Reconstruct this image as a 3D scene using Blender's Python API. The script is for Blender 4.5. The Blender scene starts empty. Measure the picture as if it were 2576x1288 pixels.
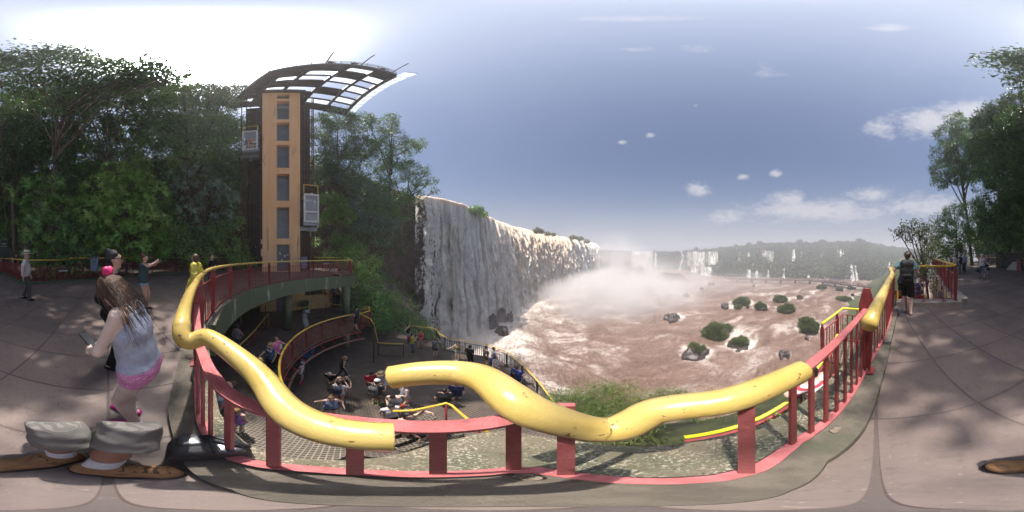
import bpy, math, random
import numpy as np
from mathutils import Vector, Matrix
from mathutils.geometry import tessellate_polygon
random.seed(7)
rng = np.random.default_rng(7)
SC = bpy.context.scene
COL = SC.collection
H = 1.55                      # eye height of the photographer above the upper deck

# ------------------------------------------------------------------ camera, sky, sun, exposure
def az(px): return math.radians((px - 1288) * 360 / 2576)
def el(py): return math.radians((644 - py) * 180 / 1288)
def A(px, d, z=None, py=None):          # point at a bearing, a ground distance and a height
    if z is None: z = H + d * math.tan(el(py))
    return (math.sin(az(px)) * d, math.cos(az(px)) * d, z)
def G(px, py, z):                       # where the line of sight meets level z
    return A(px, (z - H) / math.tan(el(py)), z)

cd = bpy.data.cameras.new('camera'); cam = bpy.data.objects.new('camera', cd); COL.objects.link(cam)
cam.location = (0, 0, H); cam.rotation_euler = (math.pi / 2, 0, 0)
cd.type = 'PANO'
try: cd.panorama_type = 'EQUIRECTANGULAR'
except Exception: cd.cycles.panorama_type = 'EQUIRECTANGULAR'
cd.clip_start = 0.02; cd.clip_end = 3000
SC.camera = cam
SC.view_settings.view_transform = 'Standard'; SC.view_settings.look = 'None'
SC.view_settings.exposure = 0.85; SC.view_settings.gamma = 1
SC.cycles.use_denoising = True
SC.cycles.max_bounces = 8; SC.cycles.diffuse_bounces = 3; SC.cycles.glossy_bounces = 2
SC.cycles.transmission_bounces = 4; SC.cycles.volume_bounces = 1; SC.cycles.transparent_max_bounces = 24
SC.cycles.volume_step_rate = 4

SUN_AZ, SUN_EL = math.radians(-112), math.radians(69)
SUN_DIR = Vector((math.sin(SUN_AZ) * math.cos(SUN_EL), math.cos(SUN_AZ) * math.cos(SUN_EL), math.sin(SUN_EL)))
sl = bpy.data.lights.new('sun', 'SUN'); sun = bpy.data.objects.new('sun', sl); COL.objects.link(sun)
sl.energy = 3.6; sl.angle = math.radians(0.5); sl.color = (1, .93, .84)
sun.rotation_euler = (-SUN_DIR).to_track_quat('-Z', 'Y').to_euler()

class NT:                                # small helper to write node trees
    def __init__(s, tree): s.t = tree; s.n = tree.nodes; s.l = tree.links
    def node(s, typ, **kw):
        n = s.n.new('ShaderNode' + typ)
        for k, v in kw.items(): setattr(n, k, v)
        return n
    def put(s, sock, v):
        if isinstance(v, bpy.types.NodeSocket): s.l.new(v, sock)
        elif v is not None:
            if hasattr(sock, 'default_value') and sock.type == 'RGBA' and len(v) == 3: v = (*v, 1)
            sock.default_value = v
    def math(s, op, a, b=None, c=None, clamp=False):
        n = s.node('Math', operation=op, use_clamp=clamp)
        s.put(n.inputs[0], a)
        if b is not None: s.put(n.inputs[1], b)
        if c is not None: s.put(n.inputs[2], c)
        return n.outputs[0]
    def mix(s, f, a, b, blend='MIX'):
        n = s.node('Mix', data_type='RGBA', blend_type=blend)
        s.put(n.inputs[0], f); s.put(n.inputs[6], a); s.put(n.inputs[7], b)
        return n.outputs[2]
    def ramp(s, f, lo, hi):
        n = s.node('MapRange', interpolation_type='SMOOTHSTEP')
        s.put(n.inputs[0], f); n.inputs[1].default_value = lo; n.inputs[2].default_value = hi
        return n.outputs[0]
    def noise(s, vec, scale, detail=5, rough=.6, dist=0, dims='3D'):
        n = s.node('TexNoise', noise_dimensions=dims)
        if vec is not None: s.put(n.inputs['Vector'], vec)
        n.inputs['Scale'].default_value = scale; n.inputs['Detail'].default_value = detail
        n.inputs['Roughness'].default_value = rough; n.inputs['Distortion'].default_value = dist
        return n.outputs[0]
    def scale(s, vec, sc, loc=(0, 0, 0)):
        n = s.node('Mapping'); s.put(n.inputs[0], vec); n.inputs[3].default_value = sc; n.inputs[1].default_value = loc
        return n.outputs[0]

w = bpy.data.worlds.new('World'); SC.world = w; w.use_nodes = True
w.node_tree.nodes.clear()
N = NT(w.node_tree)
sky = N.node('TexSky', sky_type='NISHITA'); sky.sun_disc = False
sky.sun_elevation = SUN_EL; sky.sun_rotation = SUN_AZ
sky.air_density = 1.4; sky.dust_density = 1.5; sky.ozone_density = 1.5; sky.altitude = 150
tc = N.node('TexCoord'); sep = N.node('SeparateXYZ'); N.put(sep.inputs[0], tc.outputs['Generated'])
X, Y, Z = sep.outputs
elv = N.math('ARCSINE', Z); azm = N.math('ARCTAN2', X, Y)
dot = N.node('VectorMath', operation='DOT_PRODUCT'); N.put(dot.inputs[0], tc.outputs['Generated']); dot.inputs[1].default_value = SUN_DIR
ang = N.math('ARCCOSINE', N.math('MINIMUM', dot.outputs['Value'], .99999))
def gauss(x, sgm): return N.math('EXPONENT', N.math('MULTIPLY', N.math('POWER', N.math('DIVIDE', x, sgm), 2), -1))
SKS = 0.09                               # background strength
def bgc(r, g, b): return (r / SKS, g / SKS, b / SKS, 1)
c = N.mix(1.0, sky.outputs[0], (.42, .485, .60, 1), 'MULTIPLY')
c = N.mix(N.math('MULTIPLY', gauss(elv, .31), .82), c, bgc(.24, .24, .28))      # hazy horizon
c = N.mix(N.math('MULTIPLY', gauss(N.math('SUBTRACT', elv, 1.57), .45), .85), c, bgc(.14, .185, .30))
# clouds
nz = N.noise(N.scale(tc.outputs['Generated'], (1, 1, 1.7)), 9, 9, .62, .25)
nz2 = N.noise(N.scale(tc.outputs['Generated'], (1, 1, 2.2)), 26, 7, .62, .2)
cloud = None
for (px, py, wx, wy, st) in [(2330, 305, 105, 42, 1.0), (2430, 285, 130, 40, .95), (2220, 320, 50, 34, .85), (1985, 500, 55, 26, .9), (2190, 490, 70, 26, .85),
        (2060, 530, 210, 34, 1.0), (2330, 520, 160, 34, .9), (1840, 545, 90, 26, .7), (1757, 480, 36, 22, .85), (1636, 340, 17, 9, 1.0), (1566, 358, 14, 8, .85),
        (1870, 446, 18, 9, .9), (1952, 437, 22, 12, .9), (1750, 266, 12, 9, .7), (1930, 175, 50, 24, .55), (1590, 125, 80, 9, .75), (1765, 126, 75, 16, .55), (2240, 70, 60, 14, .7),
        (1600, 45, 260, 12, .5), (500, 25, 200, 18, .4)]:
    g = N.math('MULTIPLY', gauss(N.math('SUBTRACT', azm, az(px)), wx * math.pi / 1288), gauss(N.math('SUBTRACT', elv, el(py)), wy * math.pi / 1288))
    g = N.math('MULTIPLY', g, st)
    cloud = g if cloud is None else N.math('MAXIMUM', cloud, g)
ntot = N.math('ADD', N.math('MULTIPLY', nz, .6), N.math('MULTIPLY', nz2, .4))
cm = N.math('ADD', N.math('MULTIPLY', cloud, .75), N.math('MULTIPLY', N.math('SUBTRACT', ntot, .5), 1.5))
cm = N.math('MULTIPLY', N.ramp(cm, .20, .82), .80)
c = N.mix(cm, c, bgc(.37, .365, .395))
# aureole of the veiled sun
gl = N.math('ADD', N.math('MULTIPLY', gauss(ang, .14), 30 / SKS), N.math('ADD', N.math('MULTIPLY', gauss(ang, .36), .22 / SKS), N.math('MULTIPLY', gauss(ang, .95), .13 / SKS)))
gn = N.node('VectorMath', operation='SCALE'); gn.inputs[0].default_value = (.97, .98, 1.0); N.put(gn.inputs['Scale'], gl)
c = N.mix(1.0, c, gn.outputs[0], 'ADD')
bg = N.node('Background'); N.put(bg.inputs[0], c); bg.inputs[1].default_value = SKS
wo = N.node('OutputWorld'); N.l.new(bg.outputs[0], wo.inputs[0])

# ------------------------------------------------------------------ helpers
def tag(o, label=None, cat=None, group=None, kind=None):
    if label: o['label'] = label
    if cat: o['category'] = cat
    if group: o['group'] = group
    if kind: o['kind'] = kind
    return o
def thing(name, label, cat, loc=(0, 0, 0), group=None, rz=0):
    o = bpy.data.objects.new(name, None); COL.objects.link(o)
    o.location = loc; o.rotation_euler = (0, 0, rz); o.empty_display_size = .2
    return tag(o, label, cat, group)
def link(name, me, parent=None, world=True):
    o = bpy.data.objects.new(name, me); COL.objects.link(o)
    if parent is not None:
        o.parent = parent
        if world: o.matrix_parent_inverse = parent_matrix(parent).inverted()
    return o
def parent_matrix(p):
    m = Matrix.Translation(p.location) @ p.rotation_euler.to_matrix().to_4x4()
    if p.parent is not None: m = parent_matrix(p.parent) @ p.matrix_parent_inverse @ m
    return m
def new_mesh(name, V, F, mats, smooth=False, midx=None):
    me = bpy.data.meshes.new(name)
    if isinstance(F, np.ndarray):
        n, k = F.shape
        me.vertices.add(len(V)); me.vertices.foreach_set('co', np.asarray(V, np.float32).ravel())
        me.loops.add(n * k); me.loops.foreach_set('vertex_index', F.astype(np.int32).ravel())
        me.polygons.add(n); me.polygons.foreach_set('loop_start', np.arange(0, n * k, k, dtype=np.int32))
        try: me.polygons.foreach_set('loop_total', np.full(n, k, np.int32))
        except Exception: pass
        me.update(calc_edges=True)
    else:
        me.from_pydata([tuple(v) for v in V], [], F)
    for m in (mats if isinstance(mats, (list, tuple)) else [mats]): me.materials.append(m)
    if midx is not None: me.polygons.foreach_set('material_index', np.asarray(midx, np.int32))
    if smooth: me.polygons.foreach_set('use_smooth', np.ones(len(me.polygons), bool))
    me.update()
    return me
def frame_of(t, up=Vector((0, 0, 1))):
    t = Vector(t).normalized()
    s = t.cross(up)
    if s.length < 1e-4: s = t.cross(Vector((0, 1, 0)))
    s.normalize(); return t, s, s.cross(t)
class MB:
    def __init__(s): s.v = []; s.f = []; s.m = []
    def add(s, V, F, mi=0):
        b = len(s.v); s.v += [tuple(v) for v in V]; s.f += [tuple(i + b for i in f) for f in F]; s.m += [mi] * len(F); return s
    def box(s, c, size, yaw=0, R=None, mi=0):
        R = R if R is not None else Matrix.Rotation(yaw, 3, 'Z')
        c = Vector(c); hx, hy, hz = [k / 2 for k in size]
        V = [c + R @ Vector((x * hx, y * hy, z * hz)) for x in (-1, 1) for y in (-1, 1) for z in (-1, 1)]
        return s.add(V, [(0, 1, 3, 2), (4, 6, 7, 5), (0, 4, 5, 1), (2, 3, 7, 6), (0, 2, 6, 4), (1, 5, 7, 3)], mi)
    def bar(s, p, q, w, t, mi=0):            # w sideways, t upwards
        p, q = Vector(p), Vector(q); d, sd, u = frame_of(q - p)
        R = Matrix((d, sd, u)).transposed()
        return s.box((p + q) / 2, ((q - p).length, w, t), R=R, mi=mi)
    def tube(s, path, r, n=8, caps=True, mi=0, sx=1.0):
        path = [Vector(p) for p in path]; k = len(path)
        rs = r if isinstance(r, (list, tuple)) else [r] * k
        V = []; u = None
        for i, p in enumerate(path):
            t = (path[min(i + 1, k - 1)] - path[max(i - 1, 0)])
            if t.length < 1e-9: t = Vector((0, 0, 1))
            t.normalize()
            if u is None: _, sd, u = frame_of(t)
            u = (u - t * u.dot(t))
            if u.length < 1e-6: _, sd, u = frame_of(t)
            u.normalize(); sd = t.cross(u)
            for j in range(n):
                a = 2 * math.pi * j / n
                V.append(p + (sd * math.cos(a) * sx + u * math.sin(a)) * rs[i])
        F = [(i * n + j, i * n + (j + 1) % n, (i + 1) * n + (j + 1) % n, (i + 1) * n + j) for i in range(k - 1) for j in range(n)]
        if caps: F += [tuple(range(n))[::-1], tuple((k - 1) * n + j for j in range(n))]
        return s.add(V, F, mi)
    def sweep(s, path, w, t, mi=0):          # flat bar with mitred corners
        path = [Vector(p) for p in path]; k = len(path); V = []
        for i, p in enumerate(path):
            a = (path[i] - path[i - 1]).normalized() if i else (path[1] - path[0]).normalized(); b = (path[i + 1] - path[i]).normalized() if i < k - 1 else a
            n = Vector((-(a + b).y, (a + b).x, 0)).normalized(); n0 = Vector((-a.y, a.x, 0)).normalized(); m = n / max(.5, n.dot(n0))
            for sx, sz in ((-1, -1), (1, -1), (1, 1), (-1, 1)): V.append(p + m * (sx * w / 2) + Vector((0, 0, sz * t / 2)))
        F = [(i * 4 + j, i * 4 + (j + 1) % 4, i * 4 + 4 + (j + 1) % 4, i * 4 + 4 + j) for i in range(k - 1) for j in range(4)] + [(3, 2, 1, 0), tuple((k - 1) * 4 + j for j in range(4))]
        return s.add(V, F, mi)
    def lathe(s, prof, c, n=16, R=None, mi=0, sx=1, sy=1):
        c = Vector(c); R = R if R is not None else Matrix.Identity(3); V = []
        for (r, z) in prof:
            for j in range(n):
                a = 2 * math.pi * j / n; V.append(c + R @ Vector((r * math.cos(a) * sx, r * math.sin(a) * sy, z)))
        k = len(prof)
        F = [(i * n + j, i * n + (j + 1) % n, (i + 1) * n + (j + 1) % n, (i + 1) * n + j) for i in range(k - 1) for j in range(n)]
        F += [tuple(range(n))[::-1], tuple((k - 1) * n + j for j in range(n))]
        return s.add(V, F, mi)
    def prism(s, poly, z0, z1, mi=0, mside=None):   # poly xy list; z0/z1 numbers
        n = len(poly); tri = tessellate_polygon([[Vector((p[0], p[1], 0)) for p in poly]])
        area = sum(poly[i][0] * poly[(i + 1) % n][1] - poly[(i + 1) % n][0] * poly[i][1] for i in range(n))
        V = [(p[0], p[1], z1) for p in poly] + [(p[0], p[1], z0) for p in poly]
        T = []
        for t in tri:
            a, b, cc = [Vector((poly[i][0], poly[i][1], 0)) for i in t]
            if (b - a).cross(cc - a).z < 0: t = t[::-1]
            T.append(tuple(t))
        s.add(V, T + [tuple(i + n for i in t[::-1]) for t in T], mi)
        S = []
        for i in range(n):
            j = (i + 1) % n
            S.append((i, i + n, j + n, j) if area > 0 else (j, j + n, i + n, i))
        b = len(s.v) - 2 * n
        s.f += [tuple(k + b for k in f) for f in S]; s.m += [mi if mside is None else mside] * n
        return s
    def ribbon(s, P, Q, mi=0):                 # quads between two polylines
        n = len(P); return s.add(list(P) + list(Q), [(i, i + 1, n + i + 1, n + i) for i in range(n - 1)], mi)
    def build(s, name, mats, parent=None, smooth=False):
        return link(name, new_mesh(name, s.v, s.f, mats, smooth, s.m), parent)

# numeric value noise
_T = np.random.default_rng(3).random(4096).astype(np.float32)
def _h(i, j, k): return _T[(i * 73856093 ^ j * 19349663 ^ k * 83492791) & 4095]
def vnoise(P):
    P = np.asarray(P, np.float64); I = np.floor(P).astype(np.int64); f = P - I; f = f * f * (3 - 2 * f)
    r = 0
    for a in (0, 1):
        for b in (0, 1):
            for cc in (0, 1):
                wgt = (f[..., 0] if a else 1 - f[..., 0]) * (f[..., 1] if b else 1 - f[..., 1]) * (f[..., 2] if cc else 1 - f[..., 2])
                r = r + wgt * _h(I[..., 0] + a, I[..., 1] + b, I[..., 2] + cc)
    return r
def fbm(P, o=4):
    P = np.asarray(P, np.float64); r = 0; a = .5; t = 0
    for i in range(o): r = r + a * vnoise(P + 17.3 * i); t += a; P = P * 2.03; a *= .5
    return r / t

# ------------------------------------------------------------------ materials
_M = {}
def mat(name, c1, c2=None, scale=6, rough=.6, bump=0, bscale=None, metal=0, lo=.35, hi=.65, c3=None, s3=1.5, spec=.5, dist=0, stretch=(1, 1, 1)):
    if name in _M: return _M[name]
    m = bpy.data.materials.new(name); m.use_nodes = True; _M[name] = m
    K = NT(m.node_tree); p = K.n['Principled BSDF']
    tcn = K.node('TexCoord'); vec = K.scale(tcn.outputs['Object'], stretch)
    col = (*c1, 1)
    if c2 is not None: col = K.mix(K.ramp(K.noise(vec, scale, 7, .62, dist), lo, hi), (*c1, 1), (*c2, 1))
    if c3 is not None: col = K.mix(K.ramp(K.noise(vec, s3, 6, .65), .56, .70), col, (*c3, 1))
    K.put(p.inputs['Base Color'], col)
    p.inputs['Roughness'].default_value = rough; p.inputs['Metallic'].default_value = metal
    p.inputs['Specular IOR Level'].default_value = spec
    if bump:
        b = K.node('Bump'); b.inputs['Strength'].default_value = bump; b.inputs['Distance'].default_value = .02
        K.put(b.inputs['Height'], K.noise(vec, bscale or scale * 4, 6, .65)); K.l.new(b.outputs[0], p.inputs['Normal'])
    return m
def leaf_mat(name, a, b, c, tr=.35, rough=.45, big=.35):
    if name in _M: return _M[name]
    m = bpy.data.materials.new(name); m.use_nodes = True; _M[name] = m
    K = NT(m.node_tree); p = K.n['Principled BSDF']
    g = K.node('NewGeometry'); tcn = K.node('TexCoord')
    col = K.mix(g.outputs['Random Per Island'], (*a, 1), (*b, 1))
    col = K.mix(K.ramp(K.noise(tcn.outputs['Object'], big, 4, .6), .42, .66), col, (*c, 1))
    K.put(p.inputs['Base Color'], col); p.inputs['Roughness'].default_value = rough
    p.inputs['Specular IOR Level'].default_value = .5
    t = K.node('BsdfTranslucent'); K.put(t.inputs[0], K.mix(.5, col, (.16, .20, .02, 1)))
    mx = K.node('MixShader'); mx.inputs[0].default_value = tr * .5
    K.l.new(p.outputs[0], mx.inputs[1]); K.l.new(t.outputs[0], mx.inputs[2])
    K.l.new(mx.outputs[0], K.n['Material Output'].inputs[0])
    return m
M_yel = mat('yellow_paint', (.62, .40, .045), (.70, .47, .07), 3, .28, .15, 30, c3=(.56, .37, .06), s3=6)
def chipped(name, base, base2, chip, thr=.70, rough=.3):
    m = bpy.data.materials.new(name); m.use_nodes = True
    K = NT(m.node_tree); p = K.n['Principled BSDF']; o = K.node('TexCoord').outputs['Object']
    col = K.mix(K.ramp(K.noise(o, 4, 5), .35, .65), (*base, 1), (*base2, 1))
    big = K.ramp(K.noise(o, 3.1, 2), .42, .56)
    ch = K.math('MULTIPLY', K.ramp(K.noise(o, 38, 5, .6, .3), thr - .07, thr - .02), big)
    K.put(p.inputs['Base Color'], K.mix(ch, col, (*chip, 1)))
    K.put(p.inputs['Roughness'], K.math('ADD', K.math('MULTIPLY', ch, .4), rough))
    b = K.node('Bump'); b.inputs['Strength'].default_value = .35; b.inputs['Distance'].default_value = .004
    K.put(b.inputs['Height'], K.math('SUBTRACT', K.noise(o, 55, 4), ch)); K.l.new(b.outputs[0], p.inputs['Normal'])
    return m
M_yelnear = chipped('worn_yellow_paint', (.52, .37, .095), (.59, .44, .15), (.13, .05, .018))
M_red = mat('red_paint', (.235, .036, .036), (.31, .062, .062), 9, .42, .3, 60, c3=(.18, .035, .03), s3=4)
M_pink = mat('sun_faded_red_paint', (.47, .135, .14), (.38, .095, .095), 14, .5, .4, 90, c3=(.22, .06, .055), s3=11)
M_green = mat('green_painted_concrete', (.075, .105, .06), (.10, .13, .075), 3, .75, .3, 25, c3=(.06, .075, .045))
M_kerb = mat('kerb_concrete', (.095, .082, .066), (.15, .128, .102), 7, .85, .5, 60, c3=(.085, .085, .06), s3=2.2)
M_orange = mat('ochre_render', (.84, .49, .235), (.88, .56, .31), 2.2, .85, .3, 40, c3=(.50, .26, .13), s3=2.0, stretch=(1, 1, .10))
M_cream = mat('cream_render', (.60, .42, .21), (.66, .48, .26), 3, .85, .5, 60, c3=(.42, .30, .17), s3=1.7)
M_glass = mat('window_glass', (.12, .14, .16), (.17, .19, .21), .8, .12)
M_white = mat('white_paint', (.72, .72, .72), (.62, .62, .62), 8, .35)
M_dark = mat('dark_steel', (.045, .033, .03), (.075, .05, .04), 6, .5)
M_steel = mat('grey_steel', (.22, .23, .26), (.28, .29, .31), 5, .4, metal=.4)
M_black = mat('black_plastic', (.018, .018, .02), (.03, .03, .032), 20, .45)
M_rock = mat('dark_basalt', (.055, .043, .038), (.12, .085, .07), .9, .85, 1.0, 3, c3=(.05, .055, .03), s3=.5)
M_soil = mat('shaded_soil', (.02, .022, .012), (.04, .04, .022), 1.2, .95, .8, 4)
M_bark = mat('bark', (.085, .065, .05), (.15, .12, .095), 6, .9, .8, 18, stretch=(1, 1, .3))
def M_cloth(c):
    return mat('cloth_%02d_%02d_%02d' % tuple(int(k * 99) for k in c), c, tuple(k * .8 for k in c), 25, .85, .4, 14, spec=.2)
def M_skin(c):
    return mat('skin_%02d_%02d' % (int(c[0] * 99), int(c[1] * 99)), c, (c[0] * .93, c[1] * .86, c[2] * .84), 14, .5, .05, 60)
def M_hair(c):
    return mat('hair_%03d_%03d' % (int(c[0] * 999), int(c[1] * 999)), c, tuple(k * 2.0 for k in c), 30, .42, .7, 60, stretch=(1, 1, .12))

def slab_mat():                          # large paving slabs with thin joints
    m = bpy.data.materials.new('paving_slabs'); m.use_nodes = True
    K = NT(m.node_tree); p = K.n['Principled BSDF']; o = K.node('TexCoord').outputs['Object']
    mp = K.node('Mapping'); K.put(mp.inputs[0], o); mp.inputs[2].default_value = (0, 0, math.radians(38))
    br = K.node('TexBrick'); K.put(br.inputs[0], mp.outputs[0])
    br.inputs['Scale'].default_value = 1; br.inputs['Brick Width'].default_value = 1.0; br.inputs['Row Height'].default_value = .72
    br.inputs['Mortar Size'].default_value = .013; br.inputs['Mortar Smooth'].default_value = .3; br.offset = .0
    br.inputs['Color1'].default_value = (.18, .135, .119, 1); br.inputs['Color2'].default_value = (.23, .172, .15, 1); br.inputs['Mortar'].default_value = (.075, .055, .05, 1)
    n1 = K.noise(o, 1.1, 8, .65); n2 = K.noise(o, 24, 6, .7); n3 = K.noise(o, .35, 4, .6)
    col = K.mix(K.math('MULTIPLY', K.ramp(n1, .4, .68), .55), br.outputs[0], (.10, .075, .072, 1))
    col = K.mix(K.math('MULTIPLY', K.ramp(n3, .5, .66), .45), col, (.23, .165, .145, 1))
    col = K.mix(K.math('MULTIPLY', K.ramp(K.noise(o, 5, 8, .7), .56, .72), .5), col, (.075, .06, .058, 1))
    col = K.mix(K.math('MULTIPLY', n2, .55), col, K.mix(1, col, (.45, .45, .45, 1), 'MULTIPLY'))
    col = K.mix(K.math('MULTIPLY', K.ramp(K.noise(o, 13, 7, .75, .4), .54, .66), .55), col, (.085, .066, .06, 1))
    col = K.mix(K.math('MULTIPLY', K.ramp(K.noise(o, 31, 4, .7), .62, .70), .5), col, (.36, .29, .25, 1))
    K.put(p.inputs['Base Color'], col)
    K.put(p.inputs['Roughness'], K.math('ADD', K.math('MULTIPLY', n1, .35), .42))
    b = K.node('Bump'); b.inputs['Strength'].default_value = .35; b.inputs['Distance'].default_value = .008
    K.put(b.inputs['Height'], K.math('SUBTRACT', n2, K.math('MULTIPLY', br.outputs['Fac'], 2.5))); K.l.new(b.outputs[0], p.inputs['Normal'])
    return m
M_slab = slab_mat()
def speck_mat():                         # exposed aggregate with lichen
    m = bpy.data.materials.new('exposed_aggregate'); m.use_nodes = True
    K = NT(m.node_tree); p = K.n['Principled BSDF']; o = K.node('TexCoord').outputs['Object']
    a = K.noise(o, 75, 5, .7); b2 = K.noise(o, 5, 6, .65)
    col = K.mix(K.ramp(K.noise(o, 3, 5), .4, .65), (.15, .125, .085, 1), (.095, .10, .062, 1))
    col = K.mix(K.math('MULTIPLY', K.ramp(a, .52, .60), K.ramp(b2, .38, .58)), col, (.42, .37, .29, 1))
    col = K.mix(K.math('MULTIPLY', K.ramp(K.noise(o, 40, 5, .6), .58, .66), .7), col, (.05, .045, .035, 1))
    K.put(p.inputs['Base Color'], col); p.inputs['Roughness'].default_value = .9
    b = K.node('Bump'); b.inputs['Strength'].default_value = .6; b.inputs['Distance'].default_value = .006
    K.put(b.inputs['Height'], a); K.l.new(b.outputs[0], p.inputs['Normal'])
    return m
M_speck = speck_mat()
def grate_mat(name, line, gap, pitch, wid):   # steel grating: bars and the gaps between them
    m = bpy.data.materials.new(name); m.use_nodes = True
    K = NT(m.node_tree); p = K.n['Principled BSDF']; o = K.node('TexCoord').outputs['Object']
    mp = K.node('Mapping'); K.put(mp.inputs[0], o); mp.inputs[2].default_value = (0, 0, math.radians(32))
    s = K.node('SeparateXYZ'); K.put(s.inputs[0], mp.outputs[0]); f = None
    for ax in (0, 1):
        t = K.math('ABSOLUTE', K.math('SUBTRACT', K.math('FRACT', K.math('DIVIDE', s.outputs[ax], pitch)), .5))
        t = K.ramp(t, .5 - wid - .04, .5 - wid + .04); f = t if f is None else K.math('MAXIMUM', f, t)
    base = K.mix(K.ramp(K.noise(o, 2, 6), .4, .62), (*line, 1), tuple(k * .6 for k in line) + (1,))
    K.put(p.inputs['Base Color'], K.mix(f, (*gap, 1), base))
    p.inputs['Roughness'].default_value = .6
    b = K.node('Bump'); b.inputs['Strength'].default_value = .8; b.inputs['Distance'].default_value = .02
    K.put(b.inputs['Height'], f); K.l.new(b.outputs[0], p.inputs['Normal'])
    return m
M_grate = grate_mat('walkway_grating', (.30, .24, .17), (.03, .022, .016), .075, .13)
M_grate2 = grate_mat('lower_deck_grating', (.19, .14, .105), (.055, .042, .034), .09, .12)
M_midfloor = mat('wet_floor', (.11, .08, .07), (.17, .125, .11), .7, .45, .3, 10, c3=(.05, .04, .035), s3=.9)

def text_mesh(txt, size, ext=.002, align='CENTER'):
    cu = bpy.data.curves.new('txt', 'FONT'); cu.body = txt; cu.size = size; cu.extrude = ext; cu.align_x = align; cu.align_y = 'CENTER'; cu.resolution_u = 3
    o = bpy.data.objects.new('txt', cu); COL.objects.link(o)
    me = bpy.data.meshes.new_from_object(o)
    bpy.data.objects.remove(o); return me
# ================================================================== THE SETTING
CC, RR = (-4.0, 5.2), 6.27
def arc(r, a0, a1, n): return [(CC[0] + r * math.cos(math.radians(a0 + (a1 - a0) * i / (n - 1))), CC[1] + r * math.sin(math.radians(a0 + (a1 - a0) * i / (n - 1)))) for i in range(n)]
NEAR = [(-3.05, -1.12), (-2.0, -.76), (-.955, -.36), (-.56, -.14), (-.43, -.01), (-.365, .12), (-.27, .22), (-.14, .30), (.03, .385), (.12, .30), (.20, .17), (.31, .06), (.60, -.08), (.71, -.19), (1.07, -.59), (1.52, -1.09), (2.06, -1.82), (3.03, -2.9)]
RAIL = arc(RR, 166.8, 277, 46) + NEAR
OUT = [(-3.08, -.93), (-2.05, -.60), (-.98, -.22), (-.62, -.02), (-.50, .10), (-.43, .20), (-.36, .36), (-.30, .585), (-.16, .74), (-.01, .80), (.26, .62), (.45, .42), (.66, .25), (.93, -.04), (1.30, -.42), (1.80, -1.0), (2.35, -1.65), (3.33, -2.72)]
INN = [(3.02, -3.1), (2.0, -1.91), (1.17, -.98), (.70, -.475), (.444, -.17), (.2, -.03), (0, .05), (-.2, -.03), (-.37, -.166), (-.89, -.535), (-1.14, -.66), (-2.29, -1.11), (-3.1, -1.42)]
deck = INN + arc(6.55, 278, 167.5, 46) + [(-10.4, 6.85), (-15.4, 9.6), (-21, 9), (-22, 2), (-19, -1.7), (-12.1, -8.4), (-4.1, -9.5), (-1.6, -9.3), (-.3, -15.7), (0, -19.5), (1.5, -27.4), (11, -27), (12.6, -24), (9.65, -15.3), (1.98, -4.78), (3.5, -3.72), (3.42, -3.3)]
tag(MB().prism(deck, -.45, 0).build('deck_floor', M_slab), kind='structure')
# kerb: exposed aggregate outside the rail, smooth concrete inside it
path_in = [(x, y) for x, y in NEAR]
tag(MB().prism(OUT + path_in[::-1], -.62, .103).build('kerb_outer_strip', M_speck), kind='structure')
tag(MB().prism(path_in + INN, -.4, .10).build('kerb_inner_strip', M_kerb), kind='structure')
ga = arc(6.05, 166, 278.4, 50); gb = arc(6.56, 278.4, 166, 50)
mb = MB().prism(ga + gb, -.72, .10, 0, 1); mb.box((-10.2, 6.78, -.31), (.74, .28, .82), math.radians(-14), mi=1)
tag(mb.build('deck_edge_beam', [M_kerb, mat('lime_streaked_beam', (.085, .115, .07), (.105, .135, .08), 3, .75, .3, 25, c3=(.40, .41, .37), s3=1.6, stretch=(1, 1, .22))]), kind='structure')
stain = mat('lime_stain', (.55, .55, .52), (.30, .33, .28), 9, .9)
# mid-level floor, walkway ring, lower deck
mid = arc(6.2, 166, 262, 40)[::-1] + [(-11.5, 8.2), (-19, 11), (-21.5, 4), (-21, -3), (-14, -6), (-4.7, -3.2)]
mid = [(x, y) for x, y in mid]
tag(MB().prism(mid, -3.9, -3.5).build('mid_level_floor', M_midfloor), kind='structure')
ring = arc(4.55, 166, 300, 46) + arc(6.19, 300, 166, 46)
ring = MB().prism(ring, -3.62, -3.49)
ro = tag(ring.build('ring_walkway', [M_grate]), 'curved walkway of steel grating hung below the upper deck', 'walkway')
rb = MB()
for k, r in enumerate((4.52, 5.4)):
    P = arc(r, 166, 300, 40); rb.tube([(x, y, -3.72) for x, y in P], .05, 6)
rp = rb.build('support_beam', M_red, ro)
for a in range(168, 300, 11):
    p0, p1 = [(CC[0] + r * math.cos(math.radians(a)), CC[1] + r * math.sin(math.radians(a))) for r in (4.30, 5.3)]
    MB().bar((*p0, -4.18), (*p1, -3.70), .05, .09).build('bracket', M_red, ro)
MB().tube([(x, y, -4.2) for x, y in arc(4.33, 164, 305, 60)], .06, 8).build('hanging_pipe', mat('rusty_pipe', (.30, .14, .10), (.24, .11, .07), 5, .6), ro, True)
def lowz(x, y):
    d = math.hypot(x + 1.0, y - 1.0)
    return -5.6 + .13 * sum(d < k for k in (7.1, 6.2, 5.3, 4.4))
low = [(-13.5, 9.4), (-9.6, 11.0), (-7.6, 10.7), (-5.5, 11.2), (-4.6, 10.2), (-1.7, 10.0), (-.6, 9.4), (.15, 8.5), (.85, 6.9), (1.25, 5.4), (1.4, 3.6), (1.0, 1.6), (-2, .6), (-8, -1.2), (-13.5, 0)]
tag(MB().prism(low, -6.1, -5.6).build('lower_deck_floor', M_grate2), kind='structure')
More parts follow.
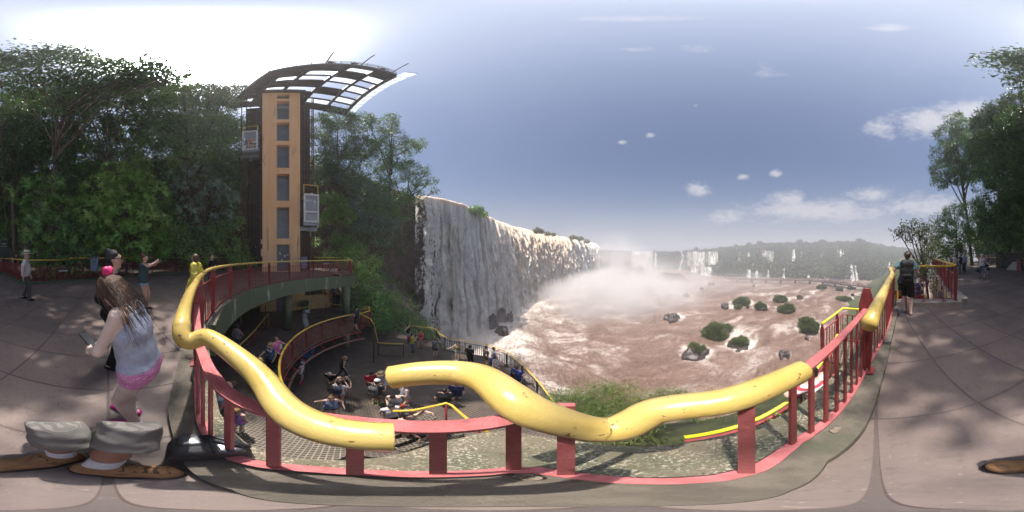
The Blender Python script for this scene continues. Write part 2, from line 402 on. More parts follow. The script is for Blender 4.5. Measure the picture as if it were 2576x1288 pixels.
for k, r in enumerate((7.1, 6.2, 5.3, 4.4)):
    P = [(-1.0 + r * math.cos(a), 1.0 + r * math.sin(a)) for a in np.linspace(math.radians((78, 72, 67, 62)[k]), math.radians(172), 30)] + [(-1 - r * .75, -.8), (1.0, 1.5)]
    tag(MB().prism(P, -5.8, -5.6 + .13 * (k + 1)).build('lower_deck_terrace', M_grate2), kind='structure')
# pillars under the deck edge
for (px, py, z0, z1, r, m, lb) in [(723, 828, -3.5, -.70, .30, M_green, 'green painted round pillar in front of the cream wall under the deck'), (870, 742, -3.5, -.70, .30, M_green, 'green painted round pillar at the right end under the deck beam'), (471, 835, -3.5, -.70, .30, M_green, 'round green pillar at the shaded left end under the deck')]:
    x, y = G(px, py, z0)[:2] if px != 471 else A(457, 5.6, 0)[:2]
    if px == 870: x, y = A(870, 11.9, 0)[:2]
    o = tag(MB().lathe([(r, z0 - .1), (r, z1)], (x, y, 0), 24).build('pillar', mat('green_pillar_paint', (.07, .10, .055), (.10, .13, .075), 3, .55, .3, 25, c3=(.25, .26, .2), s3=9), None, True), lb, 'pillar', 'green pillars under the deck')
x, y = A(870, 11.6, 0)[:2]
tag(MB().lathe([(.26, -5.7), (.26, -3.9)], (x, y, 0), 20).build('pillar', mat('bare_concrete', (.19, .165, .125), (.26, .22, .17), 4, .85), None, True), 'bare concrete pillar carrying the walkway above the lower deck', 'pillar')

# ------------------------------------------------------------------ elevator tower
TD = 16.0; TA = az(708)
tw = thing('elevator_tower', 'tall ochre elevator tower with recessed windows and a grey door', 'tower', A(708, TD, 0), None, -TA)
def tz(py): return H + TD * math.tan(el(py))
def tx(px): return TD * math.tan(math.radians((px - 708) * 360 / 2576))
xa, xb, wa, wb, TOP = tx(660), tx(755), tx(696), tx(728), 26.6
slots = [(521, 600), (437, 505), (364, 422), (308, 354), (254, 300), (236.5, 248)]
b = MB()
b.box(((xa + wa) / 2, 1.75, (TOP - 3.6) / 2), (wa - xa, 3.5, TOP + 3.6))
b.box(((wb + xb) / 2, 1.75, (TOP - 3.6) / 2), (xb - wb, 3.5, TOP + 3.6))
b.box(((wa + wb) / 2, 2.1, (TOP - 3.6) / 2), (wb - wa, 2.8, TOP + 3.59))
edges = [-3.6, 0.0]
zs = [(0.02, tz(615))] + [(tz(a1), tz(a0)) for a0, a1 in slots]
prev = -3.6
for z0, z1 in zs + [(TOP, TOP)]:
    if z0 - prev > .05: b.box(((wa + wb) / 2, .352, (prev + z0) / 2), (wb - wa, .696, z0 - prev))
    prev = z1
b.build('wall', M_orange, tw)
for o in tw.children: o.matrix_parent_inverse = Matrix.Identity(4)
def tpart(mb_, name, m, par=tw):
    o = mb_.build(name, m); o.parent = par; return o
def twin(x0, x1, z0, z1, y, name, m, sub=True):
    o = tpart(MB().box(((x0 + x1) / 2, y, (z0 + z1) / 2), (x1 - x0 - .01, .04, z1 - z0 - .01)), name, m)
    if sub:
        f = MB(); t = .07
        for xx in (x0 + t / 2, x1 - t / 2): f.box((xx, y - .05, (z0 + z1) / 2), (t, .06, z1 - z0))
        for zz in (z0 + t / 2, z1 - t / 2): f.box(((x0 + x1) / 2, y - .05, zz), (x1 - x0 - 2 * t, .06, t))
        tpart(f, 'frame', M_steel, o)
    return o
for z0, z1 in zs[1:]: twin(wa, wb, z0, z1, .62, 'window', M_glass)
M_door = mat('grey_door', (.13, .14, .165), (.165, .175, .2), 3, .35)
d = twin(wa, wb, *zs[0], .55, 'door', M_door)
for px, py in ((698.5, 637), (711, 644), (719, 641), (703, 655)):
    tpart(MB().box((tx(px) + .22, .52, tz(py)), (.15, .006, .2)), 'notice', M_white, d)
tpart(MB().box(((wa + wb) / 2 - .42, .47, 1.0), (.04, .06, .22)), 'handle', M_steel, d)
for px, py, hh in ((661, 607, .45), (657, 635, .75)):
    tpart(MB().box((xa - .09, .3, tz(py)), (.16, .22, hh)), 'junction_box', M_white)
tpart(MB().box(((xa + xb) / 2, .9, TOP + .3), (xb - xa + 1, 2.6, .58)), 'head_beam', M_dark)
# shafts: rusty lattice with mesh behind
M_mesh = grate_mat('shaft_mesh', (.14, .085, .05), (.016, .014, .010), .16, .10)
for sx, x0, x1 in ((-1, tx(606), xa - .12), (1, xb + .10, tx(790))):
    sh = thing('elevator_shaft', 'rusty lattice elevator shaft on the left side of the ochre tower' if sx < 0 else 'rusty lattice elevator shaft on the right side of the ochre tower', 'elevator shaft', A(708, TD, 0), 'lattice shafts beside the tower', -TA)
    f = MB(); top = 25.8
    for xx in (x0, x1 if sx < 0 else x0, (x0 + x1) / 2 + .5 * sx, x1):
        for yy in (.35, 2.6): f.box((xx, yy, top / 2), (.09, .09, top))
    tpart(f, 'post', mat('rusty_steel', (.12, .055, .032), (.07, .04, .03), 5, .8), sh)
    z = .4
    while z < top:
        tpart(MB().box(((x0 + x1) / 2, .33, z), (x1 - x0, .05, .06)), 'cross_bar', _M['rusty_steel'], sh); z += 1.35
    tpart(MB().box(((x0 + x1) / 2, 2.7, top / 2), (x1 - x0, .03, top)), 'mesh_panel', M_mesh, sh)
    rail = MB().box((xa - .28 if sx < 0 else xb + .28, .9, top / 2), (.22, .22, top)); tpart(rail, 'guide_rail', M_dark, sh)
    z = .8
    while z < top: tpart(MB().box((xa - .30 if sx < 0 else xb + .30, .72, z), (.36, .16, .12)), 'clamp', M_dark, sh); z += .95
def cab(x0, x1, z0, z1, y0, lb):
    c = thing('elevator_cab', lb, 'elevator cab', A(708, TD, 0), 'glass elevator cabs', -TA)
    t = .16; f = MB(); D = 1.7
    for yy in (y0, y0 + D):
        for xx in (x0 + t / 2, x1 - t / 2): f.box((xx, yy, (z0 + z1) / 2), (t, t, z1 - z0))
        for zz, tt in ((z0 + t / 2, t), (z1 - t / 2, t * 1.2), (z0 + (z1 - z0) * .36, t)): f.box(((x0 + x1) / 2, yy, zz), (x1 - x0 - 2 * t, t * .96, tt))
    for xx in (x0 + t / 2, x1 - t / 2):
        for zz in (z0 + t / 2, z1 - t / 2): f.box((xx, y0 + D / 2, zz), (t * .97, D - t, t * .98))
    tpart(f, 'frame', M_white, c)
    gl = bpy.data.materials.get('cab_glass')
    if gl is None:
        gl = bpy.data.materials.new('cab_glass'); gl.use_nodes = True; K = NT(gl.node_tree); p = K.n['Principled BSDF']
        p.inputs['Base Color'].default_value = (.5, .55, .6, 1); p.inputs['Roughness'].default_value = .08
        tr = K.node('BsdfTransparent'); mx = K.node('MixShader'); mx.inputs[0].default_value = .4
        K.l.new(tr.outputs[0], mx.inputs[1]); K.l.new(p.outputs[0], mx.inputs[2]); K.l.new(mx.outputs[0], K.n['Material Output'].inputs[0])
    tpart(MB().box(((x0 + x1) / 2, y0 + .01, (z0 + z1) / 2), (x1 - x0 - 2 * t, .02, z1 - z0 - t)), 'glass_panel', gl, c)
    tpart(MB().box(((x0 + x1) / 2, y0 + D, (z0 + z1) / 2), (x1 - x0 - .3, .03, z1 - z0 - .3)), 'back_panel', mat('cab_back', (.28, .29, .31)), c)
    tpart(MB().box(((x0 + x1) / 2, y0 + D / 2, z0 - .16), (x1 - x0, D, .3)), 'undercarriage', M_steel, c)
    br = MB(); br.box(((x0 + x1) / 2 - .2, y0 + D / 2, z0 - .55), (x1 - x0 + .3, .5, .42)); br.tube([((x0 + x1) / 2, y0 + .5, z0 - .3), ((x0 + x1) / 2, y0 + .5, z0 - 1.4)], .06); tpart(br, 'bracket', M_steel, c)
    fr = MB()
    for xx in (x0 + .05, x1 - .05): fr.box((xx, y0 + .2, z1 + .55), (.08, .08, 1.1))
    fr.box(((x0 + x1) / 2, y0 + .2, z1 + 1.12), (x1 - x0, .08, .07)); tpart(fr, 'roof_rail', M_yel, c)
    tpart(MB().lathe([(.2, 0), (.22, .12), (.16, .24)], ((x0 + x1) / 2 + .1, y0 + .4, z1), 10), 'fan_housing', M_white, c)
    return c
cab(tx(762), tx(799), tz(561), tz(491), -.55, 'white glass elevator cab low on the right of the tower')
cab(tx(611), tx(650), tz(377), tz(330), -.3, 'white glass elevator cab high on the left of the tower')
# observation platform with open bays, cantilevered from the head of the tower
op = thing('observation_platform', 'dark steel observation platform with glass bays on top of the tower', 'platform', (-15, 4, 27))
FR, BR, FL, BL = [Vector(p) for p in ((-8.4, 9.6, 27), (-18.4, 11.0, 27.0), (-12.2, 1.0, 27), (-19.5, -3.0, 27))]
def pp(u, v, dz=0): # u 0 front..1 back, v 0 right..1 left; a slight arch
    p = (FR * (1 - u) + BR * u) * (1 - v) + (FL * (1 - u) + BL * u) * v
    return p + Vector((-.9 * math.sin(math.pi * v) * (1 - u) * -1, 0, dz - .55 * (u - .35) ** 2))
for v in (0, .2, .42, .66, .84, 1):
    g = MB(); P = [pp(u / 12, v) for u in range(13)]
    for i in range(12): g.bar(P[i], P[i + 1], .32 if v not in (0, 1) else .42, .55)
    g.build('girder', M_dark, op)
US = [0, .12, .24, .36, .5, .63, .76, .88, 1]
for u in US:
    g = MB(); P = [pp(u, v / 10, .12) for v in range(11)]
    for i in range(10): g.bar(P[i], P[i + 1], .22 if u else .5, .26 if u else .6)
    g.build('cross_beam', M_dark, op)
pan = MB(); VS = [0, .2, .42, .66, .84, 1]
open_cells = {(0, 1), (0, 3), (0, 5), (0, 2), (1, 0), (1, 2), (1, 3), (1, 5), (2, 1), (2, 2), (2, 4), (3, 2), (3, 4), (0, 6), (1, 6), (0, 4), (4, 6)}
gls = MB()
for i in range(5):
    for j in range(8):
        q = [pp(US[j], VS[i], .3), pp(US[j + 1], VS[i], .3), pp(US[j + 1], VS[i + 1], .3), pp(US[j], VS[i + 1], .3)]
        if (i, j) not in open_cells:
            pan.add(q + [p + Vector((0, 0, .1)) for p in q], [(0, 1, 2, 3), (7, 6, 5, 4), (0, 4, 5, 1), (1, 5, 6, 2), (2, 6, 7, 3), (3, 7, 4, 0)])
        elif (i + j) % 2:
            gls.add(q, [(0, 1, 2, 3)])
pan.build('floor_panel', M_dark, op)
glz = bpy.data.materials.new('pale_glass'); glz.use_nodes = True
K = NT(glz.node_tree); tr = K.node('BsdfTranslucent'); tr.inputs[0].default_value = (.72, .80, .80, 1); tp = K.node('BsdfTransparent'); tp.inputs[0].default_value = (.9, .95, .95, 1)
mx = K.node('MixShader'); mx.inputs[0].default_value = .6; K.l.new(tr.outputs[0], mx.inputs[1]); K.l.new(tp.outputs[0], mx.inputs[2]); K.l.new(mx.outputs[0], K.n['Material Output'].inputs[0])
gls.build('glass_floor', glz, op)
cn = MB(); rib = MB()
for j in range(10):
    u0, u1 = -.10 + j * .105, -.10 + (j + 1) * .105
    a0, a1 = pp(u0, -.015, .2), pp(u1, -.015, .2); ex = Vector((.55, .95, .3))
    cn.add([a0, a1, a1 + ex, a0 + ex], [(0, 1, 2, 3)]); rib.bar(a0, a0 + ex, .05, .09)
cn.build('glass_canopy', glz, op); rib.build('canopy_rib', M_dark, op)
prl = MB()
for v in range(11):
    p = pp(-.01, v / 10, .4); prl.tube([p, p + Vector((.1, 0, 1.1))], .03, 6)
for dz in (.75, 1.1, 1.5): prl.tube([pp(-.01, v / 10, .4 + dz) for v in range(11)], .03, 6)
for v in (.05, .35, .6): p = pp(0, v, .3); prl.tube([p, p + Vector((2.0, -.4, .9))], .05, 6)
prl.build('railing', M_dark, op)

# ------------------------------------------------------------------ building under the deck
bd = thing('service_building', 'cream rendered service wall with dark window under the upper deck', 'building', A(745, 15, -3.5))
def wallpt(px, z, off=0):
    t = (px - 655) / (832 - 655); a, c = Vector(A(655, 14.2)[:2]) if False else Vector((*A(655, 14.2, 0)[:2], 0)), Vector((*A(832, 15.6, 0)[:2], 0))
    p = a + (c - a) * t; n = Vector((c.y - a.y, -(c.x - a.x), 0)).normalized()
    if n.dot(-p) < 0: n = -n
    p = p + n * off; return (p.x, p.y, z)
def wseg(x0, x1, z0, z1, off, th, m, name, par):
    q = [wallpt(x0, z0, off), wallpt(x1, z0, off), wallpt(x1, z1, off), wallpt(x0, z1, off)]
    r = [wallpt(x0, z0, off - th), wallpt(x1, z0, off - th), wallpt(x1, z1, off - th), wallpt(x0, z1, off - th)]
    return MB().add(q + r, [(0, 1, 2, 3), (7, 6, 5, 4), (0, 4, 5, 1), (1, 5, 6, 2), (2, 6, 7, 3), (3, 7, 4, 0)]).build(name, m, par)
for s in ((655, 693, -3.5, -.45), (717, 763, -3.5, -.45), (763, 809, -3.5, -2.1), (809, 832, -3.5, -.45), (693, 717, -.75, -.45)):
    wseg(*s, 0, .3, M_cream, 'wall', bd)
wn = wseg(763, 809, -2.1, -.46, -.12, .06, mat('dark_window', (.02, .016, .014), rough=.15), 'window', bd)
for x in (763.6, 778, 793, 808.4): wseg(x - .5, x + .5, -2.09, -.47, -.09, .03, M_dark, 'frame', wn)
wseg(693, 717, -3.5, -.76, -.14, .05, M_door, 'door', bd)
ex = thing('fire_extinguisher', 'red fire extinguisher on the cream wall beside the window', 'extinguisher', wallpt(816, -1.9, .12))
p = wallpt(816, 0, .14); MB().lathe([(.10, -2.15), (.11, -2.1), (.11, -1.45), (.05, -1.33), (.03, -1.28)], (p[0], p[1], 0), 14).build('cylinder', mat('gloss_red', (.5, .02, .02), rough=.3), ex, True)
MB().lathe([(.112, -1.85), (.112, -1.6)], (p[0], p[1], 0), 14).build('paper_label', M_white, ex); MB().tube([(p[0], p[1], -1.26), (p[0] + .14, p[1] - .05, -1.3), (p[0] + .17, p[1] - .06, -1.9)], .02, 6).build('hose', M_black, ex)
def bin_(name, lb, base, w, hgt, m, face, lid):
    o = thing(name, lb, 'litter bin', base); x, y, z = base
    V = []
    mb_ = MB(); yaw = -face
    R = Matrix.Rotation(yaw, 3, 'Z'); prof = [(.78, 0), (.82, .03), (1, hgt - .1), (1.0, hgt)]
    for k, (s, zz) in enumerate(prof):
        for cx, cy in ((-.5, -.42), (-.38, -.5), (.38, -.5), (.5, -.42), (.5, .42), (.38, .5), (-.38, .5), (-.5, .42)):
            V.append(Vector((x, y, z)) + R @ Vector((cx * w * s, cy * w * s * .7, zz)))
    F = [(i * 8 + j, i * 8 + (j + 1) % 8, i * 8 + 8 + (j + 1) % 8, i * 8 + 8 + j) for i in range(3) for j in range(8)] + [tuple(range(8))[::-1], tuple(24 + j for j in range(8))]
    mb_.add(V, F); mb_.build('body', m, o)
    l = MB()
    if lid:
        l.box(Vector((x, y, z + hgt + .03)), (w * 1.06, w * .76, .06), yaw); l.box(Vector((x, y, z + hgt + .1)), (w * .95, w * .66, .1), yaw)
        for s in (-1, 1): MB().lathe([(.09, 0), (.09, .02)], Vector((x, y, z + hgt + .1)) + R @ Vector((s * w * .22, -w * .345, 0)), 12, R=R @ Matrix.Rotation(math.pi / 2, 3, 'X')).build('opening', M_black, o)
        l.build('lid', mat('grey_lid', (.16, .18, .2), rough=.5), o)
    else:
        for s in (-1, 1): l.box(Vector((x, y, z + hgt - .03)) + R @ Vector((0, s * w * .36, 0)), (w * 1.04, .03, .08), yaw)
        for s in (-1, 1): l.box(Vector((x, y, z + hgt - .03)) + R @ Vector((s * w * .51, 0, 0)), (.03, w * .69, .08), yaw)
        l.build('rim', m, o)
    return o
bin_('litter_bin', 'green open litter bin standing by the cream wall', wallpt(759, -3.5, .55), .62, .98, mat('green_plastic', (.02, .10, .055), rough=.4), az(759), False)
M_bluebin = mat('blue_grey_plastic', (.15, .20, .31), (.18, .23, .34), 6, .45)
bin_('litter_bin', 'blue grey lidded bin hung on the fence beside the shrubs', A(237, 10.3, .62), .52, .78, M_bluebin, az(237), True)
bin_('litter_bin', 'pale blue bin hung on the rail just right of the tower door', A(764.5, 15.4, .35), .6, 1.05, M_bluebin, az(764), True)

# ------------------------------------------------------------------ cliff, river, waterfall
def resample(P, n):
    P = np.array(P, float); s = np.r_[0, np.cumsum(np.linalg.norm(np.diff(P[:, :2], axis=0), axis=1))]
    t = np.linspace(0, s[-1], n); return np.stack([np.interp(t, s, P[:, k]) for k in range(P.shape[1])], 1), t
def smooth_poly(P, it=2):
    P = np.array(P, float)
    for _ in range(it):
        Q = np.empty((2 * len(P), P.shape[1])); Q[0::2] = P; Q[1::2] = P
        a, b2 = P[:-1] * .75 + P[1:] * .25, P[:-1] * .25 + P[1:] * .75
        P = np.vstack([P[:1], np.stack([a, b2], 1).reshape(-1, P.shape[1]), P[-1:]])
    return P
crest = [(*A(px, 13.45 / math.tan(el(py)), 15)[:2], 15.0) for px, py in [(1046, 492), (1060, 491.5), (1118, 503), (1165, 514.5), (1217, 541), (1268, 563), (1306, 573), (1350, 583), (1395, 592), (1440, 600), (1475, 607.5), (1500, 613)]]
crest = smooth_poly(crest, 2)
NC, NR = 760, 150
CR, CS = resample(crest, NC)
tg = np.gradient(CR[:, :2], axis=0); tg /= np.linalg.norm(tg, axis=1)[:, None]
nrm = np.stack([tg[:, 1], -tg[:, 0]], 1)
def grid_mesh(name, P, m, smooth=True, attrs=None):
    r, c_ = P.shape[:2]; I = np.arange(r * c_).reshape(r, c_)
    F = np.stack([I[:-1, :-1], I[:-1, 1:], I[1:, 1:], I[1:, :-1]], -1).reshape(-1, 4)
    me = new_mesh(name, P.reshape(-1, 3), F, m, smooth)
    for k, v in (attrs or {}).items():
        a = me.attributes.new(k, 'FLOAT', 'POINT'); a.data.foreach_set('value', np.asarray(v, np.float32).ravel())
    return me
tt = np.linspace(0, 1, NR)[:, None]; S = CS[None, :]
zt = 15.0 + .35 * (fbm(np.stack([CS * .3, CS * 0, CS * 0], -1), 3) - .5) * 2
base_z = -20.3
Z0 = zt[None, :] + (base_z - zt[None, :]) * (tt ** 1.0)
warp = (fbm(np.stack([S * .12 + 0 * tt, Z0 * .05, 0 * S + 4 + 0 * tt], -1), 3) - .5) * 2.4
lump = fbm(np.stack([(S + warp) * .55, Z0 * .10, 0 * S + 0 * tt], -1), 4)
fine = fbm(np.stack([(S + warp) * 2.2, Z0 * .16, 0 * S + 9 + 0 * tt], -1), 4)
spray = fbm(np.stack([(S + warp * 1.5) * 1.1, Z0 * .32, 0 * S + 21 + 0 * tt], -1), 4)
off = .25 + (2.2 + 3.2 * np.clip((S - 12) / 30, 0, 1)) * tt ** .65 + (lump - .5) * 1.5 * np.minimum(1, tt * 5 + .12) + (fine - .5) * .8 * np.minimum(1, tt * 8 + .05) + (spray - .5) * 1.2 * np.minimum(1, tt * 3 + .05)
big = np.clip((S - 28) / 30, 0, 1); off = off + big * (1.6 * np.sqrt(np.minimum(1, tt * 6))) * (.6 + spray)
P = np.stack([CR[None, :, 0] + nrm[None, :, 0] * off, CR[None, :, 1] + nrm[None, :, 1] * off, Z0], -1)
topr = np.stack([CR[:, 0] - nrm[:, 0] * 2.5, CR[:, 1] - nrm[:, 1] * 2.5, zt + .12], -1)[None]
P = np.concatenate([topr, P], 0)
m = bpy.data.materials.new('falling_water'); m.use_nodes = True; K = NT(m.node_tree); p = K.n['Principled BSDF']
a1 = K.node('Attribute', attribute_name='fs'); a2 = K.node('Attribute', attribute_name='fz'); cx = K.node('CombineXYZ')
wv = K.math('MULTIPLY', K.math('SUBTRACT', K.noise(K.node('TexCoord').outputs['Object'], .14, 3), .5), 2.5)
sv = K.math('ADD', a1.outputs['Fac'], wv)
K.put(cx.inputs[0], sv); K.put(cx.inputs[1], K.math('MULTIPLY', a2.outputs['Fac'], .16)); st1 = K.noise(cx.outputs[0], .8, 8, .68)
cx2 = K.node('CombineXYZ'); K.put(cx2.inputs[0], sv); K.put(cx2.inputs[1], K.math('MULTIPLY', a2.outputs['Fac'], .45)); cx2.inputs[2].default_value = 5; st2 = K.noise(cx2.outputs[0], 2.6, 8, .75)
cx3 = K.node('CombineXYZ'); K.put(cx3.inputs[0], sv); K.put(cx3.inputs[1], K.math('MULTIPLY', a2.outputs['Fac'], .05)); cx3.inputs[2].default_value = 11; st3 = K.noise(cx3.outputs[0], .35, 4, .6)
brown = K.math('MULTIPLY', K.ramp(K.math('ABSOLUTE', K.math('SUBTRACT', a1.outputs['Fac'], 72)), 56, 20), K.ramp(a2.outputs['Fac'], -30, 12))
brown = K.math('MULTIPLY', brown, K.ramp(st1, .72, .42))
rim = K.math('MULTIPLY', K.ramp(a2.outputs['Fac'], 12.6, 15.2), .8)
brown = K.math('MAXIMUM', brown, rim)
cx4 = K.node('CombineXYZ'); K.put(cx4.inputs[0], sv); K.put(cx4.inputs[1], K.math('MULTIPLY', a2.outputs['Fac'], .03)); cx4.inputs[2].default_value = 17; colm = K.noise(cx4.outputs[0], .75, 3, .55)
cx5 = K.node('CombineXYZ'); K.put(cx5.inputs[0], sv); K.put(cx5.inputs[1], K.math('MULTIPLY', a2.outputs['Fac'], .55)); cx5.inputs[2].default_value = 23; curd = K.noise(cx5.outputs[0], 1.5, 7, .7)
col = K.mix(K.ramp(colm, .36, .56), (.46, .40, .33, 1), (.93, .88, .80, 1))
col = K.mix(K.math('MULTIPLY', K.ramp(curd, .56, .36), .5), col, (.44, .37, .29, 1))
col = K.mix(K.math('MULTIPLY', K.ramp(st2, .53, .38), .35), col, (.48, .45, .41, 1))
col = K.mix(K.math('MULTIPLY', brown, .8), col, (.72, .50, .32, 1))
K.put(p.inputs['Base Color'], col); p.inputs['Roughness'].default_value = .75; p.inputs['Specular IOR Level'].default_value = .2
thin = K.ramp(a1.outputs['Fac'], 9, 0)                   # thinner towards the left end
thick = K.ramp(a1.outputs['Fac'], 16, 38)
gap = K.math('ADD', K.math('MULTIPLY', st1, .42), K.math('ADD', K.math('MULTIPLY', st2, .34), K.math('MULTIPLY', colm, .30)))
gap = K.math('ADD', K.math('SUBTRACT', gap, K.math('MULTIPLY', thin, .10)), K.math('MULTIPLY', thick, .25))
alpha = K.ramp(gap, .405, .475)
alpha = K.math('MAXIMUM', alpha, K.math('MULTIPLY', rim, .9))
tpn = K.node('BsdfTransparent'); mxs = K.node('MixShader'); K.put(mxs.inputs[0], alpha)
trl = K.node('BsdfTranslucent'); K.put(trl.inputs[0], col); mx0 = K.node('MixShader'); mx0.inputs[0].default_value = .12
K.l.new(p.outputs[0], mx0.inputs[1]); K.l.new(trl.outputs[0], mx0.inputs[2])
K.l.new(tpn.outputs[0], mxs.inputs[1]); K.l.new(mx0.outputs[0], mxs.inputs[2]); K.l.new(mxs.outputs[0], K.n['Material Output'].inputs[0])
bb = K.node('Bump'); bb.inputs['Strength'].default_value = 1.0; bb.inputs['Distance'].default_value = .05; K.put(bb.inputs['Height'], K.math('ADD', K.math('ADD', st2, st1), curd))
va = K.node('VectorMath', operation='ADD'); K.put(va.inputs[0], bb.outputs[0]); va.inputs[1].default_value = (.12, -.2, 1.9); vn = K.node('VectorMath', operation='NORMALIZE'); K.put(vn.inputs[0], va.outputs[0]); K.l.new(vn.outputs[0], p.inputs['Normal'])   # normals tilted upward to brighten the curtain, standing for loose drops
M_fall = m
fsv = np.broadcast_to(CS[None, :], P.shape[:2]); 
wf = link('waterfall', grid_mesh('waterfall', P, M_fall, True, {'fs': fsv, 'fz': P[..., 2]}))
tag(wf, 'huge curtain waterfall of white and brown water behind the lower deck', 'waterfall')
# cliff: one rock face from behind the trees round to the fall
cl = [(14, -48, 12), (4, -36, 16), (-6, -31, 19), (-15, -25, 20), (-24, -14, 20), (-27, -4, 20), (-26.5, 5, 20), (-25, 14, 19), (-23.2, 22, 17.2), (-21.8, 27.0, 15.6)]
cb = [(CR[i, 0] - nrm[i, 0] * 1.6, CR[i, 1] - nrm[i, 1] * 1.6, 14.75) for i in range(10, NC, 50)] + [(88, 165, 14.7), (80, 230, 14.7)]
CP, CSS = resample(smooth_poly(cl + cb, 1), 420)
ctg = np.gradient(CP[:, :2], axis=0); ctg /= np.linalg.norm(ctg, axis=1)[:, None]; cn_ = np.stack([ctg[:, 1], -ctg[:, 0]], 1)
r_ = np.linspace(0, 1, 70)[:, None]
Zc = -22 + (CP[None, :, 2] + 22) * r_
n1 = fbm(np.stack([CSS[None] * .25 + 0 * r_, Zc * .25, 0 * Zc], -1), 4); n2 = fbm(np.stack([CSS[None] * 1.1 + 0 * r_, Zc * 1.3, 0 * Zc + 3], -1), 3)
strata = np.abs(((Zc * .33 + n1 * 1.5) % 1) - .5)
offc = (n1 - .5) * 3.2 + (n2 - .5) * .9 + strata * .9 + (1 - r_) * 1.2
offc = offc * np.where(np.arange(420)[None] > 420 * .32, .55, 1)
offc = np.minimum(offc, 1.3)
PC = np.stack([CP[None, :, 0] + cn_[None, :, 0] * offc, CP[None, :, 1] + cn_[None, :, 1] * offc, Zc], -1)
back = np.stack([CP[:, 0] - cn_[:, 0] * 14, CP[:, 1] - cn_[:, 1] * 14, CP[:, 2] + .1], -1)[None]
tag(link('cliff', grid_mesh('cliff', np.concatenate([PC, back], 0)[::-1], M_rock)), kind='structure')
# river above the fall
Mr = mat('river_above', (.24, .155, .105), (.50, .42, .34), .5, .5, .6, 1.2, stretch=(1, 1, 1))
ru = np.stack([np.stack([CR[::10, 0] - nrm[::10, 0] * k, CR[::10, 1] - nrm[::10, 1] * k, zt[::10] + .08 + 0 * CR[::10, 0]], -1) for k in (2.4, 8, 30)], 0)
tag(link('river_above_the_fall', grid_mesh('river_above', ru[::-1], Mr)), kind='structure')
# muddy rapids below
WZ = -20.0
ROCKS = [(1749, 893, 66, 50, 2), (1802, 840, 70, 34, 1), (1860, 868, 52, 26, 3), (1838, 868, 18, 20, 1), (1858, 884, 20, 9, 0), (1973, 896, 30, 21, 0), (2036, 830, 54, 42, 1), (2021, 808, 24, 13, 1), (1913, 778, 34, 24, 1), (1866, 763, 46, 15, 1), (1857, 775, 22, 9, 1), (1881, 775, 10, 8, 1), (1962, 757, 36, 17, 1), (1978, 781, 42, 22, 1), (2011, 751, 16, 10, 1), (1824, 774, 27, 17, 0), (1692, 803, 44, 20, 0), (1727, 745, 18, 9, 0), (2126, 755, 34, 10, 1), (2145, 744, 12, 9, 1), (2066, 727, 24, 13, 1), (2111, 731, 18, 10, 1), (2174, 764, 20, 9, 0), (2172, 750, 18, 5, 0), (2140, 727, 24, 6, 1), (1896, 721, 8, 6, 0), (1790, 716, 20, 7, 0), (1685, 748, 16, 7, 0), (1765, 728, 14, 6, 0), (2190, 742, 22, 7, 0), (2052, 815, 10, 6, 0), (2029, 852, 12, 7, 0)]
azs = np.radians(np.linspace(-50, 150, 820)); ds = np.geomspace(7.5, 520, 330)
AZ, DD = np.meshgrid(azs, ds); Xw, Yw = np.sin(AZ) * DD, np.cos(AZ) * DD
# rushing: distance to the fall foot
foot = np.stack([CR[::12, 0] + nrm[::12, 0] * 3, CR[::12, 1] + nrm[::12, 1] * 3], -1)
dist = np.full(Xw.shape, 1e9)
for q in foot: dist = np.minimum(dist, np.hypot(Xw - q[0], Yw - q[1]))
foam = np.exp(-dist / 9.0) * 1.1 + .42 * np.exp(-dist / 30)
FL_ = np.array([.75, -.66])                                # direction of flow
for (px, py, wpx, hpx, k) in ROCKS:
    c_ = np.array(G(px, py - hpx * .15, WZ)[:2]); dd = np.hypot(*c_); rad = max(.5, dd * math.radians(wpx * .13975) / 2)
    rx, ry = Xw - c_[0], Yw - c_[1]; al = rx * FL_[0] + ry * FL_[1]; ac = -rx * FL_[1] + ry * FL_[0]
    foam += .40 * np.exp(-((np.hypot(rx, ry) - rad * 1.15) / (rad * .35)) ** 2) + .34 * np.exp(-(ac / (rad * (1.0 + .12 * np.maximum(al, 0)))) ** 2) * (al > 0) * np.exp(-al / (rad * 4))
rough_ = .22 + .6 * np.exp(-dist / 22)
n = fbm(np.stack([Xw * .35, Yw * .35, 0 * Xw], -1), 4); n2 = fbm(np.stack([Xw * 1.1 + 3 * n, Yw * 1.1, 0 * Xw + 7], -1), 4)
Zw = WZ + rough_ * ((n - .5) * 3.2 + (1 - 2 * np.abs(n2 - .5)) * 1.5 - 1.2)
m = bpy.data.materials.new('muddy_rapids'); m.use_nodes = True; K = NT(m.node_tree); p = K.n['Principled BSDF']
o = K.node('TexCoord').outputs['Object']
rot = K.node('Mapping'); K.put(rot.inputs[0], o); rot.inputs[2].default_value = (0, 0, math.radians(41)); rot.inputs[3].default_value = (1, 1, 1)
o2 = K.scale(rot.outputs[0], (.75, 1.2, 1))
fa = K.node('Attribute', attribute_name='foam').outputs['Fac']
nA = K.noise(o2, .13, 7, .66, .8); nB = K.noise(o2, .62, 9, .74, 1.1); nC = K.noise(o2, 2.0, 8, .75, .8)
ridge = K.math('SUBTRACT', 1, K.math('MULTIPLY', K.math('ABSOLUTE', K.math('SUBTRACT', nB, .5)), 9), clamp=True)
ridge2 = K.math('SUBTRACT', 1, K.math('MULTIPLY', K.math('ABSOLUTE', K.math('SUBTRACT', nC, .5)), 7), clamp=True)
f = K.math('ADD', K.math('MULTIPLY', K.ramp(nA, .46, .68), .34), fa)
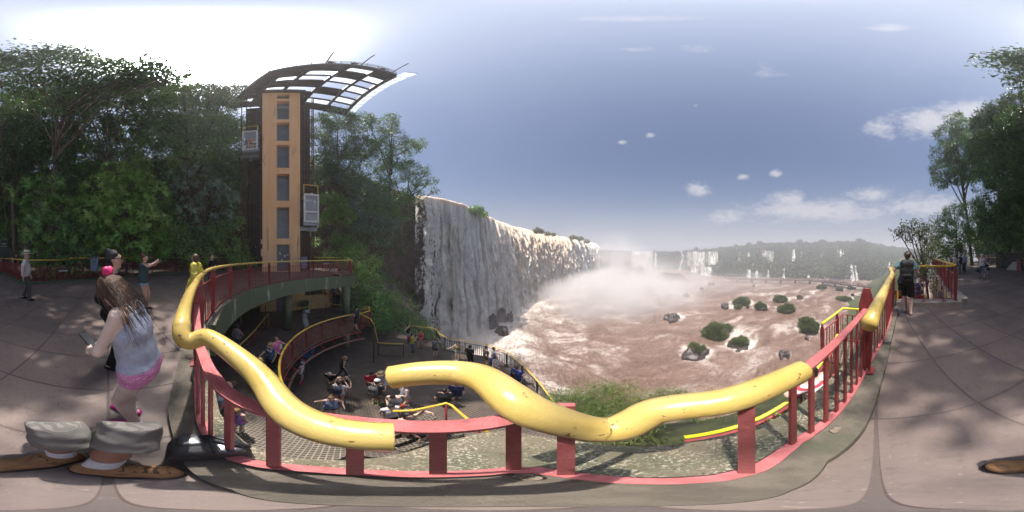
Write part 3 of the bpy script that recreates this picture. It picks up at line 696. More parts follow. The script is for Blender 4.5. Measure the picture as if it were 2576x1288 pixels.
f = K.math('ADD', f, K.math('MULTIPLY', K.math('ADD', K.math('MULTIPLY', ridge, .6), K.math('MULTIPLY', ridge2, .4)), K.math('ADD', K.math('MULTIPLY', K.ramp(nA, .38, .62), .42), .10)))
f = K.math('ADD', f, K.math('MULTIPLY', K.math('SUBTRACT', nC, .5), .9))
fo = K.ramp(f, .38, 1.25)
base = K.mix(K.ramp(nA, .35, .65), (.135, .082, .06, 1), (.21, .137, .106, 1))
K.put(p.inputs['Base Color'], K.mix(fo, base, (.60, .52, .465, 1)))
K.put(p.inputs['Roughness'], K.math('ADD', K.math('MULTIPLY', fo, .4), .3)); p.inputs['Specular IOR Level'].default_value = .35
bb = K.node('Bump'); bb.inputs['Strength'].default_value = .9; bb.inputs['Distance'].default_value = .25; K.put(bb.inputs['Height'], K.math('ADD', nC, K.math('MULTIPLY', fo, .5))); K.l.new(bb.outputs[0], p.inputs['Normal'])
M_river = m
tag(link('river_water', grid_mesh('river_water', np.stack([Xw, Yw, Zw], -1), M_river, True, {'foam': foam})), kind='structure')

# ------------------------------------------------------------------ river bank below the right-hand kerb
LN = np.array([.733, .68]); LT = np.array([.68, -.733]); L0 = np.array([.205, .19])
bp = [(*(L0 + LT * t), 0) for t in (-3.2, -2, -1.2, -.6, 0, .6, 1.2, 2, 3, 4, 5, 6)] + [(6.2, -6.6, 0), (8.6, -10.5, 0), (12, -16, 0), (17, -24, 0), (27, -38, 0), (45, -60, 0), (80, -95, 0), (150, -160, 0)]
BP, BS = resample(smooth_poly(bp, 2), 200)
bt = np.gradient(BP[:, :2], axis=0); bt /= np.linalg.norm(bt, axis=1)[:, None]; bn = np.stack([-bt[:, 1], bt[:, 0]], 1)
prof = np.array([(.05, -1.0), (.35, -1.05), (.9, -1.7), (1.8, -2.9), (3, -4.4), (4.6, -6.6), (6.6, -10.5), (9, -15.5), (11.5, -19.2), (14, -21), (18, -22.5)])
PO = np.interp(np.linspace(0, 10, 60), np.arange(11), prof[:, 0]); PZ = np.interp(np.linspace(0, 10, 60), np.arange(11), prof[:, 1])
farw = np.clip((BS - 12) / 60, 0, 1); 
dip = np.clip((2.9 - BS) / 1.6, 0, 1)                       # drops away in front, under the lower deck
BX = BP[None, :, 0] + bn[None, :, 0] * PO[:, None] * (1 + 1.2 * farw[None]); BY = BP[None, :, 1] + bn[None, :, 1] * PO[:, None] * (1 + 1.2 * farw[None])
BZ = np.maximum(PZ[:, None] - dip[None] * 5.6 + farw[None] * 1.0, -22.5)
nb = fbm(np.stack([BX * .8, BY * .8, BZ * .8], -1), 4); BZ = BZ + (nb - .5) * np.minimum(1.6, PO[:, None] * .55)
M_bank = mat('bank_soil', (.035, .042, .016), (.075, .085, .03), 1.6, .95, .8, 6, c3=(.075, .055, .04), s3=.8)
tag(link('river_bank', grid_mesh('river_bank', np.stack([BX, BY, BZ], -1), M_bank)), kind='structure')
def bank_pt(t, q):                                         # t metres along, q profile row 0..59
    i = int(np.argmin(np.abs(BS - t))); return Vector((BX[q, i], BY[q, i], BZ[q, i]))
# rock footing under the lower deck and ground behind the decks
fz = [(x * 1.02, y * 1.0) for x, y in low]
tag(MB().prism([(x * .88 - .25, y * .93 - .1) for x, y in low[2:11]] + [(-2, 0), (-12, 1), (-13, 8)], -22, -6.12).build('rock_footing', M_rock), kind='structure')
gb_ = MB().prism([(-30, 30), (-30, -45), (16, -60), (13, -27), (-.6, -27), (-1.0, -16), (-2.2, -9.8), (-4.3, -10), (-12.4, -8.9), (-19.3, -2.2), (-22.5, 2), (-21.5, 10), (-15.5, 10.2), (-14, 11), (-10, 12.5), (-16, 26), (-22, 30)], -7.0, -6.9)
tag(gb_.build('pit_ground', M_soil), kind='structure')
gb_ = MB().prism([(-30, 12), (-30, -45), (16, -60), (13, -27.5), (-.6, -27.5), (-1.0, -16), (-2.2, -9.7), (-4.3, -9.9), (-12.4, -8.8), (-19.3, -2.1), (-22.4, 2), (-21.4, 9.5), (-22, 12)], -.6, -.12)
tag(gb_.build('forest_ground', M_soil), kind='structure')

# far side: wooded slope and plateau across the river
TB = [(1480, 330, 628), (1590, 300, 631), (1700, 300, 633), (1751, 290, 628), (1849, 285, 621), (1911, 280, 613), (2010, 275, 610), (2068, 270, 611), (2163, 262, 608), (2211, 270, 617), (2281, 290, 625), (2340, 300, 628), (2420, 320, 630)]
def far_prof(px):
    d1 = np.interp(px, [t[0] for t in TB], [t[1] for t in TB]); yt = np.interp(px, [t[0] for t in TB], [t[2] for t in TB])
    d0 = np.interp(px, [1480, 1720, 1760, 1840, 2100, 2230, 2420], [262, 258, 190, 165, 150, 140, 150])
    d0 = np.minimum(d0, d1 - 25)
    zt_ = H + d1 * np.tan(np.radians((644 - yt) * .13975)) - 6
    return d0, d1, zt_
pxs = np.linspace(1470, 2440, 300); rr = np.linspace(0, 1, 40)[:, None]
d0, d1, zt_ = far_prof(pxs)
Df = d0[None] + (d1 - d0)[None] * rr; ramp_ = np.clip(rr * 1.12, 0, 1)
Zf = -21.5 + (zt_ + 21.5)[None] * ramp_
nf = fbm(np.stack([pxs[None] * .02 + 0 * rr, Df * .03, 0 * Df], -1), 4); Zf = Zf + (nf - .5) * 8 * np.sin(np.pi * rr)
azf = np.radians((pxs - 1288) * .13975)[None]
PF = np.stack([np.sin(azf) * Df, np.cos(azf) * Df, Zf], -1)
bk = np.stack([np.sin(azf[0]) * 520, np.cos(azf[0]) * 520, zt_ + 2], -1)[None]
tag(link('far_hillside', grid_mesh('far_hillside', np.concatenate([PF, bk], 0), mat('far_ground', (.03, .04, .018), (.05, .06, .028), .1, .95))), kind='structure')
def far_pt(px, py, toward=0.0):          # point of the far slope seen at a bearing and elevation
    i = int(np.clip(np.interp(px, pxs, np.arange(300)), 0, 299)); t = math.tan(el(py))
    col = PF[:, i]; dd = np.hypot(col[:, 0], col[:, 1]); k = int(np.argmin(np.abs(col[:, 2] - (H + dd * t))))
    d = dd[k] - toward; return A(px, d, H + d * t)
M_ff = mat('distant_falling_water', (.66, .64, .60), (.44, .41, .36), .5, .8, stretch=(1, 1, .10))
K = NT(M_ff.node_tree); f_ = K.noise(K.scale(K.node('TexCoord').outputs['Object'], (1, 1, .10)), .75, 5, .7); tq = K.node('BsdfTransparent'); mq = K.node('MixShader'); K.put(mq.inputs[0], K.ramp(f_, .36, .56)); K.l.new(tq.outputs[0], mq.inputs[1]); K.l.new(K.n['Principled BSDF'].outputs[0], mq.inputs[2]); K.l.new(mq.outputs[0], K.n['Material Output'].inputs[0])
M_f2 = M_ff.copy(); M_f2.name = 'thin_distant_falling_water'
for nd in M_f2.node_tree.nodes:
    if nd.type == 'MIX':
        nd.inputs[6].default_value = (.44, .43, .40, 1); nd.inputs[7].default_value = (.30, .28, .25, 1)
far_falls = [(1590, 1641, 633, 684, 9, 'broad far waterfall farthest left across the river'), (1647, 1652.5, 635, 673, 2, 'thin far waterfall right of the broad farthest left fall'), (1711, 1718, 634, 694, 2, 'narrow zigzag far waterfall left of the stepped double fall'),
    (1729, 1741, 634, 669, 3, 'white upper strand at the left of the stepped double fall'), (1742, 1773, 633, 671, 5, 'wide upper curtain of the stepped double fall across the river'), (1775, 1780, 634, 662, 2, 'slim strand right of the wide upper curtain'), (1782, 1806, 633, 666, 5, 'right upper curtain of the stepped double fall'),
    (1737, 1760, 671, 709, 4, 'left lower cascade of the stepped double fall'), (1762, 1790, 671, 709, 4, 'right lower cascade of the stepped double fall'), (1858, 1862, 634, 655, 1, 'short thin fall alone high in the forest, left of a single small white fall'), (1882, 1886.5, 631, 644, 1, 'single small white fall high in the forest'),
    (1918, 1931, 630, 646, 3, 'left half of the white fall pair high in the forest'), (1931, 1946, 632, 658, 3, 'right half of the white fall pair high in the forest'), (1992, 2002, 628, 657, 2, 'tall tapering fall in the middle of the forest slope'), (2014, 2017, 628, 648, 1, 'faint thread of water right of the tall tapering fall'),
    (2106, 2109, 625, 640, 1, 'leftmost of three thin falls near the forest top'), (2112, 2118, 625, 644, 1, 'middle of three thin falls near the forest top'), (2120, 2123, 626, 642, 1, 'rightmost of three thin falls near the forest top'), (2138, 2149, 665, 707, 2, 'left of two slanting white falls above the catwalk'), (2150, 2158, 667, 707, 2, 'right of two slanting white falls above the catwalk'),
    (1970, 1975, 675, 688, 1, 'small upper step of the low fall behind the catwalk'), (1968, 1975, 688, 700, 1, 'small lower step of the low fall behind the catwalk'), (1878, 1889, 677, 701, 3, 'low misty fall behind the left end of the catwalk'), (1900, 1908, 677, 701, 2, 'low faint fall right of the misty low fall'), (1930, 1936, 677, 700, 2, 'low faint thread left of the stepped low fall'), (2030, 2038, 688, 700, 1, 'low bent fall just behind the catwalk middle'), (2234, 2241, 660, 677, 1, 'small white fall beside the backpack man')]
for k, (x0, x1, y0, y1, ns, lb) in enumerate(far_falls):
    n_ = 14; V = []; cols = max(3, int((x1 - x0) * .9)) + 1
    top, bot = Vector(far_pt((x0 + x1) / 2, y0, 9)), Vector(far_pt((x0 + x1) / 2, y1, 9))
    dt, db = math.hypot(top.x, top.y), math.hypot(bot.x, bot.y)
    if x1 - x0 > 11 or 'curtain' in lb: dt = db + 2
    G_ = np.zeros((n_, cols, 3))
    for i in range(n_):
        f = i / (n_ - 1)
        for j in range(cols):
            g = j / (cols - 1)
            px_ = x0 + (x1 - x0) * (g if ns > 2 else .5 + (g - .5) * (.55 + .45 * f)) + (3.5 * math.sin(f * 7) if 'zigzag' in lb else 0) + ((f - .5) * 5 if 'slanting' in lb else 0)
            py_ = y0 + (y1 - y0) * f + (random.random() - .5) * (4 if i == n_ - 1 else 1)
            d = dt + (db - dt) * f - 1.3 * random.random() - 1.5 * math.sin(math.pi * g)
            G_[i, j] = A(px_, d, py=py_)
    tag(link('distant_waterfall', grid_mesh('distant_waterfall', G_, M_ff if ns >= 4 else M_f2)), lb, 'waterfall', 'far waterfalls across the river')

lv = rng.uniform(-1, 1, (260, 2)) * np.array([9, 6]) + np.array([-2, -7]); lv = np.array([q for q in lv if (q[1] < -1.6 - .3 * abs(q[0])) and q[1] > -12 and (q[0] * .733 + q[1] * .68 < -.3) and not (q[0] > 1.5 and q[1] < -3.2)])
_n = len(lv); _a = rng.uniform(0, 6.28, _n); _d = np.stack([np.cos(_a), np.sin(_a)], 1) * rng.uniform(.025, .06, _n)[:, None]; _p = np.stack([-_d[:, 1], _d[:, 0]], 1) * .45
_V = np.stack([np.c_[lv - _d, np.full(_n, .006)], np.c_[lv + _p, np.full(_n, .016)], np.c_[lv + _d, np.full(_n, .008)], np.c_[lv - _p, np.full(_n, .012)]], 1).reshape(-1, 3)
tag(link('fallen_leaves', new_mesh('fallen_leaves', _V, np.arange(_n * 4).reshape(_n, 4), mat('dead_leaf', (.20, .13, .05), (.32, .24, .10), 3, .8))), 'dry fallen leaves scattered over the paving', 'leaves', kind='stuff')
HAZE = .0018
# ================================================================== RAILINGS
def along(P, step, start=0.0):
    P = [Vector(p) for p in P]; out = []; acc = start; s = 0
    for a, b in zip(P[:-1], P[1:]):
        L = (b - a).length
        while acc <= s + L + 1e-6:
            t = (acc - s) / L if L else 0
            out.append((a + (b - a) * t, (b - a).normalized())); acc += step
        s += L
    return out
_bal = {}
def bal_mesh(h, w, t, m):
    k = (round(h, 2), w, t, m.name)
    if k not in _bal:
        b = MB(); b.box((0, 0, h / 2), (w, t, h)); _bal[k] = new_mesh('baluster', b.v, b.f, m)
    return _bal[k]
def railing(name, label, path, hand=1.22, hi=.97, lo=.14, post=1.5, bal=.13, rh=.036, group='railings of the viewpoint', m=None, my=None, hand_path=None, post0=0.0, pw=.10, bw=(.03, .012), bars=True, postfoot=True, post_mb=None):
    m = m or M_red; my = my or M_yel
    P = [Vector((*p, 0.0)) if len(p) == 2 else Vector(p) for p in path]
    root = thing(name, label, 'railing', P[0], group)
    up = Vector((0, 0, 1))
    for hp in (hand_path if hand_path is not None else [[p + up * hand for p in P]]):
        MB().tube(hp, rh, 10).build('handrail', my, root, True)
    if bars:
        b = MB()
        Q = [p + up * hi for p in P]
        b.sweep(Q, .045, .014)
        b.build('top_bar', m, root)
        b = MB(); Q = [p + up * lo for p in P]
        b.sweep(Q, .05, .014)
        b.build('bottom_bar', m, root)
    B = along(P, bal, bal / 2) if bal else []
    if bal and bars:
        B.sort(key=lambda q: (q[0] - Vector((0, 0, H))).length)
        me = bal_mesh(hi - lo - .014, *bw, m)
        for q, t in B[:100]:
            o = link('baluster', me, root); o.location = q + up * (lo + .007); o.rotation_euler = (0, 0, math.atan2(t.y, t.x))
        if len(B) > 100:
            rest = MB()
            for q, t in B[100:]: rest.box(q + up * (lo + hi) / 2, (*bw, hi - lo - .014), math.atan2(t.y, t.x))
            tag(rest.build('baluster', m, root), kind='stuff')
    if post:
        for q, t in along(P, post, post0):
            yaw = math.atan2(t.y, t.x); R = Matrix.Rotation(yaw, 3, 'Z'); V = []
            for (wd, z) in ((pw * .5, .0), (pw, hi), (pw * .35, hand - .02)):
                for sx, sy in ((-1, -1), (1, -1), (1, 1), (-1, 1)): V.append(q + R @ Vector((sx * .009, sy * wd / 2, z)))
            F = [(i * 4 + j, i * 4 + (j + 1) % 4, i * 4 + 4 + (j + 1) % 4, i * 4 + 4 + j) for i in range(2) for j in range(4)] + [(3, 2, 1, 0), (8, 9, 10, 11)]
            mb_ = MB().add(V, F)
            if postfoot: mb_.box(q + up * .006, (.14, .12, .012), yaw)
            mb_.build('post', m, root)
    return root
z10 = .105
# main curved railing of the upper deck: far part regular, close part as it stands
K0 = len(arc(RR, 166.8, 277, 46))
base = [(x, y, z10) for x, y in RAIL]
def pix(L, z=None):
    out = []
    for px, py, th in L:
        rng_ = .084 / math.radians(th * .13975); e = el(py); out.append(A(px, rng_ * math.cos(e), H + rng_ * math.sin(e)))
    return [Vector(p) for p in smooth_poly(out, 2)]
zh = 1.235
h0 = [Vector((x, y, zh)) for x, y in arc(RR, 166.8, 264, 46)]
h0 += [Vector((-3.7, -1.1, zh)), Vector(A(503, 2.55, zh)), Vector(A(485, 1.6, 1.235)), Vector(A(470, 1.14, 1.23)), Vector(A(461, .88, 1.22))]
close = pix([(456, 818, 42), (455, 842, 43), (466, 858, 43), (488, 858, 43), (516, 844, 44), (556, 866, 47), (600, 899, 51), (640, 932, 54), (672, 968, 57), (706, 1018, 61), (750, 1052, 65), (800, 1073, 68), (855, 1088, 70), (920, 1096, 72), (990, 1098, 72)])
close2 = pix([(985, 949, 58), (1040, 940, 60), (1100, 936, 61), (1160, 937, 62), (1210, 948, 66), (1250, 972, 74), (1290, 1004, 80), (1335, 1034, 80), (1390, 1054, 74), (1450, 1071, 66), (1510, 1082, 62), (1560, 1078, 62), (1600, 1058, 63), (1636, 1036, 64),
    (1690, 1026, 65), (1740, 1020, 65), (1820, 1011, 65), (1900, 985, 62), (1960, 960, 57), (2018, 932, 51)])
hand = [[Vector(p) for p in smooth_poly(h0, 1)] + close, close2]
q4 = [(2186, 815), (2204, 775), (2222, 738), (2236, 708), (2245, 690)]
hand.append([Vector(A(px, max(.5, (1.22 - H) / math.tan(el(py))), 1.22)) for px, py in q4] + [Vector((2.95, -2.75, 1.23)), Vector((3.06, -2.92, 1.23))])
mr = railing('deck_railing', 'long red railing with thick yellow handrail curving round the upper deck edge', base, post=0, hand_path=hand, rh=.042, my=M_yelnear, bal=.0, bars=False)
up = Vector((0, 0, 1))
FARB = [Vector(p) for p in base[:K0 + 1]]; NEARB = [Vector(p) for p in base[K0:]]
NL, NRT = NEARB[:9], NEARB[12:]
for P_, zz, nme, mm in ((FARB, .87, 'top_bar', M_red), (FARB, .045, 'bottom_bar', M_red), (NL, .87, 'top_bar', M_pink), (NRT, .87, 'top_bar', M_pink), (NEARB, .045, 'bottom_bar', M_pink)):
    Q = [p + up * zz for p in P_]
    if P_ is not FARB: Q = [Vector(p) for p in smooth_poly(Q, 1)]
    MB().sweep(Q, .055, .016).build(nme, mm, mr)
B = along(FARB, .135, .06); nb_ = [k for k in along(NEARB, .165, .12) if k[0].x < -.40] + [k for k in along(NRT, .142, .02)]
TALL = []
for px, py in ((893, 1193), (1102, 1192), (1292, 1181), (1424, 1194), (1878, 1203)):
    q = Vector(G(px, py, .15)) * (1.16 if px == 1878 else 1); TALL.append((Vector((q.x, q.y, z10)), Vector((q.y, -q.x, 0)).normalized()))
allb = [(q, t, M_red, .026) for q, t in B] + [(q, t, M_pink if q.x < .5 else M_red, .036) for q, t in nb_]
allb.sort(key=lambda k: k[0].length)
for k, (q, t) in enumerate(TALL):
    o = link('baluster', bal_mesh(.81 if k < 3 else .97, .036, .014, M_pink), mr); o.location = q + up * .053; o.rotation_euler = (0, 0, math.atan2(t.y, t.x))
rest = MB()
for k, (q, t, mm, wd) in enumerate(allb):
    if k < 94:
        o = link('baluster', bal_mesh(.81, wd, .014, mm), mr); o.location = q + up * .053; o.rotation_euler = (0, 0, math.atan2(t.y, t.x))
    else: rest.box(q + up * .457, (wd, .014, .808), math.atan2(t.y, t.x))
tag(rest.build('baluster', M_red, mr), kind='stuff')
for q, t in along(FARB, 1.62, .02) + [(Vector((-3.0, -1.1, z10)), Vector((1, .4, 0))), (Vector((-1.75, -.655, z10)), Vector((1, .37, 0))), (Vector((1.40, -.97, z10)), Vector((.68, -.73, 0))), (Vector((3.03, -2.88, z10)), Vector((.68, -.73, 0)))]:
    yaw = math.atan2(t.y, t.x); R = Matrix.Rotation(yaw, 3, 'Z'); V = []
    for (wd, z) in ((.08, 0), (.17, .92), (.07, 1.10)):
        for sx, sy in ((-1, -1), (1, -1), (1, 1), (-1, 1)): V.append(q + R @ Vector((sx * .01, sy * wd / 2, z)))
    F = [(i * 4 + j, i * 4 + (j + 1) % 4, i * 4 + 4 + (j + 1) % 4, i * 4 + 4 + j) for i in range(2) for j in range(4)] + [(3, 2, 1, 0), (8, 9, 10, 11)]
    MB().add(V, F).box(q + up * .007, (.15, .16, .014), yaw).build('post', M_red, mr)
# end railing of the deck towards the cliff, fence by the trees, stairwell railings, far fence
railing('deck_railing', 'short red railing across the far corner end of the upper deck', [(-10.05, 6.72, .1), (-12.6, 8.1, .1), (-15.3, 9.55, .1)], hand=1.14, hi=.9, lo=.06, rh=.046, bal=.14)
railing('deck_railing', 'red railing behind the pale blue bin to the right of the tower', [(-15.0, 5.6, 0), (-15.6, 7.4, 0), (-16.2, 9.4, 0)], hand=1.4, hi=1.1, rh=.04, bal=.14)
kf = MB()
fen = [(.1, -16.0), (-1.33, -8.72), (-4.05, -8.95)]
railing('fence_railing', 'red fence running back along the left of the plaza behind the hat man', [(*fen[0], .1), (*fen[1], .1)], hand=1.24, hi=.97, lo=.10, rh=.038, bal=.12, bw=(.03, .014), group='fences of the plaza')
railing('fence_railing', 'red fence section with warning sign right of the hat man', [(*fen[1], .1), (*fen[2], .1)], hand=1.22, hi=.86, lo=.06, rh=.038, bal=.115, post=1.18, post0=.9, group='fences of the plaza')
railing('fence_railing', 'long red fence with blue bin in front of the trees', [(-4.1, -9.0, .12), (-8, -8.6, .12), (-11.9, -7.9, .12), (-15.5, -5.2, .12), (-18.4, -1.6, .12)], hand=1.3, hi=.95, lo=.06, rh=.042, bal=.125, post=2.0, post0=.9, group='fences of the plaza')
for a, b in (((.1, -16.0), (-1.33, -8.72)), ((-1.33, -8.72), (-4.05, -8.95)), ((-4.05, -8.97), (-11.9, -7.9)), ((-11.9, -7.9), (-18.6, -1.7))):
    kf.bar((*a, .05), (*b, .05), .5, .1)
kf.box((-1.33, -8.72, .0495), (.5, .5, .099))
tag(kf.build('plaza_kerb', M_green), kind='structure')
sk = MB(); 
SF = [(3.47, -3.72, .0), (3.0, -4.12, 0), (2.45, -4.5, 0), (1.98, -4.78, 0)]
sk.bar((3.55, -3.62, .07), (1.92, -4.72, .07), .36, .14); sk.bar((1.95, -4.86, .0695), (9.6, -15.3, .0695), .42, .139)
tag(sk.build('stairwell_kerb', mat('granite_kerb', (.32, .27, .23), (.40, .35, .30), 8, .8, .4, 50)), kind='structure')
railing('stairwell_railing', 'red railing across the head of the stairwell beside the backpack man', [(3.36, -3.66, .14), (2.06, -4.58, .14)], hand=1.10, hi=.76, lo=.08, bal=.155, post=.62, pw=.04, rh=.034, bw=(.022, .012))
railing('stairwell_railing', 'red railing running back along the right side of the stairwell', [(2.06, -4.62, .14), (9.3, -15.0, .14)], hand=1.13, hi=.84, lo=.08, bal=.13, post=1.4, pw=.14, rh=.036, bw=(.035, .012))
railing('fence_railing', 'dark fence at the shaded back end of the plaza', [(9.6, -15.2, .05), (11.2, -23.5, .05), (6.5, -25.6, .05), (2.6, -26.4, .05)], hand=1.25, hi=.95, lo=.08, bal=.14, post=2.0, rh=.04, group='fences of the plaza')
railing('fence_railing', 'short red railing piece at the far right beside the stone steps', [(.55, -13.2, .02), (.40, -14.6, .02)], hand=1.22, hi=.97, lo=.08, bal=.12, group='fences of the plaza')
# inner ring railing on the walkway
ringp = [(x, y, -3.49) for x, y in arc(4.58, 165, 292, 50)]
railing('walkway_railing', 'red curved railing with yellow handrail round the inner edge of the walkway', ringp, hand=1.18, hi=.92, lo=.08, bal=.15, post=1.3, post0=.3, rh=.042, bw=(.03, .014), pw=.16)
e0 = ringp[0]; e1 = [CC[0] + 6.0 * math.cos(math.radians(160)), CC[1] + 6.0 * math.sin(math.radians(160)), -3.49]
railing('walkway_railing', 'red railing closing the end of the curved walkway beside the man in navy', [e0, (e0[0] - .1, e0[1] + .75, -3.49), (-9.3, 7.7, -3.49), tuple(e1)], hand=1.16, hi=.9, lo=.08, bal=.14, post=.9, rh=.042)
# queue rails on the mid floor
def pipe_rail(lb, hand_, posts, z0, m2=None, name='pipe_rail', r=.034, mid_=None):
    t = thing(name, lb, 'pipe rail', Vector(hand_[0]), 'yellow pipe rails')
    MB().tube(hand_, r, 8).build('handrail', M_yel, t, True)
    for q in posts: MB().tube([(q[0], q[1], z0), tuple(q)], .03, 8).build('post', m2 or M_red, t, True)
    if mid_: MB().tube(mid_, .02, 6).build('mid_rail', M_red, t, True)
    return t
zq = -2.5
pts = [G(712, 803, -3.5)[:2], G(713, 771, zq)[:2], G(823, 760, zq - .05)[:2], G(862, 757, zq)[:2]]
a, b, c_ = (A(713, 11.6, zq), A(820, 13.6, zq), A(862, 13.0, zq))
pipe_rail('yellow pipe rail crossing in front of the cream wall and window', [(a[0], a[1], -3.5), a, b, c_], [b], -3.5, mid_=[(a[0], a[1], zq - .45), (b[0], b[1], zq - .45), (c_[0], c_[1], zq - .45)])
a, b, c_ = A(580, 6.0, zq), A(675, 11.0, zq), A(640, 8.2, zq)
pipe_rail('yellow pipe rail in the shaded left part of the mid level', [a, c_, b, (b[0], b[1], -3.5)], [c_], -3.5, mid_=[(a[0], a[1], zq - .45), (b[0], b[1], zq - .45)])
a, b = A(605, 11.5, zq), A(668, 13.2, zq)
pipe_rail('short yellow pipe rail farthest back on the mid level', [(a[0], a[1], -3.5), a, b], [b], -3.5)
def stanchion(px, d, lb):
    p = A(px, d, -3.5); o = thing('queue_post', lb, 'post', p, 'queue posts'); x, y = p[:2]
    MB().lathe([(.19, -3.5), (.19, -3.46), (.03, -3.44)], (x, y, 0), 16).build('base', M_dark, o, True); MB().lathe([(.03, -3.44), (.03, -2.55), (.04, -2.52)], (x, y, 0), 10).build('stem', M_steel, o, True)
stanchion(664, 11.2, 'steel queue post with round base beside the yellow pipe rail'); stanchion(608, 10.4, 'steel queue post standing farther left in the shade')
st = thing('bar_stool', 'small steel bar stool beside the right green pillar', 'stool', A(861, 13.7, -3.5)); p = A(861, 13.7, -3.5)
MB().lathe([(.17, -2.78), (.18, -2.75), (.17, -2.71)], (p[0], p[1], 0), 16).build('seat', M_steel, st, True)
for k in range(4):
    a = k * math.pi / 2 + .4; MB().tube([(p[0] + .1 * math.cos(a), p[1] + .1 * math.sin(a), -2.78), (p[0] + .2 * math.cos(a), p[1] + .2 * math.sin(a), -3.5)], .015, 6).build('leg', M_steel, st)
# lower deck railings
M_blk = mat('black_paint', (.02, .02, .02), (.035, .03, .03), 8, .5)
zl = -5.6
lowr = [(-7.6, 10.6, zl), (-5.55, 11.1, zl), (-4.65, 10.1, zl), (-3.2, 10.0, zl), (-1.7, 9.9, zl), (-.65, 9.3, zl), (.1, 8.45, zl), (.8, 6.85, zl), (1.15, 5.4, zl), (1.3, 3.7, zl)]
railing('lower_railing', 'black railing with yellow handrail round the wet lower deck', [Vector(p) for p in smooth_poly(lowr[1:], 1)], hand=1.17, hi=.98, lo=.06, bal=.13, post=1.5, rh=.03, m=M_blk, bw=(.025, .02), group='railings of the lower deck')
railing('lower_railing', 'short black railing with yellow handrail at the foot of the fall', [Vector(p) for p in lowr[:2]], hand=1.22, hi=1.0, lo=.06, bal=.16, post=0, rh=.035, m=M_blk, bw=(.03, .02), group='railings of the lower deck')
pA, pB, pC, pD, pE = A(905, 10.0, -2.15), A(932, 9.6, -2.35), A(940, 9.35, -2.6), G(951, 862, -4.45), G(1015, 865, -4.45)
pipe_rail('yellow handrail stepping down beside the stairs left of the fall', [pA, pB, pC, pD, pE], [pC, pD, pE], -5.6, M_blk)
railing('lower_railing', 'black railing under the yellow handrail at the stair foot', [(pD[0], pD[1], -5.6), (pE[0], pE[1], -5.6)], hand=1.0, hi=.98, lo=.05, bal=.13, post=0, rh=.02, m=M_blk, my=M_blk, bw=(.02, .015), group='railings of the lower deck')
railing('lower_railing', 'black railing among the ferns behind the man in navy', [(*A(905, 11.5, 0)[:2], -3.5), (*A(932, 12.0, 0)[:2], -3.5)], hand=1.1, hi=1.05, lo=.05, bal=.14, post=0, rh=.03, bw=(.02, .015), m=M_blk, group='railings of the lower deck')
# stairs below the near rail
sp = [G(988, 1034, -2.35), G(1035, 1033, -2.35), G(1075, 1025, -2.35), G(1122, 1014, -2.35), G(1137, 1020, -2.38), G(1161, 1041, -2.5), G(1204, 1074, -2.7), G(1240, 1093, -2.85)]
pipe_rail('yellow stair handrail right below the flat red bar of the deck railing', sp, [sp[1], sp[3], sp[6]], -4.6)
stf = MB()
for k in range(11):
    q = Vector((-1.75 + k * .21, 2.4 - .05 * k, -3.55 - k * .19)); stf.box(q, (.30, 1.25, .06), math.radians(-12))
tag(stf.build('grating_stairs', M_grate), 'steel grating stairs going down below the near railing', 'stairs')
# stairs and rails on the right, outside the kerb
def lpt(t, p, z): return (L0[0] + LT[0] * t + LN[0] * (p - .28), L0[1] + LT[1] * t + LN[1] * (p - .28), z)
srp = [lpt(t, 1.25, z) for t, z in ((.3, -2.05), (.9, -1.98), (1.5, -1.85), (2.0, -1.6), (2.5, -1.38), (3.0, -1.15))]
railing('stair_railing', 'rust red railing with bright yellow handrail outside the right-hand kerb', srp, hand=1.0, hi=.84, lo=.08, bal=.13, post=0, rh=.03, my=mat('bright_yellow_paint', (.72, .62, .03), rough=.35), bw=(.03, .014))
stf = MB()
for k in range(12):
    t = .2 + k * .25; stf.box(lpt(t + .1, .93, -2.08 + max(0, k - 4) * .125), (.62, .30, .05), math.radians(-47))
stf.prism([lpt(3.1, .7, 0)[:2], lpt(4.2, .7, 0)[:2], lpt(4.2, 1.55, 0)[:2], lpt(3.1, 1.55, 0)[:2]], -1.1, -1.03)
tag(stf.build('grating_stairs', M_grate), 'steel grating stairs and landing outside the right-hand kerb', 'stairs')
lp = [lpt(3.0, 1.6, -1.04), lpt(4.2, 1.6, -1.04), lpt(4.25, .75, -1.04)]
railing('stair_railing', 'red railing round the small grating landing on the right', lp, hand=1.1, hi=.9, lo=.08, bal=.14, post=.8, rh=.03, my=_M['bright_yellow_paint'], bw=(.028, .012))
# stair descending from the stairwell
D1 = Vector((.565, -.825, 0)); 
b = MB()
for k in range(34):
    q = Vector((3.35, -4.3, 0)) + D1 * (1.2 + k * .32); b.box((q.x + .75, q.y + .5, -.9 - k * .07), (2.6, .34, .12), math.atan2(D1.y, D1.x) + math.pi / 2)
tag(b.build('stone_stairs', mat('stair_stone', (.09, .07, .06), (.13, .10, .085), 4, .9)), 'dark stairs descending inside the stairwell opening', 'stairs')
b = MB().prism([(1.98, -4.9), (9.5, -15.5), (9.7, -15.4), (2.2, -4.85)], -4, -.01)
tag(b.build('retaining_wall', M_cream), 'cream retaining wall on the right side of the stairwell', 'wall')
q = [Vector((4.6, -4.6, .05)), Vector((7.6, -9.0, -.55)), Vector((9.6, -12.4, -1.3))]
q = [Vector(G(2315, 703, .0)), Vector(A(2334, 7.4, -.55)), Vector(A(2342, 6.2, -.95))]
pipe_rail('yellow handrail slanting down inside the stairwell', [Vector(A(2313, 9.5, .0)), Vector(A(2330, 7.6, -.55)), Vector(A(2341, 6.2, -.9))], [], -3)
pipe_rail('upright yellow pipe at the left of the stairwell', [Vector(A(2256, 6.0, -.9)), Vector(A(2259, 6.4, .35)), Vector(A(2270, 8.5, .3))], [], -3)
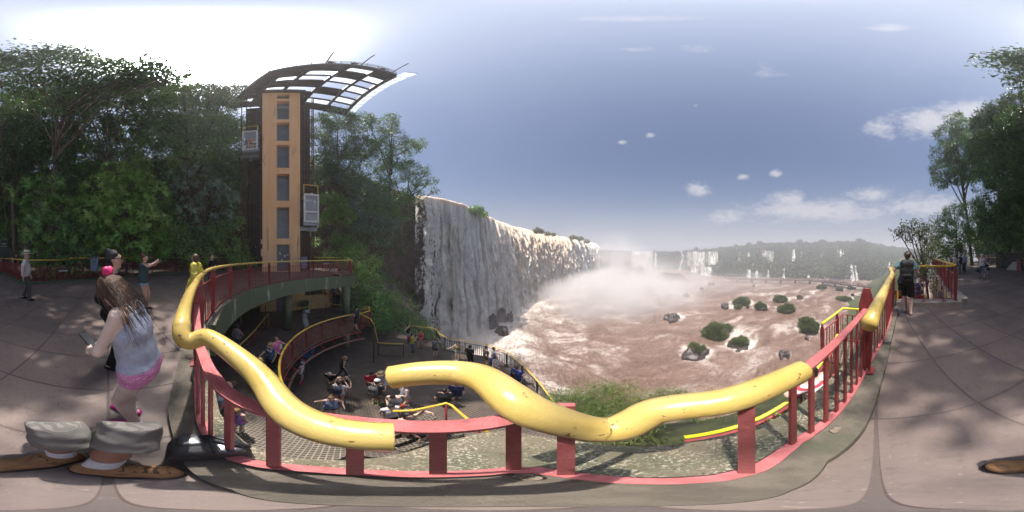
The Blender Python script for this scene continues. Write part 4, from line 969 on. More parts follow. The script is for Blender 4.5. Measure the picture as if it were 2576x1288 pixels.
# stone steps and wall at the far right
ss = thing('stone_steps', 'pale stone steps against a dark wall at the far right', 'steps', A(2552, 18.6, 0))
for k in range(5):
    p0 = Vector(A(2535 + k * 3.4, 18.4 + k * .32, 0)); p1 = Vector(A(2569 - k * .6, 17.4 + k * .42, 0)); h_ = .17
    MB().bar((p0.x, p0.y, h_ * (k + .5)), (p1.x, p1.y, h_ * (k + .5)), .36, h_).build('step', mat('pale_stone', (.38, .33, .30), (.46, .41, .38), 4, .85), ss)
b = MB(); p0, p1 = Vector(A(2514, 20.6, 0)), Vector(A(2590, 20.5, 0)); b.bar((p0.x, p0.y, .95), (p1.x, p1.y, .95), .4, 1.9); b.box((p0.x, p0.y, 1.05), (.75, .75, 2.1))
tag(b.build('stone_wall', mat('mossy_wall', (.075, .07, .055), (.12, .11, .09), 3, .9, .5, 20)), 'dark mossy stone wall behind the pale steps', 'wall')
# warning signs on the fence
M_sign = mat('sign_green_black', (.012, .028, .022), rough=.4); M_gold = mat('sign_yellow', (.55, .36, .05)); M_lett = mat('sign_white', (.75, .75, .72))
def sign(pos, yaw, w_, lb, h_=.36):
    o = thing('warning_sign', lb, 'sign', pos, 'warning signs on the railings'); R = Matrix.Rotation(yaw, 4, 'Z'); M0 = Matrix.Translation(pos) @ R
    def place(me, name, dz, dy, m_):
        me.materials.clear(); me.materials.append(m_); q = link(name, me, None); q.parent = o; q.matrix_parent_inverse = Matrix.Translation(-Vector(pos)); q.matrix_world = M0; 
        q.matrix_basis = M0 @ Matrix.Translation((0, dy, dz)) @ Matrix.Rotation(math.pi / 2, 4, 'X'); return q
    b = MB().box((0, 0, 0), (w_, h_, .02)); place(new_mesh('plate', b.v, b.f, M_sign), 'plate', 0, 0, M_sign)
    b = MB().box((0, 0, 0), (w_, h_ * .14, .006)); place(new_mesh('strip', b.v, b.f, M_lett), 'strip', -h_ * .42, -.013, M_lett)
    for t, s, dz, m_ in (('ATENÇÃO', .20, .34, M_gold), ('PISO ESCORREGADIO', .14, .17, M_gold), ('Be careful! Slippery floor', .125, -.12, M_lett)):
        place(text_mesh(t, s * h_), 'lettering', dz * h_, -.014, m_)
    place(text_mesh('WET FLOOR', .10 * h_), 'lettering', -h_ * .42, -.02, M_sign)
sign((-3.62, -8.85, .83), math.radians(175), .52, 'dark green warning sign on the fence right of the hat man')
p = A(478, 17.2, 1.02); sign(p, -az(478), .75, 'dark green warning sign on the long fence by the yellow raincoat', .42)
p = A(825, 11.6, 1.12); sign(p, -az(825), .6, 'small green warning sign near the corner above the crouching man', .3)
o = thing('notice_board', 'tall dark green notice board among the trees behind the left fence', 'sign', A(10, 17.5, 0)); p = A(10, 17.5, 0)
MB().box((p[0], p[1], 1.6), (1.0, .12, 3.2), -az(10)).build('board', mat('board_green', (.02, .04, .035), rough=.5), o)
pp_ = Vector(p) * (1 - .075 / 17.5); MB().box((pp_.x, pp_.y, 2.85), (.35, .02, .06), -az(10)).build('marking', M_lett, o)
MB().box((pp_.x, pp_.y, 2.6), (.7, .02, .03), -az(10)).build('marking', M_lett, o)
# storage box under the walkway, pipe ends in the kerb, floodlight, bag
bx = thing('storage_crate', 'bright blue plastic crate under the curved walkway', 'crate', G(776, 891, -5.3)); p = Vector(G(776, 891, -5.3))
MB().box(p + Vector((0, 0, .22)), (.95, .6, .44), -.5).build('body', mat('blue_plastic', (.03, .16, .45), rough=.4), bx); MB().box(p + Vector((0, 0, .46)), (1.0, .65, .06), -.5).build('lid', _M['blue_plastic'], bx)
for (pts_, lb) in (((G(1318, 1199, .1), G(1337, 1204, .1)), 'cut pipe ends set in the kerb straight below the handrail bend'), ((G(2099, 1086, .1), G(2106, 1081, .1)), 'cut pipe ends set in the kerb on the right')):
    t = thing('pipe_sleeve', lb, 'pipe ends', pts_[0], 'pipe ends in the kerb')
    for q in pts_:
        MB().lathe([(.022, .10), (.022, .125), (.017, .125), (.017, .112)], (q[0], q[1], 0), 16).build('rim', mat('rusty_rim', (.22, .18, .14), rough=.7), t, True)
        MB().lathe([(.017, .104), (.017, .110)], (q[0], q[1], 0), 14).build('hole', M_black, t)
fl = thing('floodlight', 'round weathered floodlight on a bracket among the grass', 'floodlight', lpt(.62, .86, -.85)); p = Vector(lpt(.62, .80, -.62))
R = Matrix.Rotation(math.radians(35), 3, 'X')
MB().lathe([(.02, -.12), (.07, -.09), (.11, 0), (.115, .02)], p, 18, R=R).build('housing', mat('weathered_alloy', (.30, .29, .26), (.2, .19, .16), 9, .6), fl, True)
MB().lathe([(.10, .015), (.10, .024)], p, 18, R=R).build('lens', mat('mossy_lens', (.20, .17, .06), (.10, .11, .04), 14, .4), fl); MB().tube([p + Vector((0, 0, -.1)), p + Vector((.02, 0, -.75))], .025, 8).build('bracket', M_steel, fl)
pl = MB().prism([(x, y) for x, y in (A(1808, .86, 0)[:2], A(1822, .9, 0)[:2], A(1800, 1.0, 0)[:2])], .1, .11)
bgp = Vector((-.535, -.165, .10)); bg_ = thing('camera_bag', 'black camera bag with handle standing on the kerb', 'bag', bgp)
def rsolid(name, c, half, r, m, par, yaw=0, taper=.85):
    V = []; F = []; R = Matrix.Rotation(yaw, 3, 'Z'); n = 20; L = 8
    for i in range(L + 1):
        ph = -math.pi / 2 + math.pi * i / L
        for j in range(n):
            a = 2 * math.pi * j / n; e = .35
            sg = lambda v, e_: math.copysign(abs(v) ** e_, v)
            x = half[0] * sg(math.cos(a), e) * sg(math.cos(ph), e); y = half[1] * sg(math.sin(a), e) * sg(math.cos(ph), e); z = half[2] * sg(math.sin(ph), e)
            s = 1 - (1 - taper) * (z / half[2] * .5 + .5)
            V.append(Vector(c) + R @ Vector((x * s, y * s, z)))
    for i in range(L):
        for j in range(n): F.append((i * n + j, i * n + (j + 1) % n, (i + 1) * n + (j + 1) % n, (i + 1) * n + j))
    F += [tuple(range(n))[::-1], tuple(L * n + j for j in range(n))]
    return link(name, new_mesh(name, V, F, m, True), par)
M_bag = mat('black_nylon', (.02, .02, .022), (.04, .04, .045), 60, .6, .3, 90)
rsolid('body', bgp + Vector((0, 0, .10)), (.095, .15, .10), .03, M_bag, bg_, .5)
for k in (-1, 1): rsolid('panel', bgp + Vector((.012 * k, .065 * k, .195)), (.065, .055, .02), .01, mat('glossy_black', (.05, .05, .06), rough=.18), bg_, .5)
MB().tube([bgp + Vector((-.02 + .1 * math.cos(a) * .3, .09 * math.cos(a) + .05, .20 + .07 * math.sin(a))) for a in np.linspace(0, math.pi, 12)], .012, 8).build('handle', M_black, bg_, True)

# ------------------------------------------------------------------ catwalk over the river
cw = [A(1831, 133, -17.2), A(1908, 131, -17.6), A(2006, 128, -17.7), A(2054, 124, -17.6), A(2108, 110, -17.5), A(2187, 99, -17.4), A(2225, 90, -17.3), A(2236, 84, -17.2)]
CWP = [Vector(p) for p in smooth_poly(cw, 1)]
t = thing('catwalk', 'long rust brown catwalk crossing the brown river far below', 'catwalk', cw[0]); M_cat = mat('catwalk_brown', (.075, .05, .045), (.11, .07, .06), .6, .7)
b = MB()
for a, c_ in zip(CWP[:-1], CWP[1:]): b.bar(a, c_, 2.2, .55)
b.build('deck', M_cat, t)
for s in (-1, 1):
    b = MB()
    for a, c_ in zip(CWP[:-1], CWP[1:]):
        n_ = Vector((-(c_ - a).y, (c_ - a).x, 0)).normalized() * 1.05 * s
        for dz in (.75, 1.3): b.bar(a + n_ + up * dz, c_ + n_ + up * dz, .07, .07)
    for q, tt_ in along(CWP, 1.6, .2):
        n_ = Vector((-tt_.y, tt_.x, 0)).normalized() * 1.05 * s; b.box(q + n_ + up * .75, (.09, .09, 1.2))
    b.build('railing', M_cat, t)
for q, tt_ in along(CWP, 11.5, 8): MB().box(q + up * -2, (1.4, .8, 3.6), math.atan2(tt_.y, tt_.x)).build('pier', M_cat, t)
vp = thing('viewing_platform', 'wide brown viewing platform widening the catwalk where visitors crowd', 'platform', A(2100, 111.5, -17.5))
q0, q1 = Vector(A(2072, 122, -17.0)), Vector(A(2128, 108, -17.0)); MB().bar(q0, q1, 5.5, .6).build('deck', M_cat, vp)
b = MB()
for dz in (.9, 1.4): b.bar(q0 + up * dz, q1 + up * dz, .1, .1)
b.build('railing', M_cat, vp)
MB().bar(Vector(A(2088, 117, -14.9)), Vector(A(2122, 111, -14.9)), 3, .25).build('roof', mat('dark_blue_roof', (.035, .045, .07)), vp)
# ================================================================== PLANTS AND ROCKS
def unit(v): return v / (np.linalg.norm(v, axis=-1, keepdims=True) + 1e-9)
def leaf_quads(P, D, U, L, W, fold=.12):
    D = unit(D); S = unit(np.cross(D, U)); U = np.cross(S, D)
    L = L[:, None]; W = W[:, None]
    a = P; b = P + D * L * .45 + S * W * .5 + U * L * fold; c_ = P + D * L - U * L * fold * .8; d = P + D * L * .45 - S * W * .5 + U * L * fold
    V = np.stack([a, b, c_, d], 1).reshape(-1, 3); n = len(P)
    return V, np.arange(n * 4).reshape(n, 4)
def rnd(n): return unit(rng.normal(size=(n, 3)))
def crown_leaves(lobes, dens=2.6, per=13, spread=.5, L=.30, W=.13, kind='broad', gap=.34, seed=0.0, shell=(.55, 1.05), flat=1.0):
    VV = []; FF = []; nb = 0
    for (c_, rx, ry, rz) in lobes:
        c_ = np.array(c_); rm = (rx * ry * rz) ** (1 / 3)
        n = max(6, int(dens * 4 * math.pi * rm * rm))
        d = rnd(n); rad = rng.uniform(shell[0], shell[1], n) ** .7
        C_ = c_ + d * np.array([rx, ry, rz]) * rad[:, None]
        nz = fbm(C_ * (.55 / max(.5, rm / 2)) + seed, 3); keep = nz > gap
        C_, d = C_[keep], d[keep]; n = len(C_)
        if n == 0: continue
        out = unit(d / np.array([rx, ry, rz]) * rm + np.array([0, 0, .25]))
        if kind == 'rosette':
            k = per; ax = np.repeat(unit(out + rng.normal(size=(n, 3)) * .35), k, 0); t = rnd(n * k); t = unit(t - ax * (t * ax).sum(1, keepdims=True))
            op = rng.uniform(.5, 1.35, n * k)[:, None]; D = ax * np.cos(op) + t * np.sin(op) + np.array([0, 0, -.15]); P = np.repeat(C_, k, 0); U = ax
            sc = np.repeat(rng.uniform(.7, 1.2, n), k)
        else:
            k = per; P = np.repeat(C_, k, 0) + rng.normal(size=(n * k, 3)) * spread * .5 * np.array([1, 1, flat])
            D = unit(np.repeat(out, k, 0) * .6 + rng.normal(size=(n * k, 3)) * .75 + np.array([0, 0, -.3])); U = unit(np.repeat(out, k, 0) * .8 + rng.normal(size=(n * k, 3)) * .45 + np.array([0, 0, .5]))
            sc = rng.uniform(.65, 1.25, n * k)
        V, F = leaf_quads(P, D, U, L * sc, W * sc)
        VV.append(V); FF.append(F + nb); nb += len(V)
    return np.concatenate(VV), np.concatenate(FF)
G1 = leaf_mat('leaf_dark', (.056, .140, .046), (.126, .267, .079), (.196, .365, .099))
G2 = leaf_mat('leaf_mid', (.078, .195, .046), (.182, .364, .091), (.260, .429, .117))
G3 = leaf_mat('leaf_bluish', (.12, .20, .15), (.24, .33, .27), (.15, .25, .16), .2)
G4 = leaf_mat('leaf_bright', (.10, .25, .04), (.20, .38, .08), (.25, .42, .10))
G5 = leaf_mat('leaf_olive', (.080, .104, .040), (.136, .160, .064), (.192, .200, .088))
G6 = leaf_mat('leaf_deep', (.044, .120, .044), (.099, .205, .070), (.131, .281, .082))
GR = leaf_mat('grass_blade', (.045, .085, .012), (.095, .135, .025), (.14, .15, .04), .3, .6, .9)
def tree(name, label, lobes, m, base=None, tr=.16, group='trees round the viewpoint', cat='tree', limbs=True, **kw):
    Ls = []
    for q in lobes:
        px, py, d, r = q[:4]; rz = q[4] if len(q) > 4 else r * .8
        Ls.append((A(px, d, py=py), r, r, rz))
    cen = np.mean([l[0] for l in Ls], 0)
    if base is None: base = (cen[0] * 1.02, cen[1] * 1.02, -.5)
    t = thing(name, label, cat, base, group)
    V, F = crown_leaves(Ls, **kw)
    link('crown', new_mesh('crown', V, F, m), t)
    if tr:
        b = MB(); B = Vector(base); top = Vector(cen); mid_ = B.lerp(top, .5) + Vector((random.uniform(-.4, .4), random.uniform(-.4, .4), 0))
        b.tube(smooth_poly([tuple(B), tuple(mid_), tuple(top)], 2), [tr * (1 - .55 * i / 8) for i in range(len(smooth_poly([tuple(B), tuple(mid_), tuple(top)], 2)))], 8)
        if limbs:
            for l in Ls:
                e = Vector(l[0]); s_ = B.lerp(top, random.uniform(.45, .8)); mm = s_.lerp(e, .5) + Vector((0, 0, -.08 * (e - s_).length))
                P = smooth_poly([tuple(s_), tuple(mm), tuple(e)], 1); b.tube(P, [tr * .5 * (1 - .7 * i / (len(P) - 1)) for i in range(len(P))], 6)
                for _ in range(3):
                    e2 = e + Vector(rnd(1)[0]) * l[1] * .8; b.tube([mm.lerp(e, .5), e2], [tr * .22, tr * .08], 5)
        b.build('trunk', M_bark, t, True)
    return t
# --- left: forest behind the fence
tree('rain_forest_tree', 'tall lacy tree arching high over the plaza at the far left', [(-40, 150, 9.5, 1.9, .8), (25, 150, 9.5, 2.0, .8), (90, 135, 9.3, 2.0, .8), (160, 140, 9.3, 2.0, .8), (225, 150, 9.6, 1.8, .8), (20, 200, 10.5, 1.9, .8), (90, 190, 10.3, 2.0, .8), (160, 200, 10.3, 2.0, .9), (230, 205, 10.8, 1.9, .9), (60, 240, 11.5, 1.7, .7), (130, 245, 11.5, 2.0, .9), (200, 250, 12, 2.0, 1.0), (265, 165, 9.4, 1.5, .6), (300, 195, 9.6, 1.5, .6), (270, 215, 10.3, 1.7, .7), (335, 205, 10.0, 1.4, .6), (350, 178, 8.8, 1.5, .5), (385, 195, 8.8, 1.5, .5), (420, 208, 9.0, 1.5, .5), (385, 165, 7.8, 1.3, .4), (440, 190, 8.4, 1.2, .4)],  # last lobes reach towards the sun, added to dapple the deck with shade
     G1, A(95, 15.5, -.5), .17, dens=2.0, per=15, spread=1.0, L=.42, W=.18, gap=.40, shell=(.2, 1.0), flat=.45)
tree('rain_forest_tree', 'tall thin-crowned tree reaching over the right end of the plaza', [(2500, 40, 4.2, 1.3, .5), (2545, 170, 8.8, .9, .5), (2580, 190, 9, 1.0, .5), (2400, 12, 2.5, 1.2, .4), (300, 30, 3.5, 1.2, .5)][1:3], G1, A(2600, 19, -.5), .08, dens=.8, per=12, spread=.9, L=.34, W=.14, gap=.44, flat=.5)
tree('rain_forest_tree', 'dark broad tree at the far left edge above the hat man', [(-10, 305, 15, 2.2), (40, 300, 15, 2.0), (80, 320, 15, 2.3), (20, 350, 15, 2.4), (70, 370, 15, 2.4), (120, 380, 15, 2.2), (10, 410, 15.5, 2.3), (-40, 360, 15.5, 2.6), (-45, 440, 15.5, 2.6)], G6, A(40, 17, -.5), .3, dens=3.6, gap=.3)
tree('rain_forest_tree', 'big dark green tree mass in the middle of the left forest', [(150, 290, 12.5, 2.4), (210, 260, 12, 2.4), (270, 248, 11.8, 2.4), (330, 250, 12.2, 2.5), (390, 262, 13, 2.3), (170, 340, 15, 2.6), (240, 330, 14.5, 2.7), (310, 335, 14.5, 2.7), (380, 340, 15, 2.6), (150, 400, 15.5, 2.6), (220, 400, 15.5, 2.7), (300, 395, 15.3, 2.7), (370, 400, 15.5, 2.6)], G1, A(270, 17.5, -.5), .22, dens=2.3, gap=.50)
tree('rain_forest_tree', 'sunlit mid green tree left of the elevator shaft', [(440, 270, 17, 2.4), (500, 258, 17.5, 2.4), (555, 262, 18, 2.2), (450, 330, 17, 2.6), (520, 320, 17.5, 2.7), (580, 320, 18, 2.2), (440, 395, 17.5, 2.6), (510, 385, 17.8, 2.7), (575, 390, 18.2, 2.4)], G2, A(500, 19.5, -.5), .22, dens=3.5, gap=.3)
tree('rain_forest_tree', 'tree with thin bright crown high beside the left shaft', [(545, 225, 16, 1.5, 1.0), (590, 235, 17, 1.5, 1.0), (500, 230, 16, 1.4, .9), (430, 228, 14.5, 1.4, .9), (350, 225, 13.5, 1.5, .9), (280, 222, 13, 1.5, .8)], G5, A(480, 19, -.5), .2, dens=2.2, gap=.38, spread=.7)
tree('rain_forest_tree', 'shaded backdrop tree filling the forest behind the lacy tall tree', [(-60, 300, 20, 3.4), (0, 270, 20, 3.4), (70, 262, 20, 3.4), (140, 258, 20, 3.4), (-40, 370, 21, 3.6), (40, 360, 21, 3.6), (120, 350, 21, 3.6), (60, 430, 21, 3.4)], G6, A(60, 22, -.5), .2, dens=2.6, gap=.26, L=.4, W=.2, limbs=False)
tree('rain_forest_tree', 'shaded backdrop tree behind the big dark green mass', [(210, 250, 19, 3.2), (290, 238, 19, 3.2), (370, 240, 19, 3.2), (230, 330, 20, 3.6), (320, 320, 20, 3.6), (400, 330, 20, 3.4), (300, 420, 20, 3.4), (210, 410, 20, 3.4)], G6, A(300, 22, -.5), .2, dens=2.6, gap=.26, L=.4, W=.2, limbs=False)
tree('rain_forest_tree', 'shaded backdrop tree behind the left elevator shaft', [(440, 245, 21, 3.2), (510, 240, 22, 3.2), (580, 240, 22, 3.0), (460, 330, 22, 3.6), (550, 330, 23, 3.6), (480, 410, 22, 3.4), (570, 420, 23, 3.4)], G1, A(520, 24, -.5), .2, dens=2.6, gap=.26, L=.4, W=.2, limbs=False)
tree('palm_leaved_shrub', 'large bright shrub of spiky leaf rosettes behind the blue bin', [(255, 480, 12.6, 1.5), (320, 470, 12.3, 1.5), (380, 490, 12.4, 1.2), (240, 540, 12.3, 1.5), (310, 540, 11.9, 1.6), (375, 560, 12, 1.3), (260, 600, 12, 1.3), (330, 610, 11.7, 1.4), (385, 625, 11.9, 1.0), (290, 440, 12.8, 1.2), (345, 435, 12.8, 1.0)], G4, A(315, 13, -.3), .12, dens=3.2, per=14, L=.60, W=.13, kind='rosette', gap=.28, cat='shrub', group='shrubs behind the fence', shell=(.75, 1.05))
tree('palm_leaved_shrub', 'smaller spiky shrub with drooping rosettes behind the hat man', [(100, 520, 11.5, 1.1), (150, 530, 11.3, 1.1), (80, 575, 11.2, 1.1), (130, 590, 10.9, 1.1), (165, 610, 10.9, .8), (90, 640, 11, .8), (60, 480, 12, 1.2), (120, 470, 12, 1.1)], G2, A(120, 12.2, -.3), .1, dens=3.0, per=12, L=.50, W=.11, kind='rosette', gap=.3, cat='shrub', group='shrubs behind the fence', shell=(.7, 1.05))
tree('umbrella_leaf_tree', 'pale bluish tree with big palmate leaves beside the shaft', [(450, 450, 16, 1.3), (500, 440, 16, 1.4), (555, 470, 16, 1.4), (520, 500, 15.6, 1.3), (580, 500, 16, 1.0), (470, 520, 15.2, 1.0), (560, 535, 15.5, 1.1), (500, 560, 15, .8)], G3, A(500, 17, -.5), .11, dens=1.7, per=9, L=.55, W=.20, kind='rosette', gap=.36, shell=(.7, 1.05))
tree('vine_thicket', 'dense green creeper thicket against the left elevator shaft', [(585, 560, 16.3, 1.1), (570, 610, 16, 1.2), (590, 640, 16, .9), (575, 510, 16.6, 1.0), (540, 600, 15.8, 1.2), (520, 640, 15.5, 1.1), (545, 570, 16.2, 1.0)], G2, A(570, 16.8, -.3), .06, dens=5, per=12, spread=.35, L=.2, W=.12, gap=.25, cat='thicket', group='shrubs behind the fence')
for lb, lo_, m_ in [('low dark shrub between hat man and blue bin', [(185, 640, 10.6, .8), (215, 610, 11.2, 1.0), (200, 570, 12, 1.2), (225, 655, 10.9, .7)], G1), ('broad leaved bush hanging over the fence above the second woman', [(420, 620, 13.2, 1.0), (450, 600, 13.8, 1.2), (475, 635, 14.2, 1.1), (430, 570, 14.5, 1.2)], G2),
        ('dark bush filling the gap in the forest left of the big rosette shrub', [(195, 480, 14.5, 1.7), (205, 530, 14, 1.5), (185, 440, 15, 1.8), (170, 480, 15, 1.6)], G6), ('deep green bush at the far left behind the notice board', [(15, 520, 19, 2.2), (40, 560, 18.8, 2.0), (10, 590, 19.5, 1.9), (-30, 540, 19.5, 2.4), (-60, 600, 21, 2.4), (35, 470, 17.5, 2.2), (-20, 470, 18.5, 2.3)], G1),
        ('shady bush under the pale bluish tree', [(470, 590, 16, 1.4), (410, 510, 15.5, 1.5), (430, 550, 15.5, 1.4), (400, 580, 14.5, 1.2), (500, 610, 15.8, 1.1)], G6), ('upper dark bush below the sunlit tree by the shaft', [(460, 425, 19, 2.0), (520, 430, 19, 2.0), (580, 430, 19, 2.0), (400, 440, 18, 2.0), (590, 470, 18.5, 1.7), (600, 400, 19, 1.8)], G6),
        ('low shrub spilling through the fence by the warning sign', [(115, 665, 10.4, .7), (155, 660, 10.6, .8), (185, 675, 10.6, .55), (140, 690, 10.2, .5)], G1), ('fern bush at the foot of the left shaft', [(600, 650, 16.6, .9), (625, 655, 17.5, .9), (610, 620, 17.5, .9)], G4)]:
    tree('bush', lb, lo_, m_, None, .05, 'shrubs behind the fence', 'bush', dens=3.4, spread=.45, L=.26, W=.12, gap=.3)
# --- right of the tower: cliff vegetation
tree('cliff_tree', 'dark tree close to the right side of the elevator tower', [(800, 320, 22, 2.6), (850, 300, 22, 2.6), (900, 310, 22.5, 2.4), (800, 375, 22, 2.8), (860, 365, 22, 3.0), (910, 370, 22.5, 2.6), (800, 430, 22, 2.6), (860, 425, 22, 2.8)], G6, A(850, 24, 2), .3, dens=3.2, gap=.32)
tree('cliff_tree', 'tall tree with broken outline right of the platform', [(945, 345, 25, 2.0), (975, 315, 25, 1.9, 2.0), (990, 350, 25, 2.2), (950, 400, 25, 2.8), (1005, 395, 26, 2.6), (1030, 370, 27, 2.0, 1.3), (1050, 360, 27, 1.5, .9), (985, 300, 25, 1.2, 1.4), (920, 300, 24, 1.4)], G1, A(985, 27, 4), .28, dens=2.6, gap=.36)
tree('cliff_tree', 'dense tree on the cliff edge above the left end of the fall', [(990, 440, 26, 2.6), (1030, 430, 27, 2.4), (1055, 450, 28, 1.8), (1000, 490, 26, 2.4), (1040, 485, 27, 1.8), (940, 460, 25, 2.8), (960, 520, 24.5, 2.4), (1075, 430, 29, 1.0, .7), (1085, 455, 29.5, 1.1, .7), (1092, 480, 30, .8, .5), (1010, 540, 25.5, 1.6)], G1, A(1010, 29, 4), .26, dens=2.1, gap=.36)
tree('cliff_shrub', 'flowering creeper bush on the rock beside the right cab', [(880, 450, 21, 1.9), (920, 470, 21.5, 1.9), (950, 500, 22, 1.9), (900, 520, 21, 1.8), (940, 560, 21.5, 1.7), (975, 560, 22.5, 1.5), (900, 570, 21, 1.2), (965, 600, 22.5, 1.2)], G3, A(920, 24, 0), .12, dens=3.2, per=11, spread=.45, L=.27, W=.15, cat='shrub', group='shrubs on the cliff')
tree('cliff_shrub', 'light green shrub on the rock just right of the white cab', [(825, 500, 19.5, 1.2), (855, 510, 19.5, 1.2), (835, 535, 19.2, 1.0), (870, 545, 19.5, 1.2), (815, 555, 19.2, .8)], G4, A(840, 21.5, 0), .08, dens=3.6, spread=.4, L=.25, W=.12, cat='shrub', group='shrubs on the cliff')
tree('cliff_shrub', 'yellow green shrub beside the corner end of the upper deck', [(895, 670, 15.5, .9), (925, 690, 15.5, 1.0), (900, 715, 14.8, .8), (940, 660, 16.5, .9), (880, 640, 17, 1.0)], G4, A(910, 17, -4), .07, dens=5, spread=.35, L=.19, W=.10, cat='shrub', group='shrubs on the cliff')
tree('cliff_shrub', 'large dark green shrub below the deck corner by the man in navy', [(905, 740, 14.5, 1.0), (935, 760, 14.3, 1.1), (915, 790, 13.5, .9), (950, 790, 13.8, 1.0), (900, 765, 14, .8), (960, 740, 15.5, 1.1), (925, 725, 15.3, .9), (960, 815, 13.6, .8)], G2, A(930, 16, -6), .08, dens=5, spread=.35, L=.2, W=.09, cat='shrub', group='shrubs on the cliff')
tree('cliff_shrub', 'fresh shrub on the ledge at the foot of the cliff behind the bin', [(850, 600, 20, 1.0), (880, 610, 20, 1.1), (830, 640, 19.5, .8), (865, 640, 19.5, 1.0), (905, 630, 20, 1.0), (800, 610, 19.6, .6)], G2, A(860, 21.5, -1), .07, dens=4.2, spread=.4, L=.22, W=.11, cat='shrub', group='shrubs on the cliff')
tree('cliff_shrub', 'hanging grass and fern clump above the stepped yellow handrail', [(975, 820, 15.5, .9), (985, 790, 16.5, 1.0), (965, 840, 14.6, .7), (1000, 830, 16.5, .8), (1010, 790, 18.5, .9), (990, 750, 19, 1.1)], G4, A(980, 18, -7), .05, dens=4.5, per=16, spread=.4, L=.34, W=.05, cat='shrub', group='shrubs on the cliff')
# creepers clinging to the rock face
mask = []
flat_ = PC.reshape(-1, 3); pxx = np.degrees(np.arctan2(flat_[:, 0], flat_[:, 1])) / .13975 + 1288; dd_ = np.hypot(flat_[:, 0], flat_[:, 1]); pyy = 644 - np.degrees(np.arctan2(flat_[:, 2] - H, dd_)) / .13975
nv = fbm(flat_ * .28 + 5, 4)
sel = (pxx < 1052) & (pxx > -500) & (flat_[:, 2] > -8) & (nv > np.where(pyy > 600, .53, .43)) & (dd_ < 60)
C_ = flat_[sel]; kk = rng.choice(len(C_), min(len(C_), 5200)); C_ = C_[kk]; inward = -unit(C_ * np.array([1, 1, 0])); C_ = C_ + inward * .35
P_ = np.repeat(C_, 16, 0) + rng.normal(size=(len(C_) * 16, 3)) * .55; D_ = unit(np.repeat(inward, 16, 0) * .6 + rng.normal(size=P_.shape) * .7 + np.array([0, 0, -.5])); U_ = unit(np.repeat(inward, 16, 0) + rng.normal(size=P_.shape) * .4 + np.array([0, 0, .6]))
V, F = leaf_quads(P_, D_, U_, rng.uniform(.22, .5, len(P_)), rng.uniform(.1, .2, len(P_)))
tag(link('creeper_foliage', new_mesh('creeper_foliage', V, F, G1)), 'creepers and small leaves covering the dark rock face', 'foliage', kind='stuff')
# slope between the pit and the cliff
sa = np.array([(-14, 9, -5.0), (-9.6, 11.3, -6.0), (-8.2, 12.2, -6.4), (-7.4, 13.5, -7.5), (-6, 16, -12)]); sb = np.array([(-25.5, 4, 1.5), (-25, 12, 1), (-23.2, 20, -1), (-21, 27, -5), (-17, 30, -14)])
sa, _ = resample(sa, 50); sb, _ = resample(sb, 50); q = np.linspace(0, 1, 40)[:, None, None]; SP = sa[None] * (1 - q) + sb[None] * q
SP[..., 2] += (fbm(SP * .5, 4) - .5) * 2.2 * np.sin(np.pi * q[..., 0]); tag(link('cliff_slope', grid_mesh('cliff_slope', SP[::-1], M_rock)), kind='structure')
C_ = SP.reshape(-1, 3); C_ = C_[fbm(C_ * .4 + 9, 3) > .46]; C_ = C_[rng.choice(len(C_), 900)]
P_ = np.repeat(C_, 14, 0) + rng.normal(size=(len(C_) * 14, 3)) * .35 + np.array([0, 0, .2]); D_ = unit(rng.normal(size=P_.shape) + np.array([0, 0, .8]))
V, F = leaf_quads(P_, D_, rnd(len(P_)), rng.uniform(.15, .4, len(P_)), rng.uniform(.04, .14, len(P_)))
tag(link('slope_undergrowth', new_mesh('slope_undergrowth', V, F, G2)), 'low leafy undergrowth on the wet slope below the cliff', 'undergrowth', kind='stuff')
# bushes on the lip of the fall
for lb, lo_ in [('grassy green bush growing on the lip of the near fall', [(1190, 527, 43, .9, .5), (1204, 530, 45, 1.3, .9), (1218, 540, 48, .9, .7)]), ('small dark bush on the lip left of a low scrub line', [(1352, 580, 80, 1.6, 1.2), (1362, 582, 82, 1.3, .9), (1346, 581, 80, .8, .5)]), ('low scrub on the lip near the middle of the fall', [(1378, 588, 88, 1.6, .7), (1392, 590, 92, 1.3, .6)]), ('dark scrub clump on the lip at the far right end of the fall', [(1440, 597, 118, 2.2, 1.2), (1460, 600, 130, 2.6, 1.5), (1476, 607, 138, 2.4, 1.5), (1450, 598, 122, 1.6, 1.0)])]:
    tree('lip_bush', lb, lo_, G5 if 'grassy' not in lb else G2, None, 0, 'bushes on the lip of the fall', 'bush', dens=4, spread=.6, L=.5, W=.2, gap=.2)
# --- right side
tree('rain_forest_tree', 'slender tree leaning out with pale trunk at the right end of the river', [(2390, 340, 26, 2.6), (2430, 325, 26, 2.6), (2380, 390, 26, 2.6), (2425, 385, 26, 3.0), (2375, 430, 26, 2.2, 1.3), (2415, 440, 26, 2.4, 1.4), (2450, 430, 26, 2.6), (2365, 460, 26, 1.4, .9), (2400, 300, 26, 1.7, 1.2), (2455, 360, 25, 2.8)], G1, A(2447, 27, -1), .30, dens=2.8, gap=.37, L=.36, W=.16)
tree('rain_forest_tree', 'huge dark tree over the right end of the plaza', [(2490, 320, 20, 2.6), (2530, 300, 19, 2.6), (2570, 310, 18.5, 2.6), (2480, 380, 20.5, 2.8), (2530, 370, 19.5, 3.0), (2575, 380, 19, 3.0), (2490, 450, 20.5, 2.8), (2540, 450, 20, 3.0), (2600, 450, 19.5, 3.0), (2500, 520, 20.5, 2.4), (2550, 530, 20.5, 2.6), (2500, 570, 21, 1.9), (2545, 590, 21.5, 1.9), (2590, 560, 21, 2.2)], G6, A(2545, 24, -.5), .42, dens=3.2, L=.36, W=.16)
